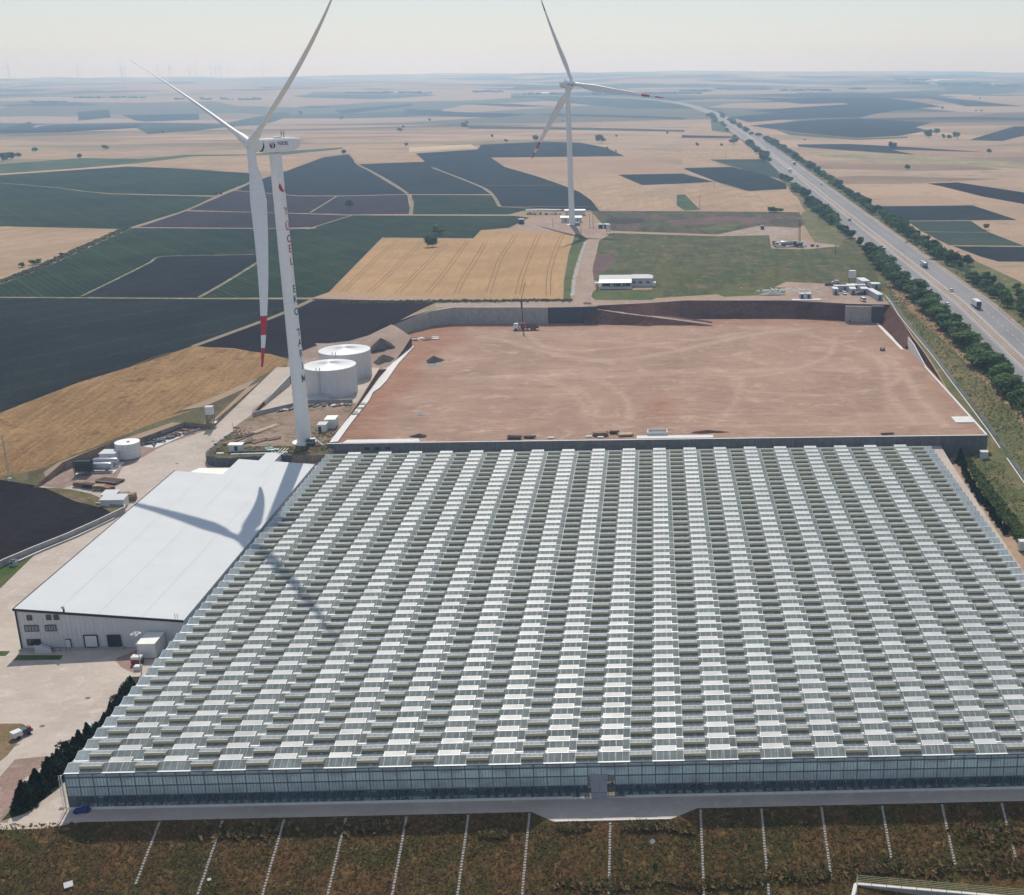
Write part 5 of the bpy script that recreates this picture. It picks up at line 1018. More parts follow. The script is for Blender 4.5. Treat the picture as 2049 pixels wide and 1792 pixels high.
def build_turbine(loc, zh, psi, phases, reds, r0, r1, label, over=7.0, R=66.6, pit=-64.):
    x0, y0, z0 = loc
    T_ = thing('wind_turbine', label, 'wind turbine', (0, 0, 0), 0, None)
    rad = lambda z: tower_r((z-z0)/(zh-2.4-z0), r0, r1)
    mb = MB(); k_ = 12
    rows = [[(x0+rad(z0+(zh-2.4-z0)*i/k_)*math.cos(2*math.pi*j/40), y0+rad(z0+(zh-2.4-z0)*i/k_)*math.sin(2*math.pi*j/40), z0+(zh-2.4-z0)*i/k_) for j in range(40)] for i in range(k_+1)]
    mb.grid(rows, 'turbine_white', True, True); tw = mb.build('tower', T_)
    for f_ in (.25, .5, .75):
        z = z0+(zh-2.4-z0)*f_; q = MB(); q.cyl((x0, y0, z), rad(z)+.02, rad(z)+.02, .14, 'container_white', 40, False); q.build('flange', tw)
    mb = MB(); mb.cyl((x0, y0, z0-1.2), r0+1.8, r0+1.5, 1.35, 'roof_cream', 32); mb.build('foundation', T_)
    ax = Vector((math.cos(psi), math.sin(psi), 0)); sd = Vector((-ax.y, ax.x, 0))
    M = Matrix(((ax.x, sd.x, 0, x0), (ax.y, sd.y, 0, y0), (0, 0, 1, zh), (0, 0, 0, 1)))     # local x = towards the hub
    nc = MB()                                               # nacelle: long body with bevelled edges, tapering to the back
    prof = [(4.6, 1.55, -1.75, 1.7), (4.0, 1.8, -2.0, 1.95), (0, 1.95, -2.15, 2.05), (-5.5, 1.9, -1.9, 2.05), (-7.6, 1.8, -1.0, 1.95), (-8.2, 1.65, -.4, 1.8)]
    rows = []
    for x, w_, zb, zt in prof:
        b_ = .45; pts = [(-w_+b_, zb), (w_-b_, zb), (w_, zb+b_), (w_, zt-b_), (w_-b_, zt), (-w_+b_, zt), (-w_, zt-b_), (-w_, zb+b_)]
        rows.append([M @ Vector((x, p, q)) for p, q in pts])
    nc.grid(rows, 'turbine_white', False, True); nc.face(rows[0], 'turbine_white'); nc.face(rows[-1][::-1], 'turbine_white')
    for j in range(10): pass
    N_ = nc.build('nacelle', T_)
    q = MB(); q.tube(M @ Vector((4.45, 0, 0)), M @ Vector((4.95, 0, 0)), 1.75, 'black_gap', 24); q.build('rotor_gap', N_)
    q = MB()
    for s_ in (-.7, .7):
        q.tube(M @ Vector((-3.2, s_, 2)), M @ Vector((-3.2, s_, 4.1)), .08, 'dark_steel', 5); q.tube(M @ Vector((-3.2, s_, 3.0)), M @ Vector((-3.2, s_, 3.35)), .2, 'truck_red', 6)
    q.tube(M @ Vector((-3.2, -.7, 3.6)), M @ Vector((-3.2, .7, 3.6)), .05, 'dark_steel', 5); q.build('wind_sensor', N_)
    q = MB(); q.box(-2.3, -.2, -.9, .9, 2.0, 2.5, 'turbine_white'); 
    q.v = [tuple(M @ Vector(p)) for p in q.v]; q.build('cooler', N_)
    hub = MB(); rows = []
    tilt = math.radians(5); Mr = M @ Matrix.Rotation(-tilt, 4, 'Y')
    for x, r in ((4.95, 1.9), (5.3, 2.15), (6.4, 2.3), (7.6, 2.15), (8.6, 1.7), (9.3, 1.0), (9.55, .35), (9.6, .02)):
        rows.append([Mr @ Vector((x, r*math.cos(2*math.pi*j/28), r*math.sin(2*math.pi*j/28))) for j in range(28)])
    hub.grid(rows, 'turbine_white', True, True); hub.build('hub', T_)
    for ph, red in zip(phases, reds):
        b = blade_mesh(T_, red, R, pit)
        # blade local: Z along the span, X in the rotor plane, Y along the shaft (upwind negative bend = -Y)
        # in-plane axes: U = W x axis
        axr = (Mr.to_3x3() @ Vector((1, 0, 0))).normalized(); W = (Mr.to_3x3() @ Vector((0, 0, 1))).normalized(); U = W.cross(axr).normalized()
        th = math.radians(ph); zz = (U*math.cos(th)+W*math.sin(th)).normalized(); yy = -axr; xx = yy.cross(zz)
        c = Mr @ Vector((over, 0, 0))
        b.matrix_world = Matrix(((xx.x, yy.x, zz.x, c.x), (xx.y, yy.y, zz.y, c.y), (xx.z, yy.z, zz.z, c.z), (0, 0, 0, 1)))
    return T_, tw, N_, M, rad
T1, tow1, nac1, M1, rad1 = build_turbine((-115.1, 391.9, 7.2), 101.7, math.radians(228), (279, 39, 159), (True, False, False), 2.35, 1.8,
    'near white wind turbine with red-tipped lower blade, standing beside the packhouse', 8.0)
T2, tow2, nac2, M2, rad2 = build_turbine((-57.6, 886., 16.3), 111.0, math.radians(64), (308, 68, 188), (True, True, True), 2.1, 1.6,
    'farther white wind turbine standing alone among the fields in mid picture', 8.0, 67., -30.)
# lettering down the tower, facing right of the camera
ang = math.atan2(-391.9, 115.1)+math.radians(52)
for grp, m in (((('Y', 81.8), ('Ü', 77.1), ('C', 73.3), ('E', 70.2), ('L', 66.3)), 'letter_red'), ((('E', 57.6), ('K', 54.4), ('O', 50.4), ('T', 43.7), ('A', 40.4), ('R', 36.9), ('I', 32.8), ('M', 28.7)), 'letter_green')):
    for ch, z in grp:
        me = text_mesh(ch, 3.3, m, .02); me.transform(Matrix.Diagonal((.8, 1, 1, 1))); bend_mesh(me, -115.1, 391.9, z, ang, rad1); link_mesh('letter', me, tow1)
me = logo_mesh(1.7, 'letter_red', 'turbine_white'); bend_mesh(me, -115.1, 391.9, 89.3, ang, rad1); link_mesh('logo', me, tow1)
# nacelle side lettering (the side seen from the camera: local +Y or -Y)
def on_nacelle(me, M, side_, x, z, w_=1.99):
    for v in me.vertices:
        a, b = v.co.x, v.co.y
        v.co = M @ Vector((x-side_*a*-1 if side_ > 0 else x+a, side_*w_, z+b)) if False else M @ Vector((x - a if side_ > 0 else x + a, side_*w_, z+b))
s1 = 1 if (M1.to_3x3() @ Vector((0, 1, 0))).dot(Vector((115, -391, 0))) > 0 else -1
me = logo_mesh(.95, 'letter_maroon', 'letter_grey'); on_nacelle(me, M1, s1, 1.8, .1, 1.985); link_mesh('logo', me, nac1)
me = text_mesh('YÜCEL', 1.25, 'letter_maroon', .03); on_nacelle(me, M1, s1, -1.8, .45, 1.985); link_mesh('lettering', me, nac1)
s2 = 1 if (M2.to_3x3() @ Vector((0, 1, 0))).dot(Vector((57, -886, 0))) > 0 else -1
me = logo_mesh(.95, 'letter_maroon', 'letter_grey'); on_nacelle(me, M2, s2, 1.8, .1, 1.985); link_mesh('logo', me, nac2)
me = text_mesh('YÜCEL', 1.25, 'letter_maroon', .03); on_nacelle(me, M2, s2, -1.8, .3, 1.985); link_mesh('lettering', me, nac2)
mb = MB(); mb.box(-113.5, -110.9, 388.0, 389.6, 7.2, 9.0, 'dark_steel')
for i in range(3): mb.tube((-113.2+i*.9, 387.9, 8.1), (-113.2+i*.9, 388.1, 8.1), .35, 'galvanised', 10)
mb.build('cooling_unit', T1)
mb = MB(); mb.tube((-110.8, 388.6, 9.2), (-108.2, 387.6, 7.2), .08, 'galvanised', 5); mb.tube((-110.8, 389.6, 9.2), (-108.2, 388.6, 7.2), .08, 'galvanised', 5); mb.box(-112.6, -110.7, 388.5, 390, 9.1, 9.2, 'galvanised')
for i in range(7): mb.box(-110.8+i*.38, -110.5+i*.38, 388.4-i*.14, 389.6-i*.14, 9.0-i*.27, 9.05-i*.27, 'galvanised')
mb.build('entrance_stair', T1)
mb = MB(); mb.box(-55.2, -51.8, 879.5, 881.5, 16.2, 18.2, 'frame_blue'); mb.box(-56, -52.5, 882, 883, 18.0, 18.4, 'container_white'); mb.build('base_cabinet', T2)
# distant turbines on the skyline
DT = [(59, 130, 167, .5), (157, 130, 160, 1.2), (244.5, 122, 157, .1), (251, 130, 157, .9), (319, 127, 154, .5), (341, 122, 153, 1.5), (380, 125, 153, .3), (394, 128, 152, 1.0), (424, 129, 153, .7), (433, 127, 152, 1.3), (443, 126, 152, .2), (459, 128, 152, .8), (527, 126, 152, 1.1)]
_me = None
def ray_dir(u, v):
    c = _r*0
    x_, y_ = (u-1388.66)/2481.86, (v-896)/2481.86
    return (cx*x_ - cy*y_ - cz).normalized()
for i, (u, vt, vb, ph) in enumerate([(19, 130, 160, .5)]+DT[1:]):
    d = ray_dir(u, 156); D_ = 9600*97/ (97*1.0) * (30./max(18., (vb-vt)))
    px_, py_ = d.x/d.y*D_*.97, D_*.97
    z_ = natural(px_, py_)-2
    if _me is None:
        t_ = MB(); t_.cyl((0, 0, 0), 3.2, 2.0, 93, 'turbine_white', 8); t_.box(-5, 5, -2.2, 2.2, 92, 96.5, 'turbine_white')
        root = thing('distant_wind_turbine', 'far-off white wind turbine on the hazy left skyline', 'wind turbine', (px_, py_, z_), 0, 'distant wind turbines on the skyline')
        t_.build('tower', root)
        rt = MB()
        for k in range(3):
            a = math.radians(90+120*k); rt.tube((0, -3, 94.5), (60*math.cos(a), -3, 94.5+60*math.sin(a)), 1.9, 'turbine_white', 5, .5)
        ro = rt.build('rotor', root); _me = root
    else:
        c = dup(_me, (px_, py_, z_), ph-.7)
# ------------------------------------------------------------------ tanks
def tank(x, y, r, h, z0, label):
    t_ = thing('storage_tank', label, 'tank')
    mb = MB(); n = 72
    A = [(x+(r-.03*(j % 2))*math.cos(2*math.pi*j/n), y+(r-.03*(j % 2))*math.sin(2*math.pi*j/n), z0) for j in range(n)]
    mb.grid([A, [(p[0], p[1], z0+h) for p in A]], 'tank_white', False, True); sh = mb.build('shell', t_)
    q = MB()
    for z in (.33, .66): q.cyl((x, y, z0+h*z), r+.04, r+.04, .1, 'tank_white', 72, False)
    q.build('hoop', sh)
    mb = MB(); nn = 36
    for j in range(nn):
        a0, a1 = 2*math.pi*j/nn, 2*math.pi*(j+1)/nn; dz = .02*(j % 2)
        mb.face([(x+r*1.01*math.cos(a0), y+r*1.01*math.sin(a0), z0+h), (x+r*1.01*math.cos(a1), y+r*1.01*math.sin(a1), z0+h), (x, y, z0+h+1.1+dz)], 'tank_roof')
        mb.tube((x+r*math.cos(a0), y+r*math.sin(a0), z0+h+.06), (x, y, z0+h+1.15), .04, 'tank_roof', 3)
    mb.cyl((x, y, z0+h-.25), r+.06, r+.06, .27, 'tank_roof', 72, False); mb.build('roof', t_)
    mb = MB()
    for a in range(60, 200, 10):
        a = math.radians(a); mb.tube((x+r*math.cos(a), y+r*math.sin(a), z0+h), (x+r*math.cos(a), y+r*math.sin(a), z0+h+1.1), .04, 'galvanised', 4)
    for zz in (.6, 1.1):
        for a in range(60, 190, 10):
            b = math.radians(a+10); a_ = math.radians(a); mb.tube((x+r*math.cos(a_), y+r*math.sin(a_), z0+h+zz), (x+r*math.cos(b), y+r*math.sin(b), z0+h+zz), .04, 'galvanised', 4)
    mb.build('railing', t_)
    mb = MB(); lx, ly = x-1.5, y-r-.5
    for dx in (-.35, .35): mb.tube((lx+dx, ly, z0), (lx+dx, ly, z0+h+1), .06, 'galvanised', 4)
    for i in range(int(h/.5)): mb.tube((lx-.35, ly, z0+.5*i), (lx+.35, ly, z0+.5*i), .04, 'galvanised', 4)
    for i in range(2, int(h)): mb.cyl((lx, ly-.1, z0+i), .55, .55, .06, 'galvanised', 8, False)
    mb.box(lx-.8, lx+.8, ly-.4, ly+.6, z0+h+.05, z0+h+.15, 'galvanised'); mb.tube((lx-.7, ly, z0+h), (lx-.7, ly, z0+h+1.3), .1, 'dark_steel', 5); mb.tube((lx+.6, ly, z0+h), (lx+.6, ly, z0+h+1.3), .1, 'dark_steel', 5)
    mb.build('ladder', t_); return t_
tank(-121.3, 453.8, 9.6, 10.4, 8., 'nearer of the two big white round tanks, just right of the turbine tower')
tank(-121.7, 479.5, 9.8, 10.4, 8., 'big white round tank standing behind the nearer one')
t_ = thing('pump_house', 'low white cabin at the foot of the nearer big tank', 'cabin')
mb = MB(); mb.box(-127., -119.5, 440.6, 442.6, 8, 9.7, 'container_white'); mb.build('wall', t_); mb = MB(); mb.box(-127.2, -119.3, 440.4, 442.8, 9.7, 9.85, 'container_grey'); mb.build('roof', t_)
t_ = thing('scaffold_frame', 'pale open timber frame beside the road, left of the turbine tower', 'frame')
mb = MB()
for x in (-131.5, -129.2):
    for y in (440, 443, 446): mb.tube((x, y, 8), (x, y, 10.6), .1, 'wood_pale', 4)
    mb.tube((x, 440, 10.5), (x, 446, 10.5), .1, 'wood_pale', 4); mb.tube((x, 440, 9.4), (x, 446, 9.4), .08, 'wood_pale', 4)
for y in (440, 443, 446): mb.tube((-131.5, y, 10.5), (-129.2, y, 10.5), .1, 'wood_pale', 4)
mb.build('frame', t_)
t_ = thing('water_tank', 'small white round water tank beside the flat-roofed shed', 'tank')
X_, Y_ = -169.6, 385.9; z_ = yardz(0, Y_)
mb = MB(); mb.cyl((X_, Y_, z_), 3.75, 3.75, 4.9, 'tank_white', 40); mb.build('shell', t_)
mb = MB()
for z in (1.2, 2.5, 3.7): mb.cyl((X_, Y_, z_+z), 3.79, 3.79, .08, 'galvanised', 40, False)
mb.build('hoop', t_)
mb = MB(); mb.cyl((X_, Y_, z_+4.9), 3.8, .3, .45, 'tank_roof', 40); mb.build('roof', t_)
mb = MB(); mb.box(X_+.4, X_+1.3, Y_-1.4, Y_-.7, z_+5.1, z_+5.5, 'galvanised'); mb.build('hatch', t_)
def shed(name, label, x0, x1, y0, y1, z0, h, mw, mr, rot=0., c=(0, 0), slope=.15, door=None, cat='shed', over=.2, group=None, wins=()):
    t_ = thing(name, label, cat, (c[0], c[1], 0), rot, group)
    mb = MB(); mb.box(x0, x1, y0, y1, z0, z0+h, mw); mb.build('wall', t_)
    mb = MB(); a = over
    mb.v = [(x0-a, y0-a, z0+h+.01), (x1+a, y0-a, z0+h+.01), (x1+a, y1+a, z0+h+.01+slope), (x0-a, y1+a, z0+h+.01+slope), (x0-a, y0-a, z0+h+.16), (x1+a, y0-a, z0+h+.16), (x1+a, y1+a, z0+h+.16+slope), (x0-a, y1+a, z0+h+.16+slope)]
    for f in ((0, 3, 2, 1), (4, 5, 6, 7), (0, 1, 5, 4), (1, 2, 6, 5), (2, 3, 7, 6), (3, 0, 4, 7)): mb.f.append(f); mb.m.append(mb.mi(mr)); mb.sm.append(False)
    mb.build('roof', t_)
    if door:
        mb = MB(); mb.box(door[0], door[1], y0-.05, y0+.02, z0, z0+min(2.1, h*.85), 'trim_dark'); mb.build('door', t_)
    for wx0, wx1, wz0, wz1 in wins:
        mb = MB(); mb.box(wx0, wx1, y0-.06, y0+.02, z0+wz0, z0+wz1, 'trim_dark'); wd_ = mb.build('window', t_)
        q = MB(); q.box(wx0+.12, wx1-.12, y0-.09, y0-.05, z0+wz0+.12, z0+wz1-.12, 'glass_grey'); q.build('pane', wd_)
    return t_
shed('shed', 'small white flat-roofed shed in front of the small round water tank', -176.2, -171.4, 379.8, 384.0, yardz(0, 381), 3.1, 'container_white', 'roof_white', door=(-173.4, -172.6))
for nm, y, lab in (('gas_cylinder_tank', 373.6, 'nearer of two horizontal silver gas tanks on the left yard'), ('gas_cylinder_tank', 377.4, 'farther of two horizontal silver gas tanks, next to the shed')):
    z_ = yardz(0, y)+.45; x0, x1 = (-178.3, -169.6) if y < 375 else (-177.6, -169.2)
    t_ = thing('gas_tank', lab, 'tank'); mb = MB(); rows = []
    for x, r in ((x0, .05), (x0+.15, .7), (x0+.5, 1.05), (x0+1.0, 1.2), (x1-1.0, 1.2), (x1-.5, 1.05), (x1-.15, .7), (x1, .05)):
        rows.append([(x, y+r*math.cos(2*math.pi*j/18), z_+1.2+r*math.sin(2*math.pi*j/18)) for j in range(18)])
    mb.grid(rows, 'steel', True, True); mb.build('shell', t_)
    for x in (x0+2, x1-2): mb = MB(); mb.box(x-.25, x+.25, y-.9, y+.9, z_-.5, z_+.4, 'concrete'); mb.build('saddle', t_)
mb = MB(); mb.box(-180.5, -169, 369.6, 380.5, 3.2, 4.0, 'concrete_white')
mb.v = [(x, y, (yardz(0, y)+.06 if z > 3.5 else 3.0)) for x, y, z in mb.v]; o = mb.build('concrete_slab'); tag(o, 'pale concrete slab under the horizontal gas tanks', 'slab')
t_ = thing('steel_rack', 'tall dark mesh rack standing left of the gas tanks', 'rack'); z_ = yardz(0, 370)
for j in range(2):
    mb = MB()
    for i in range(8): mb.box(-180.0+i*.65, -179.85+i*.65, 369.6+j*3.4, 369.75+j*3.4, z_+1.1, z_+4.6, 'dark_steel')
    for z in (1.1, 1.8, 2.5, 3.2, 3.9, 4.55): mb.box(-180., -175.3, 369.6+j*3.4, 369.7+j*3.4, z_+z, z_+z+.22, 'dark_steel')
    mb.build('mesh_frame', t_)
mb = MB(); mb.box(-179.9, -175.4, 370.2, 372.8, z_+1.2, z_+4.4, 'gravel_black'); mb.build('stacked_load', t_)
for sx in (-179.8, -175.5):
    for sy in (369.7, 373): mb = MB(); mb.box(sx-.1, sx+.1, sy-.1, sy+.1, z_, z_+1.15, 'dark_steel'); mb.build('leg', t_)
def lumber(label, x, y, z, n, L, m, rot, lay=3, w_=.28, cat='timber', sh=.12, jit=.3):
    t_ = thing('timber_stack', label, cat, (x, y, z), rot); r0 = random.Random(int(x*7+y)); me = {}
    for k in range(lay):
        for i in range(n):
            q = MB(); l_ = L*r0.uniform(.9, 1.0); q.box(-l_/2, l_/2, -w_/2*.92, w_/2*.92, 0, sh, m if r0.random() > .2 else ('wood' if m != 'wood' else 'wood_pale'))
            o = q.build('beam', t_); o.location = (r0.uniform(-jit, jit), (i-n/2)*w_*1.04, .25+k*(sh+.1)); o.rotation_euler[2] = r0.uniform(-.015, .015)
    mb = MB()
    for s_ in (-.35, .35): mb.box(L*s_-.1, L*s_+.1, -n*w_/2, n*w_/2, 0, .24, 'wood_dark')
    mb.build('bearer', t_); return t_
lumber('neat dark brown deck of formwork panels on the left yard', -167.0, 364.6, yardz(0, 364), 14, 8.2, 'wood_dark', -.32, 2, .30)
for i, (x, y, r, m, lab) in enumerate(((-174.5, 361.2, -.2, 'wood', 'pale topped timber stack at the left end of the yard timber'), (-171.0, 359.6, -.3, 'wood_dark', 'dark timber stack in front of the formwork deck'), (-167.4, 358.0, -.1, 'wood', 'short brown timber stack nearest the white sheds'), (-164.3, 356.8, -.5, 'brick_red', 'reddish timber stack just behind the white sheds'))):
    lumber(lab, x, y, yardz(0, y), 6, 3.6, m, r, 5, .35, 'timber', .16, .25)
for x, y, lab in ((-156.8, 349.9, 'stack of brown bricks and boards right behind the nearer white shed'), (-154.3, 349.0, 'second stack of brown boards at the packhouse edge')): lumber(lab, x, y, yardz(0, y), 6, 2.6, 'wood', .2, 7, .36, 'timber', .17, .12)
shed('shed', 'farther small white lean-to shed beside the brick stacks', -162.6, -158.6, 347.6, 351.4, 2.4, 2.6, 'container_white', 'roof_white', slope=.3)
shed('shed', 'nearer white shed by the field corner at the packhouse edge', -160.6, -154.0, 342.3, 346.0, 2.4, 2.9, 'container_white', 'roof_white', slope=.5)
# open concrete bin with scrap
t_ = thing('scrap_bay', 'low-walled concrete bay full of blue and rusty scrap by the yard road', 'storage bay')
bay = [(-154.6, 410.0), (-161.0, 411.8), (-171.4, 393.3)]
mb = wall_along(bay, lambda x, y: yardz(x, y)-.2, lambda x, y: yardz(x, y)+1.0, .3, 'concrete_dark', 'concrete'); mb.build('wall', t_)
mb = wall_along([(-154.6, 410.), (-158.5, 404.6)], lambda x, y: yardz(x, y)-.2, lambda x, y: yardz(x, y)+.6, .3, 'concrete', 'concrete'); mb.build('low_kerb', t_)
mb = MB(); mb.prism([(-158., 405), (-162, 405.5), (-168, 394), (-164, 393)], lambda x, y: yardz(x, y)-.2, lambda x, y: yardz(x, y)+.06, 'concrete_white'); mb.build('floor_slab', t_)
r0 = random.Random(4)
for i in range(46):
    t = r0.random(); x = -167+t*9+r0.uniform(-1.6, 1.2); y = 396+t*12.5+r0.uniform(-1.2, 1.2)
    m = r0.choice(['container_blue', 'dark_steel', 'dark_steel', 'galvanised']) if t < .5 else r0.choice(['brick_red', 'rust', 'wood', 'container_white', 'dark_steel'])
    mb = MB(); L_2 = r0.uniform(.5, 2.2); mb.box(-L_2, L_2, -r0.uniform(.08, .4), .3, 0, r0.uniform(.1, .6), m, r0.uniform(0, 3.1))
    o = mb.build('scrap_piece'); o.location = (x, y, yardz(x, y)+r0.uniform(0, .35)); o.parent = t_
# ------------------------------------------------------------------ things on the platform and the yard
shed('cabin', 'small white kiosk cabin near the rounded corner of the stone wall', -136.4, -132.2, 382.2, 384.4, 7.0, 2.3, 'container_white', 'roof_cream', door=(-134.6, -133.6), cat='cabin')
shed('transformer_cabin', 'white transformer cabin with a dark round opening right of the turbine base', -113.6, -110.9, 403.2, 406.4, 7.0, 2.6, 'container_white', 'roof_white', door=(-113.4, -112.4), cat='cabin')
shed('transformer_cabin', 'taller white cabin standing just behind the transformer cabin', -112.2, -108.8, 407.5, 412.0, 7.1, 3.1, 'container_white', 'roof_cream', cat='cabin')
for x, y, lab in ((-124.8, 385.6, 'left flat green round cover lying on the grass by the turbine base'), (-122.4, 383.9, 'right flat green round cover lying on the grass by the turbine base')):
    mb = MB(); mb.cyl((x, y, 7.0), 1.35, 1.3, .3, 'cover_green', 24); mb.cyl((x, y, 7.3), .5, .4, .2, 'cover_green', 16); o = mb.build('tank_cover'); tag(o, lab, 'cover')
for i, (x, y, L_, rot, m, lab) in enumerate(((-132.5, 408, 12, 1.1, 'wood_pale', 'long pale plank track of boards laid on the platform dirt'), (-137.5, 399, 8, 1.0, 'wood_dark', 'dark rusty bundle of bars near the road edge of the platform'), (-130.5, 394, 6, .95, 'rust', 'rusty beam bundle in the middle of the platform'),
        (-126.5, 396.5, 4.5, .6, 'rust', 'short rusty beam bundle left of the turbine tower'), (-134.4, 392.5, 7, 1.05, 'wood_dark', 'dark timber pile beside the pale boards'), (-139, 394.5, 9, 1.1, 'rust', 'low rusty rebar pile along the platform road edge'), (-110.5, 416.5, 4, .1, 'wood_dark', 'dark planks behind the taller cabin'), (-109.0, 411.0, 3.5, 1.3, 'wood', 'brown planks by the pad side wall'))):
    lumber(lab, x, y, 7.0, 6, L_, m, rot, 1, .4, 'timber', .12, .5)
r0 = random.Random(12)
t_ = thing('rubble_heap', 'strip of grey construction rubble along the foot of the tank yard wall', 'rubble')
for i in range(110):
    x = r0.uniform(-134, -110); y = 428+6*_s((x+134)/10)+r0.uniform(-1.5, 2.0); mb = MB(); s_ = r0.uniform(.3, 1.2)
    mb.box(-s_, s_, -s_*.4, s_*.4, 0, s_*.5, r0.choice(['concrete', 'wood_dark', 'dark_steel', 'wood_dark', 'stone_dark', 'concrete_white', 'rust', 'dark_steel', 'wood']), r0.uniform(0, 3))
    o = mb.build('rubble_piece', t_); o.location = (x, y, H(x, y)-.05)
for x, y, s_ in ((-138.8, 381, 1.1), (-116.5, 399.5, .9), (-112.5, 391.5, 1.0), (-118.5, 381.2, 1.0)):
    mb = MB(); mb.box(-s_, s_, -s_*.5, s_*.5, 0, .18, 'concrete_white'); o = mb.build('concrete_cover'); o.location = (x, y, 7.02)
    tag(o, 'flat pale concrete cover on the turbine platform, ' + {-138.8: 'at the rounded wall corner', -116.5: 'behind the turbine tower', -112.5: 'beside the turbine entrance stair', -118.5: 'near the pipe bridge'}[x], 'cover')
mb = MB()
for i in range(5): mb.tube((-126.5+i*.5, 380.2, 7.2), (-124.3+i*.5, 383.6, 7.3), .08, 'galvanised', 5)
mb.tube((-134, 380.6, 7.6), (-121, 381.4, 7.6), .28, 'dark_steel', 8); o = mb.build('pipe_run'); tag(o, 'long dark insulated pipe along the back of the stone wall', 'pipe')
mb = MB()
mb.prism([(-135, 379.2), (-120, 379.8), (-120, 380.4), (-135, 379.9)], 6.9, 7.3, 'concrete_white'); o = mb.build('kerb'); tag(o, 'pale kerb strip on top of the stone wall behind the packhouse', 'kerb')
# container, kiosk and lamp mast at the packhouse corner
t_ = thing('white_container', 'big white container unit in the corner between packhouse and greenhouse', 'container')
mb = MB(); mb.box(-114.8, -110.9, 251.2, 257.0, .2, 3.6, 'container_white'); mb.build('body', t_); mb = MB(); mb.box(-114.9, -110.8, 251.1, 257.1, 3.6, 3.72, 'roof_cream'); mb.build('roof', t_)
t_ = thing('pump_unit', 'small red and white machine under a white top beside the container', 'machine')
mb = MB(); mb.box(-115.2, -113.0, 248.3, 249.9, 1.3, 1.9, 'container_white'); mb.build('hood', t_); mb = MB(); mb.box(-115.4, -113.6, 248.6, 249.6, .1, 1.3, 'truck_red'); mb.box(-113.6, -112.9, 248.6, 249.6, .1, 1.3, 'dark_steel'); mb.build('body', t_)
mb = MB(); mb.box(-113.6, -112.2, 245.6, 246.8, 0, 1.0, 'container_white'); o = mb.build('white_cabinet'); tag(o, 'small white cabinet at the foot of the yard lamp mast', 'cabinet')
def mast(x, y, z, h, label, ring=True):
    t_ = thing('lamp_mast', label, 'lamp post'); mb = MB(); mb.cyl((x, y, z), .14, .07, h, 'galvanised', 8); mb.build('pole', t_)
    mb = MB(); 
    if ring:
        n = 14
        for i in range(n): mb.tube((x+.75*math.cos(2*math.pi*i/n), y+.75*math.sin(2*math.pi*i/n), z+h), (x+.75*math.cos(2*math.pi*(i+1)/n), y+.75*math.sin(2*math.pi*(i+1)/n), z+h), .06, 'frame_white', 5)
        for i in range(4):
            a = math.pi/2*i+.5; mb.tube((x, y, z+h), (x+.75*math.cos(a), y+.75*math.sin(a), z+h), .04, 'frame_white', 4)
        mb.build('ring', t_); 
        for i in range(4):
            a = math.pi/2*i+.5; q = MB(); q.box(-.25, .25, -.18, .18, -.3, .05, 'frame_white'); o = q.build('lamp', t_); o.location = (x+.8*math.cos(a), y+.8*math.sin(a), z+h-.1)
    else:
        mb.tube((x, y, z+h), (x-.9, y-.3, z+h+.2), .06, 'frame_white', 5); mb.build('arm', t_)
mast(-111.4, 244.2, 0, 9.6, 'tall lamp mast with a ring head in front of the white container')
mast(-142.0, 404.5, 5.5, 5, 'thin lamp post on the yard road by the rounded stone wall', False)
mast(115.3, 379.1, H(115.3, 379.1), 6.5, 'grey lamp post by the fence at the right corner of the pad', False)
# trailer and bits in the yard
t_ = thing('utility_trailer', 'small white box trailer with a blue load at the grass island corner', 'trailer', (-124.6, 219.0, 0), .95)
mb = MB(); mb.box(-2.0, -.2, -.75, .75, .5, 1.55, 'container_white'); mb.build('box', t_); mb = MB(); mb.box(-.1, 1.8, -.7, .7, .5, 1.0, 'dark_steel'); mb.box(.1, .9, -.5, .5, 1.0, 1.4, 'car_blue'); mb.box(1.0, 1.6, -.5, .4, 1.0, 1.5, 'truck_red'); mb.build('bed', t_)
for x in (-1.2, .9):
    for y in (-.75, .75): mb = MB(); mb.tube((x, y-.1, .35), (x, y+.1, .35), .35, 'tyre', 12); mb.build('wheel', t_)
mb = MB(); mb.box(-1.3, 1.3, -.05, .05, 0, .12, 'wood_pale', .9); mb.box(-1., 1.0, .7, .8, 0, .1, 'wood_pale', .8); o = mb.build('timber_piece'); o.location = (-124.5, 214.9, .02); tag(o, 'pale timber pieces on the ground in front of the small trailer', 'timber')
t_ = thing('blue_cart', 'dark blue covered cart against the left end of the glass front wall', 'cart', (-101.6, 192.2, 0), .15)
mb = MB(); mb.grid([[(-1.3, -.6, .25), (1.1, -.5, .25), (1.5, .3, .3), (-1.2, .5, .25)], [(-1.15, -.5, .8), (.9, -.4, .95), (1.2, .25, .9), (-1.0, .4, .75)]], 'tarp_blue', False, True); mb.face([(-1.15, -.5, .8), (.9, -.4, .95), (1.2, .25, .9), (-1.0, .4, .75)], 'tarp_blue'); mb.build('cover', t_)
mb = MB(); mb.box(-1.2, 1.3, -.4, .4, .15, .3, 'dark_steel'); mb.build('bed', t_)
for x in (-.8, .9): mb = MB(); mb.tube((x, -.5, .18), (x, .5, .18), .18, 'tyre', 10); mb.build('wheel', t_)
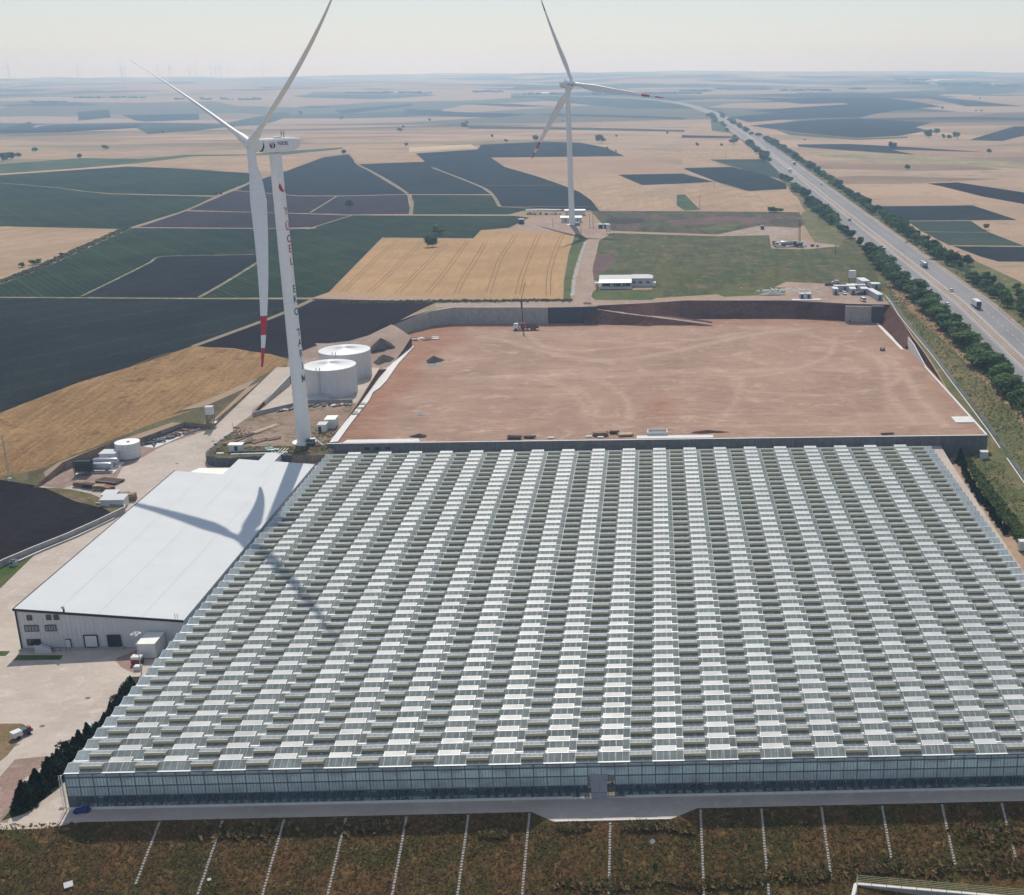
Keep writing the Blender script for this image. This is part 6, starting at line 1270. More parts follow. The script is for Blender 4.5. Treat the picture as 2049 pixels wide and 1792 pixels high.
for x, y, lab in ((-118.4, 233.8, 'dark square drain cover in the middle of the concrete yard'), (-122.5, 222.6, 'dark square drain cover near the grass island'), (-105.6, 193.4, 'small dark cover at the front left corner of the greenhouse'), (-147, 398.5, 'dark drain cover on the road by the stone wall'), (-152, 379, 'dark drain cover near the packhouse back corner'), (-150, 404, 'small dark cover at the road bend')):
    mb = MB(); mb.box(-.45, .45, -.4, .4, 0, .035, 'dark_steel'); o = mb.build('drain_cover'); o.location = (x, y, yardz(x, y)+.01); tag(o, lab, 'drain cover')
mb = MB(); mb.face([(-.9, -.5, .02), (.9, -.4, .1), (1.0, .4, .5), (-.6, .5, .4)], 'white_paint'); mb.face([(.4, .2, .5), (1.6, .3, .2), (1.5, .8, .7), (.5, .6, .6)], 'white_paint'); mb.box(-.5, .5, -.3, .3, 0, .35, 'white_paint'); o = mb.build('plastic_sheet'); o.location = (-112.9, 221.5, .5); tag(o, 'crumpled white plastic sheet on the hedge beside the yard', 'plastic sheet')
# benches along boundary wall
for x, y, lab in ((-166.8, 303.5, 'grey machine box at the head of the lawn by the boundary wall'), (-173.2, 286.0, 'dark machine at the low end of the boundary wall')):
    mb = MB(); mb.box(-.8, .8, -.7, .7, 0, 1.3, 'container_grey'); mb.box(-.6, .6, -.5, .5, 1.3, 1.6, 'dark_steel'); mb.tube((-.3, -.8, .9), (-.3, .8, .9), .35, 'dark_steel', 8); o = mb.build('machine_box'); o.location = (x, y, yardz(x, y)); tag(o, lab, 'machine')
mb = wall_along([(-153.5, 334.0), (-158.5, 321.6), (-163.5, 312.4), (-166.6, 305.5)], lambda x, y: 0, lambda x, y: yardz(x, y)+.45, .5, 'concrete', 'concrete_white'); o = mb.build('inner_kerb'); tag(o, 'pale kerb along the yard side of the boundary wall', 'kerb')
t_ = thing('antenna_mast', 'thin lattice mast by the dark field at the left edge of the picture', 'mast', (-196., 362.6, natural(-196, 362.6)))
mb = MB()
for a in range(3):
    p = (.35*math.cos(a*2.1), .35*math.sin(a*2.1)); mb.tube((*p, 0), (p[0]*.4, p[1]*.4, 14.5), .05, 'galvanised', 4)
for i in range(24): mb.tube((.33*math.cos(i*2.1), .33*math.sin(i*2.1), i*.6), (.33*math.cos((i+1)*2.1), .33*math.sin((i+1)*2.1), (i+1)*.6), .035, 'galvanised', 4)
mb.build('lattice', t_); mb = MB(); mb.box(-.5, .5, -.4, .4, 0, 1.0, 'container_white'); mb.build('cabinet', t_)
# elevated water tanks on stands
def stand_tank(x, y, z, label, s_=1., hh=3.0):
    t_ = thing('elevated_water_tank', label, 'water tank', (x, y, z), .1)
    mb = MB(); mb.box(-1.2*s_, 1.2*s_, -1.1*s_, 1.1*s_, hh, hh+2.7*s_, 'container_white'); mb.box(-1.25*s_, 1.25*s_, -1.15*s_, 1.15*s_, hh+2.7*s_, hh+2.78*s_, 'roof_white'); mb.build('tank_box', t_)
    for a in (-1, 1):
        for b in (-1, 1): mb = MB(); mb.box(a*1.1*s_-.08, a*1.1*s_+.08, b*1.0*s_-.08, b*1.0*s_+.08, 0, hh, 'dark_steel'); mb.build('leg', t_)
    mb = MB()
    for b in (-1, 1): mb.tube((-1.1*s_, b*s_, .2), (1.1*s_, b*s_, hh-.1), .05, 'dark_steel', 4); mb.tube((1.1*s_, b*s_, .2), (-1.1*s_, b*s_, hh-.1), .05, 'dark_steel', 4)
    mb.box(-1.2*s_, 1.2*s_, -1.1*s_, 1.1*s_, hh-.15, hh, 'dark_steel'); mb.build('brace', t_)
    mb = MB(); mb.box(-1.9*s_, 1.9*s_, -1.4*s_, 1.2*s_, 0, .25, 'concrete_white'); mb.build('base', t_)
stand_tank(-152.0, 412.2, natural(-152, 412)-.3, 'white box tank on a dark steel stand beside the yard road')
stand_tank(-30.4, 837, 16.3, 'white box tank on a stand at the junction near the farther turbine', 1.1)
stand_tank(101.8, 632.8, natural(101, 632), 'white box tank raised on a stand among the site containers', 1.35, 3.4)
# ------------------------------------------------------------------ earth pad things
def heap(x, y, z, rx, ry, h, m, label, name='gravel_heap', seed=1):
    mb = MB(); rows = []; r0 = random.Random(seed)
    ph = [r0.uniform(0, 6) for _ in range(4)]
    for k in range(8):
        t = k/7.; rows.append([(x+rx*(1-t)*math.cos(a)*(1+.18*math.sin(3*a+ph[0])+.1*math.sin(7*a+ph[1])), y+ry*(1-t)*math.sin(a)*(1+.18*math.sin(3*a+ph[0])+.1*math.sin(7*a+ph[1])), z-.1+(h+.1)*(1-(1-t)**1.3)*(1+.1*math.sin(5*a+ph[2]+k))) for a in [2*math.pi*j/26 for j in range(26)]])
    mb.grid(rows, m, True, True); mb.face(rows[-1], m); o = mb.build(name); tag(o, label, 'heap'); return o
heap(-91.3, 502.5, 8, 3.6, 4.2, 2.0, 'gravel_black', 'black gravel heap on the left of the earth pad', seed=1)
heap(-90.4, 494.5, 8, 3.0, 2.6, .9, 'gravel_grey', 'low grey gravel heap in front of the black one', seed=2)
heap(-116, 519, natural(-116, 519), 5.0, 6.5, 3.4, 'soil_dark', 'dark soil heap behind the tanks at the pad entrance', 'soil_heap', 3)
heap(-112, 504, 8.2, 4.5, 7.0, 2.2, 'soil_dark', 'lower dark overgrown soil heap right behind the far tank', 'soil_heap', 4)
heap(-82, 420, 8, 3.2, 1.6, .5, 'gravel_grey', 'low grey spill on the red side of the earth pad', 'gravel_heap', 5)
heap(-78, 393.5, 8, 3.0, 1.8, 1.0, 'soil_dark', 'small dark soil heap at the near left corner of the earth pad', 'soil_heap', 6)
heap(17, 394, 8, 7., 1.6, .7, 'red_cut', 'low red soil heap right of the concrete sump', 'soil_heap', 7)
for k, (x, y, n, L_, m, lay, lab) in enumerate(((-46.5, 389.8, 5, 4.5, 'wood_dark', 3, 'dark timber pile near the front edge of the earth pad, leftmost'), (-41.5, 390.3, 4, 3.5, 'wood_dark', 2, 'second dark timber pile on the pad edge, with loose boards'), (-18.5, 391.8, 6, 4.6, 'wood', 4, 'brown timber pile left of the concrete sump'), (-14.0, 394.2, 4, 3.0, 'rust', 3, 'rust-brown bundle behind the timber pile on the pad edge'), (-10.2, 391.6, 8, 4.8, 'wood_pale', 2, 'pale yellow board pile just left of the concrete sump'), (76, 389.2, 3, 4.5, 'wood_dark', 1, 'small dark board pile near the right front edge of the earth pad'))):
    lumber(lab, x, y, 8.0, n, L_, m, .05*(k-2), lay, .35, 'timber', .2, .5)
for x, y, lab in ((-34.5, 389.4, 'single pale slab on the pad edge between the timber piles'), (-22.2, 390.2, 'small white block left of the brown timber pile'), (-18.3, 389.4, 'white sheet stack in front of the brown timber pile')):
    mb = MB(); mb.box(-1.0, 1.0, -.5, .5, 0, .45, 'concrete_white'); o = mb.build('concrete_block'); o.location = (x, y, 8); tag(o, lab, 'block')
t_ = thing('board_scatter', 'loose pale boards and slabs on the white wall top beside the tanks', 'boards'); r0 = random.Random(9)
for i in range(20):
    y = r0.choice([421, 424, 428, 434])+r0.uniform(-1.2, 1.2); mb = MB(); mb.box(-1.0, 1.0, -.16, .16, 0, .12, r0.choice(['concrete', 'galvanised', 'wood'])); o = mb.build('board', t_); o.location = (-105.2+r0.uniform(-.6, .6), y, 8.5+.002*i); o.rotation_euler[2] = r0.uniform(-.2, .25)
t_ = thing('panel_pile', 'untidy pile of white panels by the curved wall', 'panels'); 
for i in range(14):
    mb = MB(); mb.box(-1.6, 1.6, -.7, .7, 0, .15, r0.choice(['concrete_white', 'concrete_white', 'wood', 'dark_steel'])); o = mb.build('panel', t_); o.location = (-103.5+r0.uniform(-5, 6), 546+r0.uniform(-3, 3), 8.05+.1*(i % 4)); o.rotation_euler[2] = r0.uniform(-.6, .6)
t_ = thing('steel_crate', 'small rusty steel crate alone on the right of the earth pad', 'crate', (96.4, 512.5, 8))
mb = MB()
for a in (-.9, .9):
    for b in (-.7, .7): mb.box(a-.08, a+.08, b-.08, b+.08, 0, 1.3, 'rust')
for z in (.1, .7, 1.25): mb.box(-1, 1, -.78, -.68, z, z+.1, 'rust'); mb.box(-1, 1, .68, .78, z, z+.1, 'rust'); mb.box(-.98, -.88, -.7, .7, z, z+.1, 'rust'); mb.box(.88, .98, -.7, .7, z, z+.1, 'rust')
mb.build('frame', t_); mb = MB(); mb.box(-.85, .85, -.65, .65, .1, .6, 'dark_steel'); mb.build('load', t_)
# concrete pump truck with raised boom
def wheels(t_, xs, w_, r, z=0):
    for x in xs:
        for s_ in (-1, 1):
            mb = MB(); mb.tube((x, s_*w_, r+z), (x, s_*(w_-.3), r+z), r, 'tyre', 12); o = mb.build('wheel', t_)
t_ = thing('crane_truck', 'white-cabbed crane truck with a raised red boom by the curved wall', 'crane truck', (-59.5, 563.5, 8.0), math.pi)
mb = MB(); mb.grid([[(5.6, -1.2, .6), (5.6, 1.2, .6), (3.3, 1.2, .6), (3.3, -1.2, .6)], [(5.7, -1.2, 1.9), (5.7, 1.2, 1.9), (3.3, 1.2, 1.9), (3.3, -1.2, 1.9)], [(5.2, -1.1, 3.1), (5.2, 1.1, 3.1), (3.4, 1.1, 3.1), (3.4, -1.1, 3.1)]], 'car_white', False, True); mb.face([(5.2, -1.1, 3.1), (5.2, 1.1, 3.1), (3.4, 1.1, 3.1), (3.4, -1.1, 3.1)], 'car_white'); cb = mb.build('cab', t_)
mb = MB(); mb.face([(5.72, -1.05, 1.95), (5.72, 1.05, 1.95), (5.28, 1.0, 2.95), (5.28, -1.0, 2.95)], 'glass_dark'); mb.box(3.9, 5.1, -1.16, 1.16, 2.0, 2.75, 'glass_dark'); mb.build('window', cb)
mb = MB(); mb.box(-6, 3.3, -1.15, 1.15, .9, 1.4, 'dark_steel'); mb.box(-6, -.2, -1.2, 1.2, 1.4, 1.7, 'truck_red'); mb.box(-5.9, -.3, -1.2, -1.1, 1.7, 2.2, 'rust'); mb.box(-5.9, -.3, 1.1, 1.2, 1.7, 2.2, 'rust'); mb.build('flatbed', t_)
wheels(t_, (4.4, 1.2, -2.8, -4.1), 1.2, .52)
mb = MB(); mb.box(.2, 2.2, -.9, .9, 1.4, 3.3, 'truck_red'); mb.build('turret', t_)
mb = MB(); mb.tube((1.2, 0, 2.6), (1.3, .8, 14.6), .3, 'rust', 6, .2); mb.tube((1.3, .8, 14.5), (1.3, .5, 10.2), .45, 'dark_steel', 6); mb.build('boom', t_)
mb = MB(); mb.tube((1.3, .8, 14.6), (-1.0, 3.4, 22.5), .16, 'wood', 5, .14); mb.tube((-1., 3.4, 22.5), (-1.9, 4, 20.5), .1, 'wood_pale', 5); mb.build('jib', t_)
for x in (2.8, -.6):
    for s_ in (-1, 1): mb = MB(); mb.box(x-.15, x+.15, s_*2.6-.15, s_*2.6+.15, 0, 1.0, 'truck_red'); mb.box(x-.12, x+.12, min(0, s_*2.6), max(0, s_*2.6), .9, 1.1, 'truck_red'); mb.build('outrigger', t_)
# ------------------------------------------------------------------ vehicles
def car(x, y, z, rot, m, label, group=None, van=False):
    t_ = thing('car', label, 'van' if van else 'car', (x, y, z+.02), rot, group)
    L_, w_ = (2.2, .88) if not van else (2.4, .95); hb = .95 if not van else 1.1; ht = 1.45 if not van else 1.95
    mb = MB()
    sec = [(-L_, .45, hb-.1), (-L_+.1, .35, hb), (L_-.9, .32, hb), (L_-.1, .35, hb-.2), (L_, .45, hb-.3)]
    rows = [[(x_, -w_, zb), (x_, -w_, zt-.15), (x_, -w_+.12, zt), (x_, w_-.12, zt), (x_, w_, zt-.15), (x_, w_, zb)] for x_, zb, zt in sec]
    mb.grid(rows, m, False, True); mb.face(rows[0], m); mb.face(rows[-1][::-1], m); mb.build('body', t_)
    a, b, c, d = (-L_+.15, -L_+.75, L_-1.6, L_-1.0) if not van else (-L_+.05, -L_+.2, L_-1.1, L_-.55)
    mb = MB(); mb.grid([[(a, -w_+.08, hb-.02), (d, -w_+.08, hb-.02), (d, w_-.08, hb-.02), (a, w_-.08, hb-.02)], [(b, -w_+.22, ht-.05), (c, -w_+.22, ht-.05), (c, w_-.22, ht-.05), (b, w_-.22, ht-.05)]], 'glass_dark', False, True); mb.build('windows', t_)
    mb = MB(); mb.box(b-.03, c+.03, -w_+.2, w_-.2, ht-.06, ht, m); mb.build('roof', t_)
    for x_ in (-L_+.75, L_-.75):
        for s_ in (-1, 1): mb = MB(); mb.tube((x_, s_*w_, .32), (x_, s_*(w_-.2), .32), .32, 'tyre', 10); mb.build('wheel', t_)
    for s_ in (-1, 1): mb = MB(); mb.box(L_-.03, L_+.02, s_*.62-.18, s_*.62+.18, .55, .68, 'glass_grey'); mb.build('headlight', t_)
    return t_
def truck(x, y, z, rot, kind, label, cabm='car_white'):
    t_ = thing('truck', label, 'truck', (x, y, z+.02), rot)
    mb = MB(); mb.box(3.0, 5.1, -1.2, 1.2, .7, 2.0, cabm); mb.box(3.0, 4.95, -1.15, 1.15, 2.0, 2.9, cabm); cb = mb.build('cab', t_)
    mb = MB(); mb.box(4.9, 5.14, -1.0, 1.0, 1.75, 2.6, 'glass_dark'); mb.box(3.6, 4.7, -1.22, 1.22, 1.8, 2.5, 'glass_dark'); mb.build('window', cb)
    mb = MB(); mb.box(-5.2, 3.0, -.5, .5, .7, 1.05, 'dark_steel'); mb.build('chassis', t_)
    mb = MB()
    if kind == 'tank':
        rows = [[(x_, r*math.cos(2*math.pi*j/16)*1.2, 2.15+r*math.sin(2*math.pi*j/16)) for j in range(16)] for x_, r in ((-5.2, .2), (-5.1, .9), (-4.8, 1.05), (2.4, 1.05), (2.7, .9), (2.8, .2))]
        mb.grid(rows, 'steel', True, True); mb.box(-4, 2, -.25, .25, 3.15, 3.3, 'dark_steel'); mb.build('tank', t_)
    elif kind == 'tipper':
        mb.box(-5.2, 2.8, -1.25, 1.25, 1.1, 1.25, 'truck_red')
        for s_ in (-1, 1): mb.box(-5.2, 2.8, s_*1.2-.05, s_*1.2+.05, 1.25, 2.5, 'truck_red')
        mb.box(-5.25, -5.15, -1.2, 1.2, 1.25, 2.4, 'truck_red'); mb.box(2.7, 2.8, -1.2, 1.2, 1.25, 2.8, 'truck_red'); mb.box(-5.1, 2.7, -1.1, 1.1, 1.25, 1.7, 'soil_dark'); mb.build('tipping_body', t_)
    else:
        mb.box(-5.2, 2.8, -1.25, 1.25, 1.1, 3.6, 'container_white'); mb.build('box', t_); q = MB(); q.box(-5.23, -5.2, -1.1, 1.1, 1.2, 3.4, 'dark_steel'); q.build('rear_door', t_)
    wheels(t_, (4.1, -2.6, -3.9), 1.22, .5); return t_
pz = lambda p: natural(*p)
UP, DN = math.pi/2, -math.pi/2
truck(150.4, 686, 15.9, UP, 'tank', 'grey tanker truck driving away on the right carriageway, nearest the tree gap')
truck(150.4, 570, natural(150, 570), UP, 'box', 'white box truck on the right carriageway, lowest of the trucks in view')
car(147.8, 610, natural(147, 610), UP, 'car_white', 'white car on the right carriageway between the two nearest trucks')
car(137.7, 573, natural(137, 573), DN, 'car_white', 'white car on the left carriageway half hidden by the roadside trees')
truck(137.8, 747, 16, DN, 'tipper', 'red tipper truck with a white cab coming down the left carriageway')
car(140.8, 895, 16.2, DN, 'car_dark', 'dark car alone on the left carriageway beyond the red truck')
truck(142.2, 1313, pz((142, 1313)), DN, 'box', 'white bus-like truck far up the left carriageway')
car(143.0, 1262, pz((143, 1262)), DN, 'car_white', 'white car just in front of the far white truck on the left carriageway')
truck(157., 1407, pz((157, 1407)), UP, 'box', 'grey box truck far up the right carriageway', 'container_grey')
car(156., 1168, pz((156, 1168)), UP, 'car_silver', 'silver car alone on the right carriageway, midway up the highway')
for x, y, lab in ((157, 2808, 'farthest truck where the highway starts to bend'), (144, 1842, 'small far truck level with the first roadside trees'), ): truck(x, y, pz((x, y)), DN if x < 150 else UP, 'box', lab)
car(152, 1686, pz((152, 1686)), UP, 'car_white', 'tiny far white car near the top of the straight highway')
car(94.0, 637.2, pz((94, 637)), 3.05, 'car_white', 'white car parked behind the site containers')
car(93.7, 604.8, pz((94, 605)), -1.5, 'car_white', 'white car parked between two site containers')
car(99.8, 586.2, pz((100, 586)), 1.75, 'car_white', 'white van parked at the edge above the pad corner', van=True)
car(101.6, 602.6, pz((100, 602)), .2, 'car_dark', 'dark car tucked beside the striped-roof container')
car(89.4, 629.5, pz((89, 629)), .0, 'car_dark', 'dark car behind the long grey site container')
car(77.6, 766.5, pz((77, 766)), 3.1, 'car_white', 'white car beside the tipper on the gravel yard')
car(-146.2, 269.5, 0, 1.3, 'car_dark', 'dark car partly hidden behind the packhouse front left corner')
truck(75.6, 772, pz((75, 772)), -1.5, 'tipper', 'parked tipper truck on the gravel yard beyond the meadow')
# drilling rig
t_ = thing('drilling_rig', 'tall drilling rig mast with machinery on the gravel yard', 'drilling rig', (89.8, 766.5, 16.3))
mb = MB()
for a in (-.5, .5):
    for b in (-.5, .5): mb.tube((a, b, 0), (a*.7, b*.7, 17), .1, 'rust', 4)
for i in range(16): mb.tube((-.5, -.5, i), (.5, -.5, i+1), .07, 'rust', 4); mb.tube((.5, .5, i), (-.5, .5, i+1), .07, 'rust', 4)
mb.box(-.6, .6, -.6, .6, 17, 17.5, 'container_grey'); mb.build('mast', t_)
mb = MB(); mb.box(-2.2, 2, -1.2, 1.2, .5, 2.2, 'dark_steel'); mb.box(1, 2.5, -1, 1, 2.2, 3.1, 'container_grey'); mb.build('engine', t_)
for i in range(9): mb = MB(); s_ = r0.uniform(.4, 1.2); mb.box(-s_, s_, -.5, .5, 0, s_, r0.choice(['dark_steel', 'rust', 'container_grey', 'concrete_white'])); o = mb.build('equipment', t_); o.location = (r0.uniform(-7, 14), r0.uniform(-1, 2.5), -.1)
wheels(t_, (-1.5, 1.4), 1.2, .5)
truck(83.5, 769, 16.3, .1, 'tank', 'dark service truck beside the drilling rig', 'car_dark')
# ------------------------------------------------------------------ site containers and cabins
def container(x, y, z, L_, w_, h, rot, m, label, mr='container_white', ribs=True):
    t_ = thing('site_container', label, 'container', (x, y, z), rot); mb = MB(); mb.box(-L_/2, L_/2, -w_/2, w_/2, .15, h, m)
    n = int(L_/.6)
    if ribs:
        for i in range(n): mb.box(-L_/2+.15+i*.6, -L_/2+.4+i*.6, -w_/2-.04, w_/2+.04, .25, h-.15, m)
    mb.build('body', t_)
    mb = MB(); mb.box(-L_/2-.05, L_/2+.05, -w_/2-.08, w_/2+.08, h, h+.12, mr)
    for i in range(int(L_/1.5)): mb.box(-L_/2+.5+i*1.5, -L_/2+.62+i*1.5, -w_/2, w_/2, h+.12, h+.17, mr)
    mb.build('roof', t_)
    mb = MB(); mb.box(-.5, .4, -w_/2-.09, -w_/2-.03, .2, 2.1, 'trim_dark'); mb.build('door', t_); return t_
zc = lambda x, y: natural(x, y)
for a in ((89.3, 606.8, 2.6, 6, 2.8, 0, 'container_grey', 'leftmost grey site container, end-on with a boxy front'), (95.2, 614.4, 10.5, 2.5, 2.7, .0, 'container_grey', 'long grey site container spanning between the end-on containers'),
          (97.9, 606.4, 3.0, 6, 2.8, 0, 'container_grey', 'second end-on grey site container, right of the parked car'), (101.2, 616.5, 9.5, 2.4, 2.7, 0, 'container_white', 'long white-roofed container behind the end-on ones'),
          (103.6, 606.2, 3.6, 5.5, 2.8, .0, 'container_grey', 'grey container with a ribbed pale roof right of the dark car'), (107.2, 631.5, 4.2, 10.5, 2.7, .12, 'container_white', 'long white container lying back towards the meadow'),
          (111.4, 619.5, 4.6, 5, 2.8, .1, 'container_grey', 'white-roofed container at the right end of the site camp'), (107.2, 596.0, 3.0, 17, 2.8, .13, 'container_grey', 'long dull grey container row running down to the pad corner')):
    container(a[0], a[1], zc(a[0], a[1]), a[2], a[3], a[4], a[5], a[6], a[7])
for i, x in enumerate((71.4, 74.6)): container(x, 594.2, zc(x, 594), 2.7, 2.4, 2.6, 0, 'container_grey', ('left' if i == 0 else 'right')+' small white cube cabin above the red cut bank')
mb = MB(); mb.box(-7, 7, -2.2, 1.0, 0, .3, 'concrete_white', .02); o = mb.build('panel_stack'); o.location = (73.2, 591.3, zc(73, 591)); tag(o, 'flat white panels lying in front of the two cube cabins', 'panels')
mb = MB()
for i in range(6): mb.tube((-1+i*.3, 0, .2+.1*(i % 2)), (5+i*.2, -2, .3), .08, 'frame_white', 4)
o = mb.build('pipe_bundle'); o.location = (111, 584, zc(111, 584)); tag(o, 'white pipes lying at the foot of the container row', 'pipes')
heap(58, 606, 15.9, 6, 3.5, 1.4, 'gravel_grey', 'pale grey rubble heap at the left of the container yard', 'rubble_heap', 11)
mb = MB(); r0 = random.Random(21)
for i in range(160):
    x = 66+r0.gauss(0, 9); y = 618+r0.gauss(0, 3.5); s_ = r0.uniform(.2, .6); mb.box(x-s_, x+s_, y-s_*.6, y+s_*.6, zc(x, y)-.05, zc(x, y)+s_*.5, 'concrete_white', 0)
o = stuff(mb.build('lime_rubble')); tag(o, 'spill of white rubble beyond the container yard', 'rubble')
mb = MB(); mb.box(-1.2, 1.2, -1.2, 1.2, 0, 2.5, 'container_blue'); mb.box(-1.25, 1.25, -1.25, 1.25, 2.5, 2.6, 'container_grey'); o = mb.build('blue_cabin'); o.location = (74.2, 852, 16.3); tag(o, 'small blue cabin at the left end of the gravel yard', 'cabin')
container(-36.6, 866.2, 16.3, 3, 5.5, 2.6, 0, 'dark_steel', 'dark container left of the blue one near the farther turbine', 'container_grey'); container(-32.6, 866, 16.3, 3.6, 5.5, 2.7, 0, 'container_blue', 'blue container near the junction by the farther turbine', 'container_grey')
container(-94, 893.5, 16.4, 3.8, 5, 3.2, 0, 'dark_steel', 'lone dark hut with a grey roof left of the farther turbine', 'container_grey')
shed('white_box', 'white electric box on the bank below the right end of the retaining wall', 104.9, 107.1, 379.0, 381.0, H(106, 380)-.1, 2.3, 'container_white', 'roof_white', slope=.0, cat='cabinet')
container(99.2, 298.5, .4, 4.5, 6.5, 3.2, .15, 'container_grey', 'white-roofed container at the right edge of the picture by the greenhouse')
mb = MB(); mb.box(-1.2, 1.2, -1, 1, 0, 2.6, 'container_white'); o = mb.build('white_cabinet'); o.location = (97.3, 305.2, .6); tag(o, 'white cabinet behind the container at the right picture edge', 'cabinet')
# office building: two blocks with white metal roofs
t_ = thing('office_building', 'low white office building with two sheet roofs beside the dirt road', 'building'); z_ = natural(-15, 635)
mb = MB(); mb.box(-27.0, -11.6, 629.5, 640.5, z_, z_+4.0, 'wall_panel'); mb.build('wall', t_); mb = MB(); mb.box(-11.58, -1.2, 632.6, 640.5, z_, z_+4.05, 'wall_panel'); mb.build('wall', t_)
mb = MB(); mb.box(-28, -11.4, 626.2, 629.4, z_-.2, z_+.9, 'concrete_white'); mb.build('terrace', t_)
def roof_(x0, x1, y0, y1, ze, zr, m='roof_white', hip=False):
    mb = MB(); ym = (y0+y1)/2
    mb.face([(x0, y0, ze), (x1, y0, ze), (x1-(2.5 if hip else 0), ym, zr), (x0, ym, zr)], m); mb.face([(x1, y1, ze), (x0, y1, ze), (x0, ym, zr), (x1-(2.5 if hip else 0), ym, zr)], m)
    mb.face([(x1, y0, ze), (x1, y1, ze), (x1-(2.5 if hip else 0), ym, zr)], m); mb.face([(x0, y1, ze), (x0, y0, ze), (x0, ym, zr)], m); mb.box(x0, x1, y0, y0+.1, ze-.3, ze-.01, m); return mb.build('roof', t_)
roof_(-28.2, -11.5, 630.0, 641.5, z_+4.3, z_+5.6); roof_(-11.48, -.7, 631.8, 641.5, z_+4.35, z_+5.65, 'roof_white', True)
mb = MB(); mb.face([(-28.2, 625.6, z_+3.2), (-11.6, 625.6, z_+3.2), (-11.6, 629.9, z_+4.25), (-28.2, 629.9, z_+4.25)], 'roof_cream'); mb.box(-28.2, -11.6, 625.55, 625.65, z_+2.9, z_+3.2, 'roof_white'); mb.build('porch_roof', t_)
for x in (-28, -22.4, -19.6, -14.8, -11.8): mb = MB(); mb.box(x-.12, x+.12, 626, 626.2, z_+.9, z_+3.2, 'wall_panel'); mb.build('column', t_)
for x0, x1 in ((-26.6, -22.6), (-20.8, -17.4), (-16.0, -12.2)):
    mb = MB(); mb.box(x0, x1, 629.4, 629.5, z_+.9, z_+3.1, 'trim_dark'); wd_ = mb.build('window', t_)
    n = 3
    for i in range(n): q = MB(); w_ = (x1-x0)/n; q.box(x0+w_*i+.12, x0+w_*(i+1)-.12, 629.33, 629.4, z_+1.0, z_+3.0, 'glass_dark'); q.build('pane', wd_)
for x0, x1 in ((-11.2, -9.6), (-8.2, -6.2), (-4.2, -2.4)):
    mb = MB(); mb.box(x0, x1, 632.5, 632.6, z_+1.6, z_+2.7, 'trim_dark'); wd_ = mb.build('window', t_)
    for i in range(2): q = MB(); w_ = (x1-x0)/2; q.box(x0+w_*i+.1, x0+w_*(i+1)-.1, 632.42, 632.5, z_+1.7, z_+2.6, 'glass_grey'); q.build('pane', wd_)
for x, lab in ((-29.4, 'left'), (-.2, 'right')): mb = MB(); mb.box(x-.9, x+.9, 632, 636, z_, z_+2.0, 'container_white'); o = mb.build('outbuilding', t_)
t_ = thing('service_building', 'long low white building just behind the farther turbine base', 'building'); mb = MB(); mb.box(-66, -51.8, 898, 903, 16.3, 20.0, 'wall_panel'); mb.build('wall', t_); roof_(-66.6, -51.2, 897, 903.4, 20.0, 20.9, 'roof_cream')
for x in (-63.6, -60.0, -55.0): mb = MB(); mb.box(x, x+1.2, 897.9, 898.0, 17.5, 18.6, 'trim_dark'); wd_ = mb.build('window', t_); q = MB(); q.box(x+.15, x+1.05, 897.84, 897.9, 17.6, 18.5, 'glass_dark'); q.build('pane', wd_)
t_ = thing('service_building', 'second white building hidden partly behind the farther turbine tower', 'building'); mb = MB(); mb.box(-66, -51.5, 940, 947, 16.4, 20.2, 'wall_panel'); mb.build('wall', t_); roof_(-66.6, -51.0, 939.4, 946, 20.2, 20.9, 'container_white')
t_ = thing('open_barn', 'long open shelter with a thin pale roof left of the farther turbine', 'barn'); mb = MB(); mb.face([(-96.5, 949, 19.6), (-69.6, 949, 19.6), (-69.6, 951.5, 19.9), (-96.5, 951.5, 19.9)], 'container_grey'); mb.face([(-96.5, 951.5, 19.7), (-69.6, 951.5, 19.7), (-69.6, 949, 19.4), (-96.5, 949, 19.4)], 'galvanised'); mb.build('roof', t_)
for i in range(10): mb = MB(); mb.box(-96.2+i*2.9, -96.05+i*2.9, 949.1, 949.25, 16.3, 19.5, 'dark_steel'); mb.build('post', t_)
for i in range(26): mb = MB(); s_ = r0.uniform(.4, 1.1); mb.box(-s_, s_, -.6, .6, 0, r0.uniform(.5, 1.8), r0.choice(['wood_dark', 'concrete_white', 'galvanised', 'rust', 'dark_steel', 'wood'])); o = mb.build('stored_item', t_); o.location = (r0.uniform(-95, -68), r0.uniform(946, 952), 16.3)
# far farm sheds
for u, v, L_, lab in ((1889, 163.5, 110, 'long white farm shed far off on the right among woods'), (1868, 166, 60, 'smaller pale farm shed left of the long one far off'), (1091, 191, 30, 'tiny white farm shed far off beyond the turbine')):
    d = ray_dir(u, v); t = 125.
    while 125+d.z*t > natural(d.x*t, d.y*t) and t < 9000: t *= 1.01
    x, y = d.x*t, d.y*t; z = natural(x, y); tt = thing('farm_shed', lab, 'shed'); mb = MB(); mb.box(x-L_/2, x+L_/2, y, y+20, z-1, z+6, 'wall_panel'); mb.build('wall', tt)
    mb = MB(); mb.face([(x-L_/2, y-1, z+6.1), (x+L_/2, y-1, z+6.1), (x+L_/2, y+20, z+9), (x-L_/2, y+20, z+9)], 'roof_white'); mb.build('roof', tt)
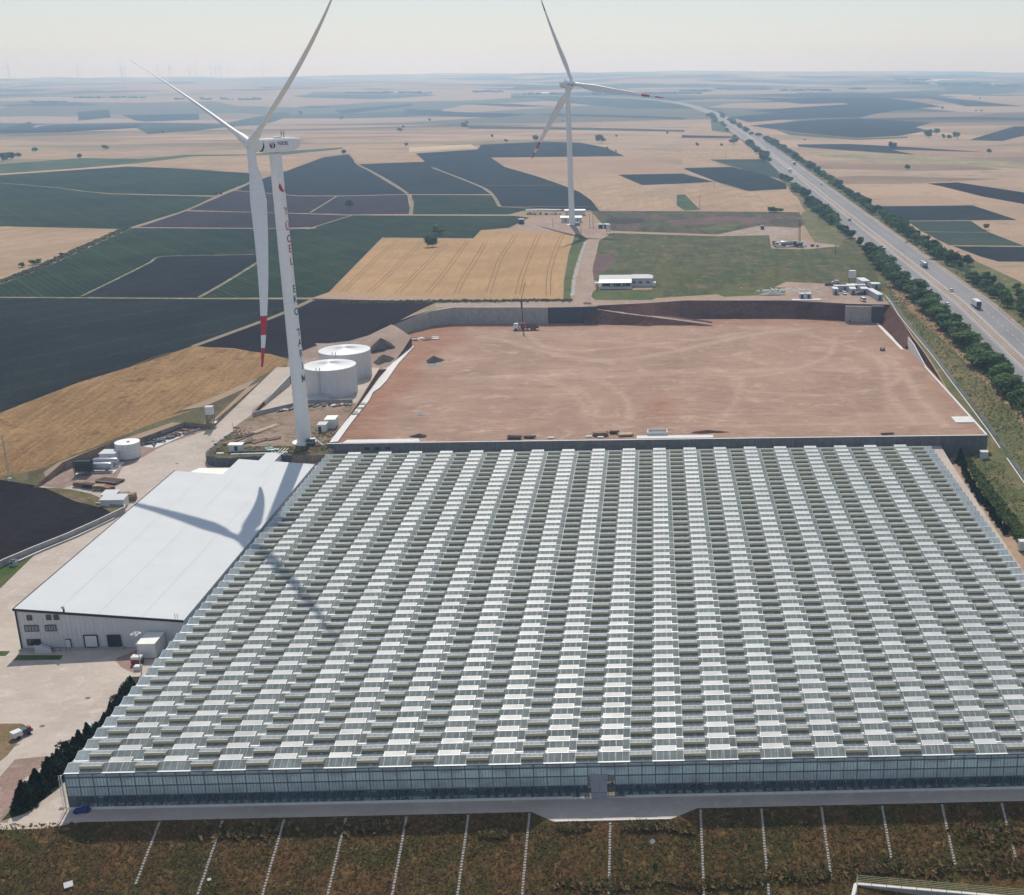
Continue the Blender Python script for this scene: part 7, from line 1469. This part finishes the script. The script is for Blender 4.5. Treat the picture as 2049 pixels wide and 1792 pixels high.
# ------------------------------------------------------------------ poles
def pole(x, y, label, h=9, arm=True, m='wood_dark'):
    z = H(x, y); t_ = thing('utility_pole', label, 'pole', (x, y, z)); mb = MB(); mb.cyl((0, 0, 0), .16, .1, h, m, 6); mb.build('pole', t_)
    if arm: mb = MB(); mb.box(-1.0, 1.0, -.06, .06, h-.7, h-.55, m); mb.build('crossarm', t_)
for x, y, lab, h in ((36, 973, 'lone pole in the tan wheat right of the green patch', 11), (55, 1140, 'pole in the far wheat field', 9), (105.5, 1657, 'pole near the highway by the far left trees', 10), (86, 1502, 'smaller pole left of the highway in pale wheat', 9),
                     (-48.8, 841, 'dark pole standing right at the farther turbine, over its shadow', 10), (-44.1, 866, 'slim pole in the yard right of the farther turbine', 10), (-41.6, 862, 'rightmost pole in the yard by the farther turbine', 11), (-70, 872, 'short pole left of the farther turbine', 6),
                     (107.5, 733, 'pole on the meadow slope near the highway trees', 8), (118.6, 892, 'pole beside the left highway trees', 8), (-28.8, 620, 'thin pole at the left corner of the office building', 5), (113.4, 623.5, 'tall dark pole behind the site container camp', 12)):
    pole(x, y, lab, h, h > 8)
for i in range(15):
    y = 560+i*52; x = 145
    if i: c = dup(mp_, (x, y, natural(x, y))); continue
    mp_ = thing('median_lamp', 'small post standing in the middle strip of the highway', 'post', (x, y, natural(x, y)), 0, 'posts in the highway median'); mb = MB(); mb.cyl((0, 0, 0), .12, .1, 1.6, 'container_white', 6); mb.build('post', mp_)
# guard kerbs of the median
for off in (-2.05, 2.05):
    l = side([p for p in HWL if p[1] < 2800 and p[1] > 250], off); mb = wall_along(resample(l, False), lambda x, y: natural(x, y)-.1, lambda x, y: natural(x, y)+.18, .3, 'concrete', 'concrete_white')
    o = structure(mb.build('kerb'))
mb = MB()
for off, dash in ((-12.3, 0), (-2.9, 0), (3., 0), (13.6, 0), (-7.6, 1), (8.2, 1)):
    l = resample(side(HWL, off), False)
    for i in range(len(l)-1):
        a, b = l[i], l[i+1]
        if a[1] > 1500 or a[1] < 250: continue
        k = 1 if not dash else 2
        for j in range(k):
            p, q = [(a[0]+(b[0]-a[0])*t, a[1]+(b[1]-a[1])*t) for t in ((j/k, (j+.45)/k) if dash else (0, 1))]
            mb.face([(p[0]-.09, p[1], natural(*p)+.03), (p[0]+.09, p[1], natural(*p)+.03), (q[0]+.09, q[1], natural(*q)+.03), (q[0]-.09, q[1], natural(*q)+.03)], 'road_paint')
structure(mb.build('road_marking'))
# pale stones lining the ditch
mb = MB(); dl = resample(smooth_line(ROADS['stone_ditch'], 3), False); r0 = random.Random(31)
for i in range(len(dl)-1):
    a, b = Vector(dl[i]), Vector(dl[i+1])
    for j in range(14):
        p = a.lerp(b, j/14.)
        for s_ in range(3):
            q = (p.x+r0.uniform(-.8, .8), p.y+r0.uniform(-.4, .4)); r = r0.uniform(.35, .75); mb.box(q[0]-r, q[0]+r, q[1]-r, q[1]+r, natural(*q)-.1, natural(*q)+r0.uniform(.1, .25), 'stone_pale')
o = stuff(mb.build('stone_ditch')); tag(o, 'narrow ditch lined with pale stones beside the dirt road', 'ditch')
# ------------------------------------------------------------------ fence on the right
FL = [(113.5, 600)] + [tuple(q) for q in HW['fence']] + [(111.5, 310), (114, 270), (119, 220)]
fl = smooth_line(FL, 4); fe = thing('wire_fence', 'long grey wire fence on a pale kerb between the earth pad and the grassy slope', 'fence')
tot = 0; posts = []; 
for i in range(len(fl)-1):
    a, b = Vector(fl[i]), Vector(fl[i+1]); L_ = (b-a).length; s0 = 0
    while tot+L_-s0*0 > len(posts)*2.6 and (len(posts)*2.6-tot) <= L_:
        posts.append(a.lerp(b, max(0, (len(posts)*2.6-tot)/L_)))
    tot += L_
pm_ = None; zf = lambda p: natural(p.x+.3, p.y)
wires = MB()
for i, p in enumerate(posts):
    if pm_ is None: mb = MB(); mb.box(-.05, .05, -.05, .05, 0, 2.2, 'galvanised'); o = mb.build('post', fe); pm_ = o.data; o.location = (p.x, p.y, zf(p))
    else: link_mesh('post', pm_, fe, (p.x, p.y, zf(p)))
    if i:
        q = posts[i-1]
        for k in range(9):
            z = .15+k*.24; wires.box(0, 1, 0, .05, 0, .05, 'galvanised'); wires.v[-8:] = [(pp.x+dx*0, pp.y+dy, zf(pp)+z+dz) for (pp, dy, dz) in ((p, 0, 0), (q, 0, 0), (q, .0, 0), (p, 0, 0), (p, 0, .045), (q, 0, .045), (q, 0, .045), (p, 0, .045)) for dx in (0,)]
        for k in range(1, 8):
            pp = p.lerp(q, k/8.); z = zf(p)*(1-k/8.)+zf(q)*k/8.; wires.face([(pp.x, pp.y-.025, z+.1), (pp.x, pp.y+.025, z+.1), (pp.x, pp.y+.025, z+2.1), (pp.x, pp.y-.025, z+2.1)], 'galvanised')
wires.build('wire_mesh', fe)
mb = wall_along([(p.x-.25, p.y) for p in posts], lambda x, y: zf(Vector((x, y)))-.4, lambda x, y: zf(Vector((x, y)))+.22, .3, 'concrete', 'concrete_white'); mb.build('kerb', fe)
mb = wall_along([(p.x+.9, p.y) for p in posts], lambda x, y: zf(Vector((x, y)))-.5, lambda x, y: zf(Vector((x, y)))+.06, 1.1, 'concrete_dark', 'concrete_dark'); o = mb.build('concrete_gutter'); tag(o, 'grey concrete gutter strip running along the wire fence', 'gutter')
# ------------------------------------------------------------------ corner basin with railing, bottom right
bp = natural
R0, R1 = Vector((32.4, 175.3)), Vector((64.5, 169.6)); zb = -6.2
t_ = thing('basin', 'concrete basin with a pale rim in the bottom right corner', 'basin')
mb = MB(); d = (R1-R0).normalized(); nn = Vector((-d.y, d.x))
ang_ = math.atan2(d.y, d.x)
mb.box(0, 34, -.28, .28, -2.4, .1, 'concrete'); mb.v = [(R0.x+d.x*x+nn.x*y, R0.y+d.y*x+nn.y*y, zb+z) for x, y, z in mb.v]; mb.build('back_wall', t_)
mb = MB(); mb.box(0, 34, -.3, .3, .1, .2, 'concrete_white'); mb.v = [(R0.x+d.x*x+nn.x*y, R0.y+d.y*x+nn.y*y, zb+z) for x, y, z in mb.v]; mb.build('rim', t_)
mb = MB(); mb.box(-.5, .1, -9, .3, -2.4, .2, 'concrete_white'); mb.v = [(R0.x+d.x*x+nn.x*y-.12*(-y), R0.y+d.y*x+nn.y*y, zb+z) for x, y, z in mb.v]; mb.build('side_wall', t_)
mb = MB(); mb.box(-.4, 34, -12, -.2, -2.6, -2.3, 'hedge_earth'); mb.v = [(R0.x+d.x*x+nn.x*y, R0.y+d.y*x+nn.y*y, zb+z) for x, y, z in mb.v]; mb.build('floor', t_)
rl = thing('railing', 'pale green metal railing with five bars round the corner basin', 'railing')
pm_ = None
for i in range(14):
    p = R0+d*(i*2.45)+nn*.0
    if pm_ is None: mb = MB(); mb.box(-.045, .045, -.045, .045, 0, 1.9, 'rail_paint'); o = mb.build('post', rl); pm_ = o.data; o.location = (p.x, p.y, zb+.2)
    else: link_mesh('post', pm_, rl, (p.x, p.y, zb+.2))
for k in range(5):
    mb = MB(); z = zb+.5+k*.33; a = R0; b = R0+d*33; mb.tube((a.x, a.y, z), (b.x, b.y, z), .035, 'rail_paint', 4); c = R0-Vector((1.2, 7)); mb.tube((a.x, a.y, z), (c.x, c.y, z), .035, 'rail_paint', 4); mb.build('rail', rl)
for i in range(1, 4):
    p = R0-Vector((1.2, 7))*(i/3.); link_mesh('post', pm_, rl, (p.x, p.y, zb+.2))
t_ = thing('flood_lamp', 'small round floodlight head on a thin post in the brown bank', 'lamp', (-1.6, 180.4, bp(0, 180.4)))
mb = MB(); mb.tube((0, 0, 0), (0, 0, 1.9), .05, 'galvanised', 5); mb.build('post', t_); mb = MB(); mb.tube((0, .1, 1.9), (0, -.25, 2.3), .3, 'galvanised', 12, .42); mb.build('lamp', t_); mb = MB(); mb.tube((-.6, 0, 1.9), (.6, 0, 1.9), .06, 'dark_steel', 5); mb.build('bracket', t_)
for x, y, s_, lab in ((-98.5, 178.3, .7, 'square grey plate lying in the grass at the bottom left'), (-75.5, 178.6, .28, 'small pale stone on the bank between the first drainage channels')):
    mb = MB(); mb.box(-s_, s_, -s_*.8, s_*.8, 0, .15, 'concrete_white'); o = mb.build('stone_plate'); o.location = (x, y, bp(x, y)+.05); o.rotation_euler = (.4, 0, .5); tag(o, lab, 'plate')
# ------------------------------------------------------------------ vegetation
def crown_mesh(name, rx, rz, zc_, n, leaf, m, seed, lobes=7, core=True, conic=False):
    r0 = random.Random(seed); mb = MB()
    cs = [(r0.uniform(-.55, .55)*rx, r0.uniform(-.55, .55)*rx, zc_+r0.uniform(-.5, .55)*rz, r0.uniform(.42, .68)) for _ in range(lobes)]
    for i in range(n):
        cxx, cyy, czz, s_ = r0.choice(cs)
        v = Vector((r0.gauss(0, 1), r0.gauss(0, 1), r0.gauss(0, 1))).normalized()*r0.uniform(.62, 1.05)
        p = Vector((cxx+v.x*rx*s_, cyy+v.y*rx*s_, czz+v.z*rz*s_))
        if conic:
            t = r0.random()**.8; rr = rx*(1-t)*(.75+.35*r0.random()); a = r0.uniform(0, 6.283); p = Vector((rr*math.cos(a), rr*math.sin(a), zc_-rz+2*rz*t))
        d1 = Vector((r0.gauss(0, 1), r0.gauss(0, 1), r0.gauss(0, .7))).normalized(); d2 = d1.cross(Vector((r0.gauss(0, 1), r0.gauss(0, 1), r0.gauss(0, 1)))).normalized()
        l_ = leaf*r0.uniform(.6, 1.3)
        mb.face([p-d1*l_, p+d2*l_*.7, p+d1*l_, p-d2*l_*.7], m)
    if core:
        for cxx, cyy, czz, s_ in cs:
            rows = []
            for k in range(6):
                t = math.pi*k/5; rows.append([(cxx+rx*s_*.72*math.sin(t)*math.cos(a)*(1+.15*math.sin(3*a+seed)), cyy+rx*s_*.72*math.sin(t)*math.sin(a), czz-rz*s_*.72*math.cos(t)) for a in [2*math.pi*j/8 for j in range(8)]])
            mb.grid(rows, m, True, True)
    return mb
def trunk_mesh(h, r, seed):
    mb = MB(); r0 = random.Random(seed); mb.cyl((0, 0, -.3), r, r*.6, h+.3, 'bark', 7)
    for i in range(4):
        a = r0.uniform(0, 6.28); mb.tube((0, 0, h*.7), (math.cos(a)*h*.45, math.sin(a)*h*.45, h*1.35), r*.4, 'bark', 5, r*.15)
    return mb
PRO = []
for k, (m, rx, rz) in enumerate((('leaf_dark', .52, .40), ('leaf_mid', .58, .38), ('leaf_dark', .46, .44), ('leaf_mid', .50, .36), ('leaf_dark', .60, .40))):
    cmb = crown_mesh('c', rx, rz, .56, 760, .066, m, 40+k, 8+k % 3)
    co = cmb.build('crown'); tm = trunk_mesh(.3, .035, 60+k).build('trunk')
    PRO.append((co.data, tm.data)); bpy.data.objects.remove(co); bpy.data.objects.remove(tm)
ntree = 0
def tree(x, y, h, k, label, group=None, name='tree', z=None, wide=1.):
    global ntree
    z = H(x, y) if z is None else z; ntree += 1
    t_ = thing(name, label, 'tree' if name != 'shrub' else 'shrub', (x, y, z), rnd.uniform(0, 6.28), group); t_.scale = (h*wide, h*wide, h)
    link_mesh('crown', PRO[k % 5][0], t_); link_mesh('trunk', PRO[k % 5][1], t_); return t_
# roadside rows
r0 = random.Random(17)
def row(line, spacing, hts, jit, label, group, wide=1.15, kk=None):
    P = [Vector(p) for p in line]; s_ = 0; out = []
    for i in range(len(P)-1):
        d = (P[i+1]-P[i]).length; n = max(1, int(d/spacing))
        for j in range(n): out.append(P[i].lerp(P[i+1], j/n))
    for p in out:
        x, y = p.x+r0.uniform(-jit, jit), p.y+r0.uniform(-spacing*.3, spacing*.3)
        tree(x, y, r0.uniform(*hts), r0.randrange(5) if kk is None else r0.choice(kk), label, group, wide=wide*r0.uniform(.9, 1.15))
g1 = 'roadside trees between the grass slope and the highway'
lab1 = 'bushy green tree in the unbroken row along the near left side of the highway'
row([(127.8, 734), (126.8, 700), (126., 640), (126.4, 590), (127.6, 540), (129., 500), (129.2, 460), (129.6, 412), (129.8, 370), (130.5, 320)], 5.8, (5.4, 7.8), 1.5, lab1, g1, 1.5)
row([(131., 560), (131.6, 460)], 12, (4.8, 6.4), .8, lab1, g1, 1.2)
g2 = 'tree clumps on the left of the highway farther up'; lab2 = 'dark green tree in a loose clump on the far left side of the highway'
row([(128.5, 770), (129, 774)], 6, (5.5, 6), .3, 'single round tree left of the highway, beside the red truck', None, 1.1)
row([(126.5, 838), (127.5, 795)], 9, (5, 6.4), 1.2, 'tree in the short three-tree row left of the highway', 'short row of trees left of the highway', 1.1)
row([(126, 1010), (124.5, 960), (126, 900), (127.5, 868)], 7.5, (6, 8.6), 2.6, 'tree in the big dark clump left of the highway beyond the red truck', 'big tree clump left of the highway', 1.15); row([(129, 1000), (129.5, 880)], 11, (5.5, 7.5), 1., 'tree in the big dark clump left of the highway beyond the red truck', 'big tree clump left of the highway', 1.1)
row([(126.5, 1125), (128, 1040)], 14, (6, 8), 2., 'tree in the middle clump on the left of the highway', 'middle tree clump left of the highway', 1.1); row([(128, 1240), (129, 1180)], 14, (5, 7), 1.5, 'tree in the small clump left of the highway by the dark field', 'small tree clump left of the highway', 1.1)
row([(132, 1740), (132, 1580), (131, 1410)], 24, (7, 9.5), 2., 'tree in the long far row left of the highway level with the tan fields', 'far tree row left of the highway', 1.1); row([(130, 2900), (128, 2600), (129, 2300)], 60, (6, 9), 6, 'tiny tree at the farthest end of the highway, left side', 'farthest trees left of the highway', 1.3)
g3 = 'near tree belt right of the highway'; lab3 = 'small green tree in the near belt right of the highway'
row([(163.5, 1850), (168, 1600), (167.5, 1260), (166.5, 1050)], 24, (6.5, 9.5), 2., 'tree in the far half of the row right of the highway', 'far tree row right of the highway', 1.1)
row([(166.5, 1050), (166, 880), (165, 740), (164.5, 700)], 12, (5.5, 8.2), 1.6, 'tree in the middle stretch of the row right of the highway', 'middle tree row right of the highway', 1.1)
row([(169, 880), (168, 750), (171, 700), (176, 690)], 16, (5.5, 8), 2., 'tree in the middle stretch of the row right of the highway', 'middle tree row right of the highway', 1.2)
row([(166, 690), (171, 680), (177, 690), (181, 700)], 7, (5.5, 8), 2.5, 'large dark tree in the thick clump right of the highway beside the tanker', 'thick clump right of the highway', 1.1)
row([(164, 640), (165, 600), (167, 550), (168, 500)], 8, (4.6, 6.2), 1.6, lab3, g3, 1.1)
row([(170, 640), (173, 600), (176, 560), (178, 520)], 10, (4, 5.6), 3., lab3, g3, 1.0); row([(180, 610), (185, 580), (188, 540)], 8, (3.4, 4.4), 2, 'small dark orchard tree in the plot right of the highway', 'orchard trees right of the highway', .9)
row([(158, 3000), (157, 2600), (156, 2300), (160, 1900)], 60, (6, 9), 5, 'tiny tree at the farthest end of the highway, right side', 'farthest trees right of the highway', 1.4)
desc = ['alone among fields', 'by a field edge', 'near a pale track', 'between two plots', 'in open fields']
seen = {}
for i, (x, y, h, lab) in enumerate(FT):
    if lab == 'shrub': tree(x, y, max(1.6, h), i, 'low dark shrub in the weedy verge of the left fields' if x < 0 else 'dark bush at the scrub edge left of the highway', 'verge shrubs' if x < 0 else 'bushes at the scrub edge', 'shrub', wide=1.5); continue
    if not lab:
        side_ = 'left' if x < -500 else ('centre left' if x < -120 else ('centre' if x < 130 else 'right')); far_ = 'far off' if y > 2300 else ('in the distance' if y > 1500 else 'in the middle distance')
        lab = 'small dark tree %s on the %s plain, %s' % (far_, side_, desc[i % 5])
        grp = 'scattered trees %s %s' % (far_, side_)
    else: grp = None
    tree(x, y, h*1.15, i, lab, grp, wide=1.05)
# undergrowth filling the left roadside row and the belt on the right
mb = MB(); r0 = random.Random(29)
for i in range(5200):
    t = r0.random()
    if t < .62: y = r0.uniform(310, 735); x = 128.2+r0.gauss(0, 1.5)-(.9 if y > 600 else 0)
    elif t < .8: y = r0.uniform(860, 1010); x = 127+r0.gauss(0, 2)
    else: y = r0.uniform(500, 900); x = 168+r0.gauss(0, 3.)
    z = natural(x, y); s_ = r0.uniform(.5, 1.2); c = Vector((x, y, z+r0.uniform(.2, 2.6)))
    a = r0.uniform(0, 6.28); d1 = Vector((math.cos(a), math.sin(a), r0.uniform(-.3, .3)))*s_; d2 = Vector((-math.sin(a)*.6, math.cos(a)*.6, r0.uniform(.2, .9)))*s_
    mb.face([c-d1, c+d2*.7, c+d1, c-d2*.7], r0.choice(['leaf_dark', 'leaf_mid', 'leaf_mid']))
o = stuff(mb.build('undergrowth')); tag(o, 'green undergrowth filling the gaps between the roadside trees', 'bushes')
# far woodland clumps: low leafy masses nobody could count
mb = MB(); r0 = random.Random(23)
def clump(u0, u1, v0, v1, n, h=9):
    for i in range(n):
        u, v = r0.uniform(u0, u1), r0.uniform(v0, v1); d = ray_dir(u, v); t = 900.
        while 125+d.z*t > natural(d.x*t, d.y*t) and t < 11500: t *= 1.006
        if t > 11000: continue
        x, y = d.x*t, d.y*t; z = natural(x, y); w_ = h*r0.uniform(.8, 2.2); hh = h*r0.uniform(.5, 1.1)
        for k in range(5):
            a = r0.uniform(0, 6.28); c = Vector((x+r0.uniform(-1, 1)*w_, y+r0.uniform(-1, 1)*w_, z+hh*r0.uniform(.2, .8))); s_ = w_*.6
            mb.face([c+Vector((-s_, 0, -hh*.3)), c+Vector((0, s_*.5, -hh*.35)), c+Vector((s_, 0, -hh*.2)), c+Vector((r0.uniform(-.4, .4)*s_, 0, hh*.5))], 'leaf_dark')
for c in ((1430, 1540, 178, 180, 50, 6), (1360, 1420, 183, 184.5, 26, 6), (1560, 1660, 181, 183, 46, 6), (1700, 1730, 179, 180.5, 16, 7), (1790, 1860, 160, 162, 30, 8), (1810, 1850, 166, 170, 24, 8), (1880, 1960, 168, 174, 50, 8), (1960, 2040, 172, 175, 40, 8), (1190, 1270, 189, 191, 34, 6), (690, 860, 186, 188, 50, 6), (950, 1010, 184, 186, 20, 6), (1290, 1400, 187.5, 189, 34, 6), (60, 130, 205, 206.5, 14, 6), (150, 290, 196, 198, 24, 7), (330, 520, 199, 201, 24, 6), (1050, 1120, 189, 191, 16, 6)): clump(*c)
o = stuff(mb.build('far_woods')); tag(o, 'hazy strips of distant woods and hedgerows near the skyline', 'woods')
# hedge of dark conifers at the left of the greenhouse
hl = [(-112.6, 193.5), (-112.0, 198.5), (-111.2, 204), (-110.4, 210), (-110.0, 217), (-110.2, 225), (-111.0, 232), (-111.2, 240)]
HP = []
for k in range(3):
    cmb = crown_mesh('c', .40+.06*k, .52, .50, 700, .06, 'leaf_conifer', 80+k, 6, False, k < 2)
    cmb.cyl((0, 0, 0), .30, .05, .92, 'leaf_conifer', 9); o = cmb.build('crown'); HP.append(o.data); bpy.data.objects.remove(o)
r0 = random.Random(41); P = smooth_line(hl, 4); acc = 0
pts_ = []
for i in range(len(P)-1):
    a, b = Vector(P[i]), Vector(P[i+1]); n = max(1, int((b-a).length/1.6))
    for j in range(n): pts_.append(a.lerp(b, j/n))
for i, p in enumerate(pts_):
    h = r0.uniform(3.4, 5.2) if p.y < 216 else r0.uniform(2.2, 3.2)
    t_ = thing('conifer', 'dark conifer in the hedge row along the left side of the greenhouse', 'tree', (p.x+r0.uniform(-.3, .3), p.y, 0), r0.uniform(0, 6), 'conifers in the hedge left of the greenhouse'); t_.scale = (h*1.05, h*1.05, h)
    link_mesh('crown', HP[i % 3], t_)
hp2 = [(98.5, 378), (98.2, 360), (98.2, 340), (97.8, 320)]
for i in range(24):
    yy = 380-i*2.7; p = Vector(((96.2 if yy < 355 else 96.2+(yy-355)*.09)+r0.uniform(-.3, .3), yy)); h = r0.uniform(2.6, 3.4) if i else 5.0
    t_ = thing('conifer', 'dark conifer in the hedge row along the right side of the greenhouse', 'tree', (p.x, p.y, H(p.x, p.y)-.2), r0.uniform(0, 6), 'conifers in the hedge right of the greenhouse'); t_.scale = (h*1., h*1., h)
    link_mesh('crown', HP[i % 3], t_)
# grass and weeds: real tufts
def tufts(name, n, area, hf, size, mats, seed, label, cat):
    r0 = random.Random(seed); mb = MB()
    for i in range(n):
        x, y = area(r0)
        if x is None: continue
        z = hf(x, y); m = r0.choice(mats); s_ = size*r0.uniform(.5, 1.5)
        for k in range(3):
            a = r0.uniform(0, 6.28); dx, dy = math.cos(a)*s_, math.sin(a)*s_
            zb = hf(x+dx, y+dy)
            mb.face([(x-dx*.5-dy*.3, y-dy*.5+dx*.3, z+.02), (x-dy*.4, y+dx*.4-s_*.3, z-.02), (x+dx, y+dy, zb+.1+s_*r0.uniform(.15, .5)), (x+dx*.3, y+dy*.3+s_*.4, z+s_*r0.uniform(.3, .7))], m)
    o = stuff(mb.build(name)); tag(o, label, cat)
def bank_area(r):
    x = r.uniform(-124, 66); y = 189.0-17.5*r.random()
    if x > 31.5 and y < 175.5: return None, None
    for dx, sk, ln in DR:
        if abs(x-(dx+sk*(189.2-y))) < .5 and 189.2-y < ln: return None, None
    if -23 < x < 6.8 and y > 186: return None, None
    return x, y
tufts('dry_grass', 15000, bank_area, bp, .26, ['straw_leaf', 'dry_leaf', 'dry_leaf', 'dry_leaf', 'dry_leaf2'], 51, 'dry brown and straw grass tufts covering the bank in front of the greenhouse', 'grass')
def brush_area(r):
    c = r.choice([(-3, 184.8, 3, .7), (3, 184.6, 2.5, .7), (-15, 184.9, 2, .5), (-29, 185.3, 2, .6), (-72, 186.5, 6, 1), (-52, 186.8, 5, .8), (-10, 175, 6, .8), (3.5, 175.5, 4, .6), (12, 176, 5, .8), (24, 177, 6, 1.0), (36, 178, 5, 1.2), (44, 177.4, 5, 1.2), (58, 177.5, 6, 1.5), (57, 183, 6, 2)])
    return r.gauss(c[0], c[2]*.5), r.gauss(c[1], c[3]*.5)
tufts('dry_brush', 4200, brush_area, lambda x, y: bp(x, y)+.15, .5, ['dry_leaf', 'straw_leaf', 'hedge_leaf', 'dry_leaf'], 52, 'brown dead brush clumps scattered over the bank', 'brush')
def slope_area(r):
    x, y = r.uniform(98.5, 128), r.uniform(189, 640)
    if (110.3 < x < 113.6 and y > 330) or (y < 330 and 112 < x < 122) or (y > 385 and x < 110.4): return None, None
    return x, y
tufts('slope_grass', 12000, slope_area, natural, .42, ['leaf_mid', 'straw_leaf', 'leaf_mid', 'dry_leaf2', 'straw_leaf'], 53, 'tufts of green and dry grass on the slope between fence and highway', 'grass')
def hedge_area(r):
    t = r.random(); return (-110.2+r.gauss(0, .8) if r.random() < .9 else -108.5), 196+t*50
tufts('hedge_weeds', 2600, lambda r: (r.uniform(97.5, 101.5), r.uniform(250, 379)), natural, .55, ['hedge_leaf', 'leaf_mid'], 54, 'green weeds on the bank beside the right-hand conifer hedge', 'weeds')
def plat_area(r):
    x, y = r.uniform(-142, -104), r.uniform(379, 425)
    return (x, y) if (y < 388 or x < -137 or (x > -115 and y < 410)) else (None, None)
tufts('platform_weeds', 2400, plat_area, lambda x, y: 7.0, .4, ['hedge_leaf', 'dry_leaf', 'straw_leaf'], 55, 'weeds growing round the turbine platform', 'weeds')
def verge_area(r):
    l = VL[r.randrange(len(VL)-1)]; return l[0]+r.uniform(-3, 3), l[1]+r.uniform(-8, 8)
VL = resample(smooth_line([p for k, w_, p in RB if k == 'weedy_verge'][0], 4), False)
tufts('verge_weeds', 2600, verge_area, natural, .8, ['hedge_leaf', 'straw_leaf', 'leaf_dark'], 56, 'pale and dark weeds along the field boundary on the left', 'weeds')
def wheat_edge(r):
    return r.uniform(-165, -45), 599.2+r.uniform(-2.5, 2)
tufts('field_edge_weeds', 1500, lambda r: (r.uniform(-150, -40), 596+r.gauss(0, 1.6)), natural, .7, ['leaf_dark', 'hedge_leaf', 'dry_leaf'], 57, 'dark weeds along the near edge of the ripe wheat', 'weeds')
# ------------------------------------------------------------------ haze
mh = bpy.data.materials.new('haze_air'); mh.use_nodes = True; nt = mh.node_tree; nt.nodes.clear()
o_ = nt.nodes.new('ShaderNodeOutputMaterial'); pv = nt.nodes.new('ShaderNodeVolumePrincipled')
pv.inputs['Color'].default_value = (.46, .70, 1.0, 1); pv.inputs['Absorption Color'].default_value = (1, 1, 1, 1); pv.inputs['Density'].default_value = HAZE_DENSITY; pv.inputs['Anisotropy'].default_value = .65
nt.links.new(pv.outputs[0], o_.inputs['Volume']); MATS['haze_air'] = mh
zs_ = [v[2] for ob in COL.objects if ob.type == 'MESH' and ob.get('kind') == 'structure' for v in [vv.co for vv in ob.data.vertices]]
zmin, zmax = min(zs_), 190.
mb = MB(); mb.box(-13500, 13500, -12000, 13500, zmin-1.5, zmax, 'haze_air'); hz_ = stuff(mb.build('haze')); hz_['label'] = 'pale summer haze over the whole plain'
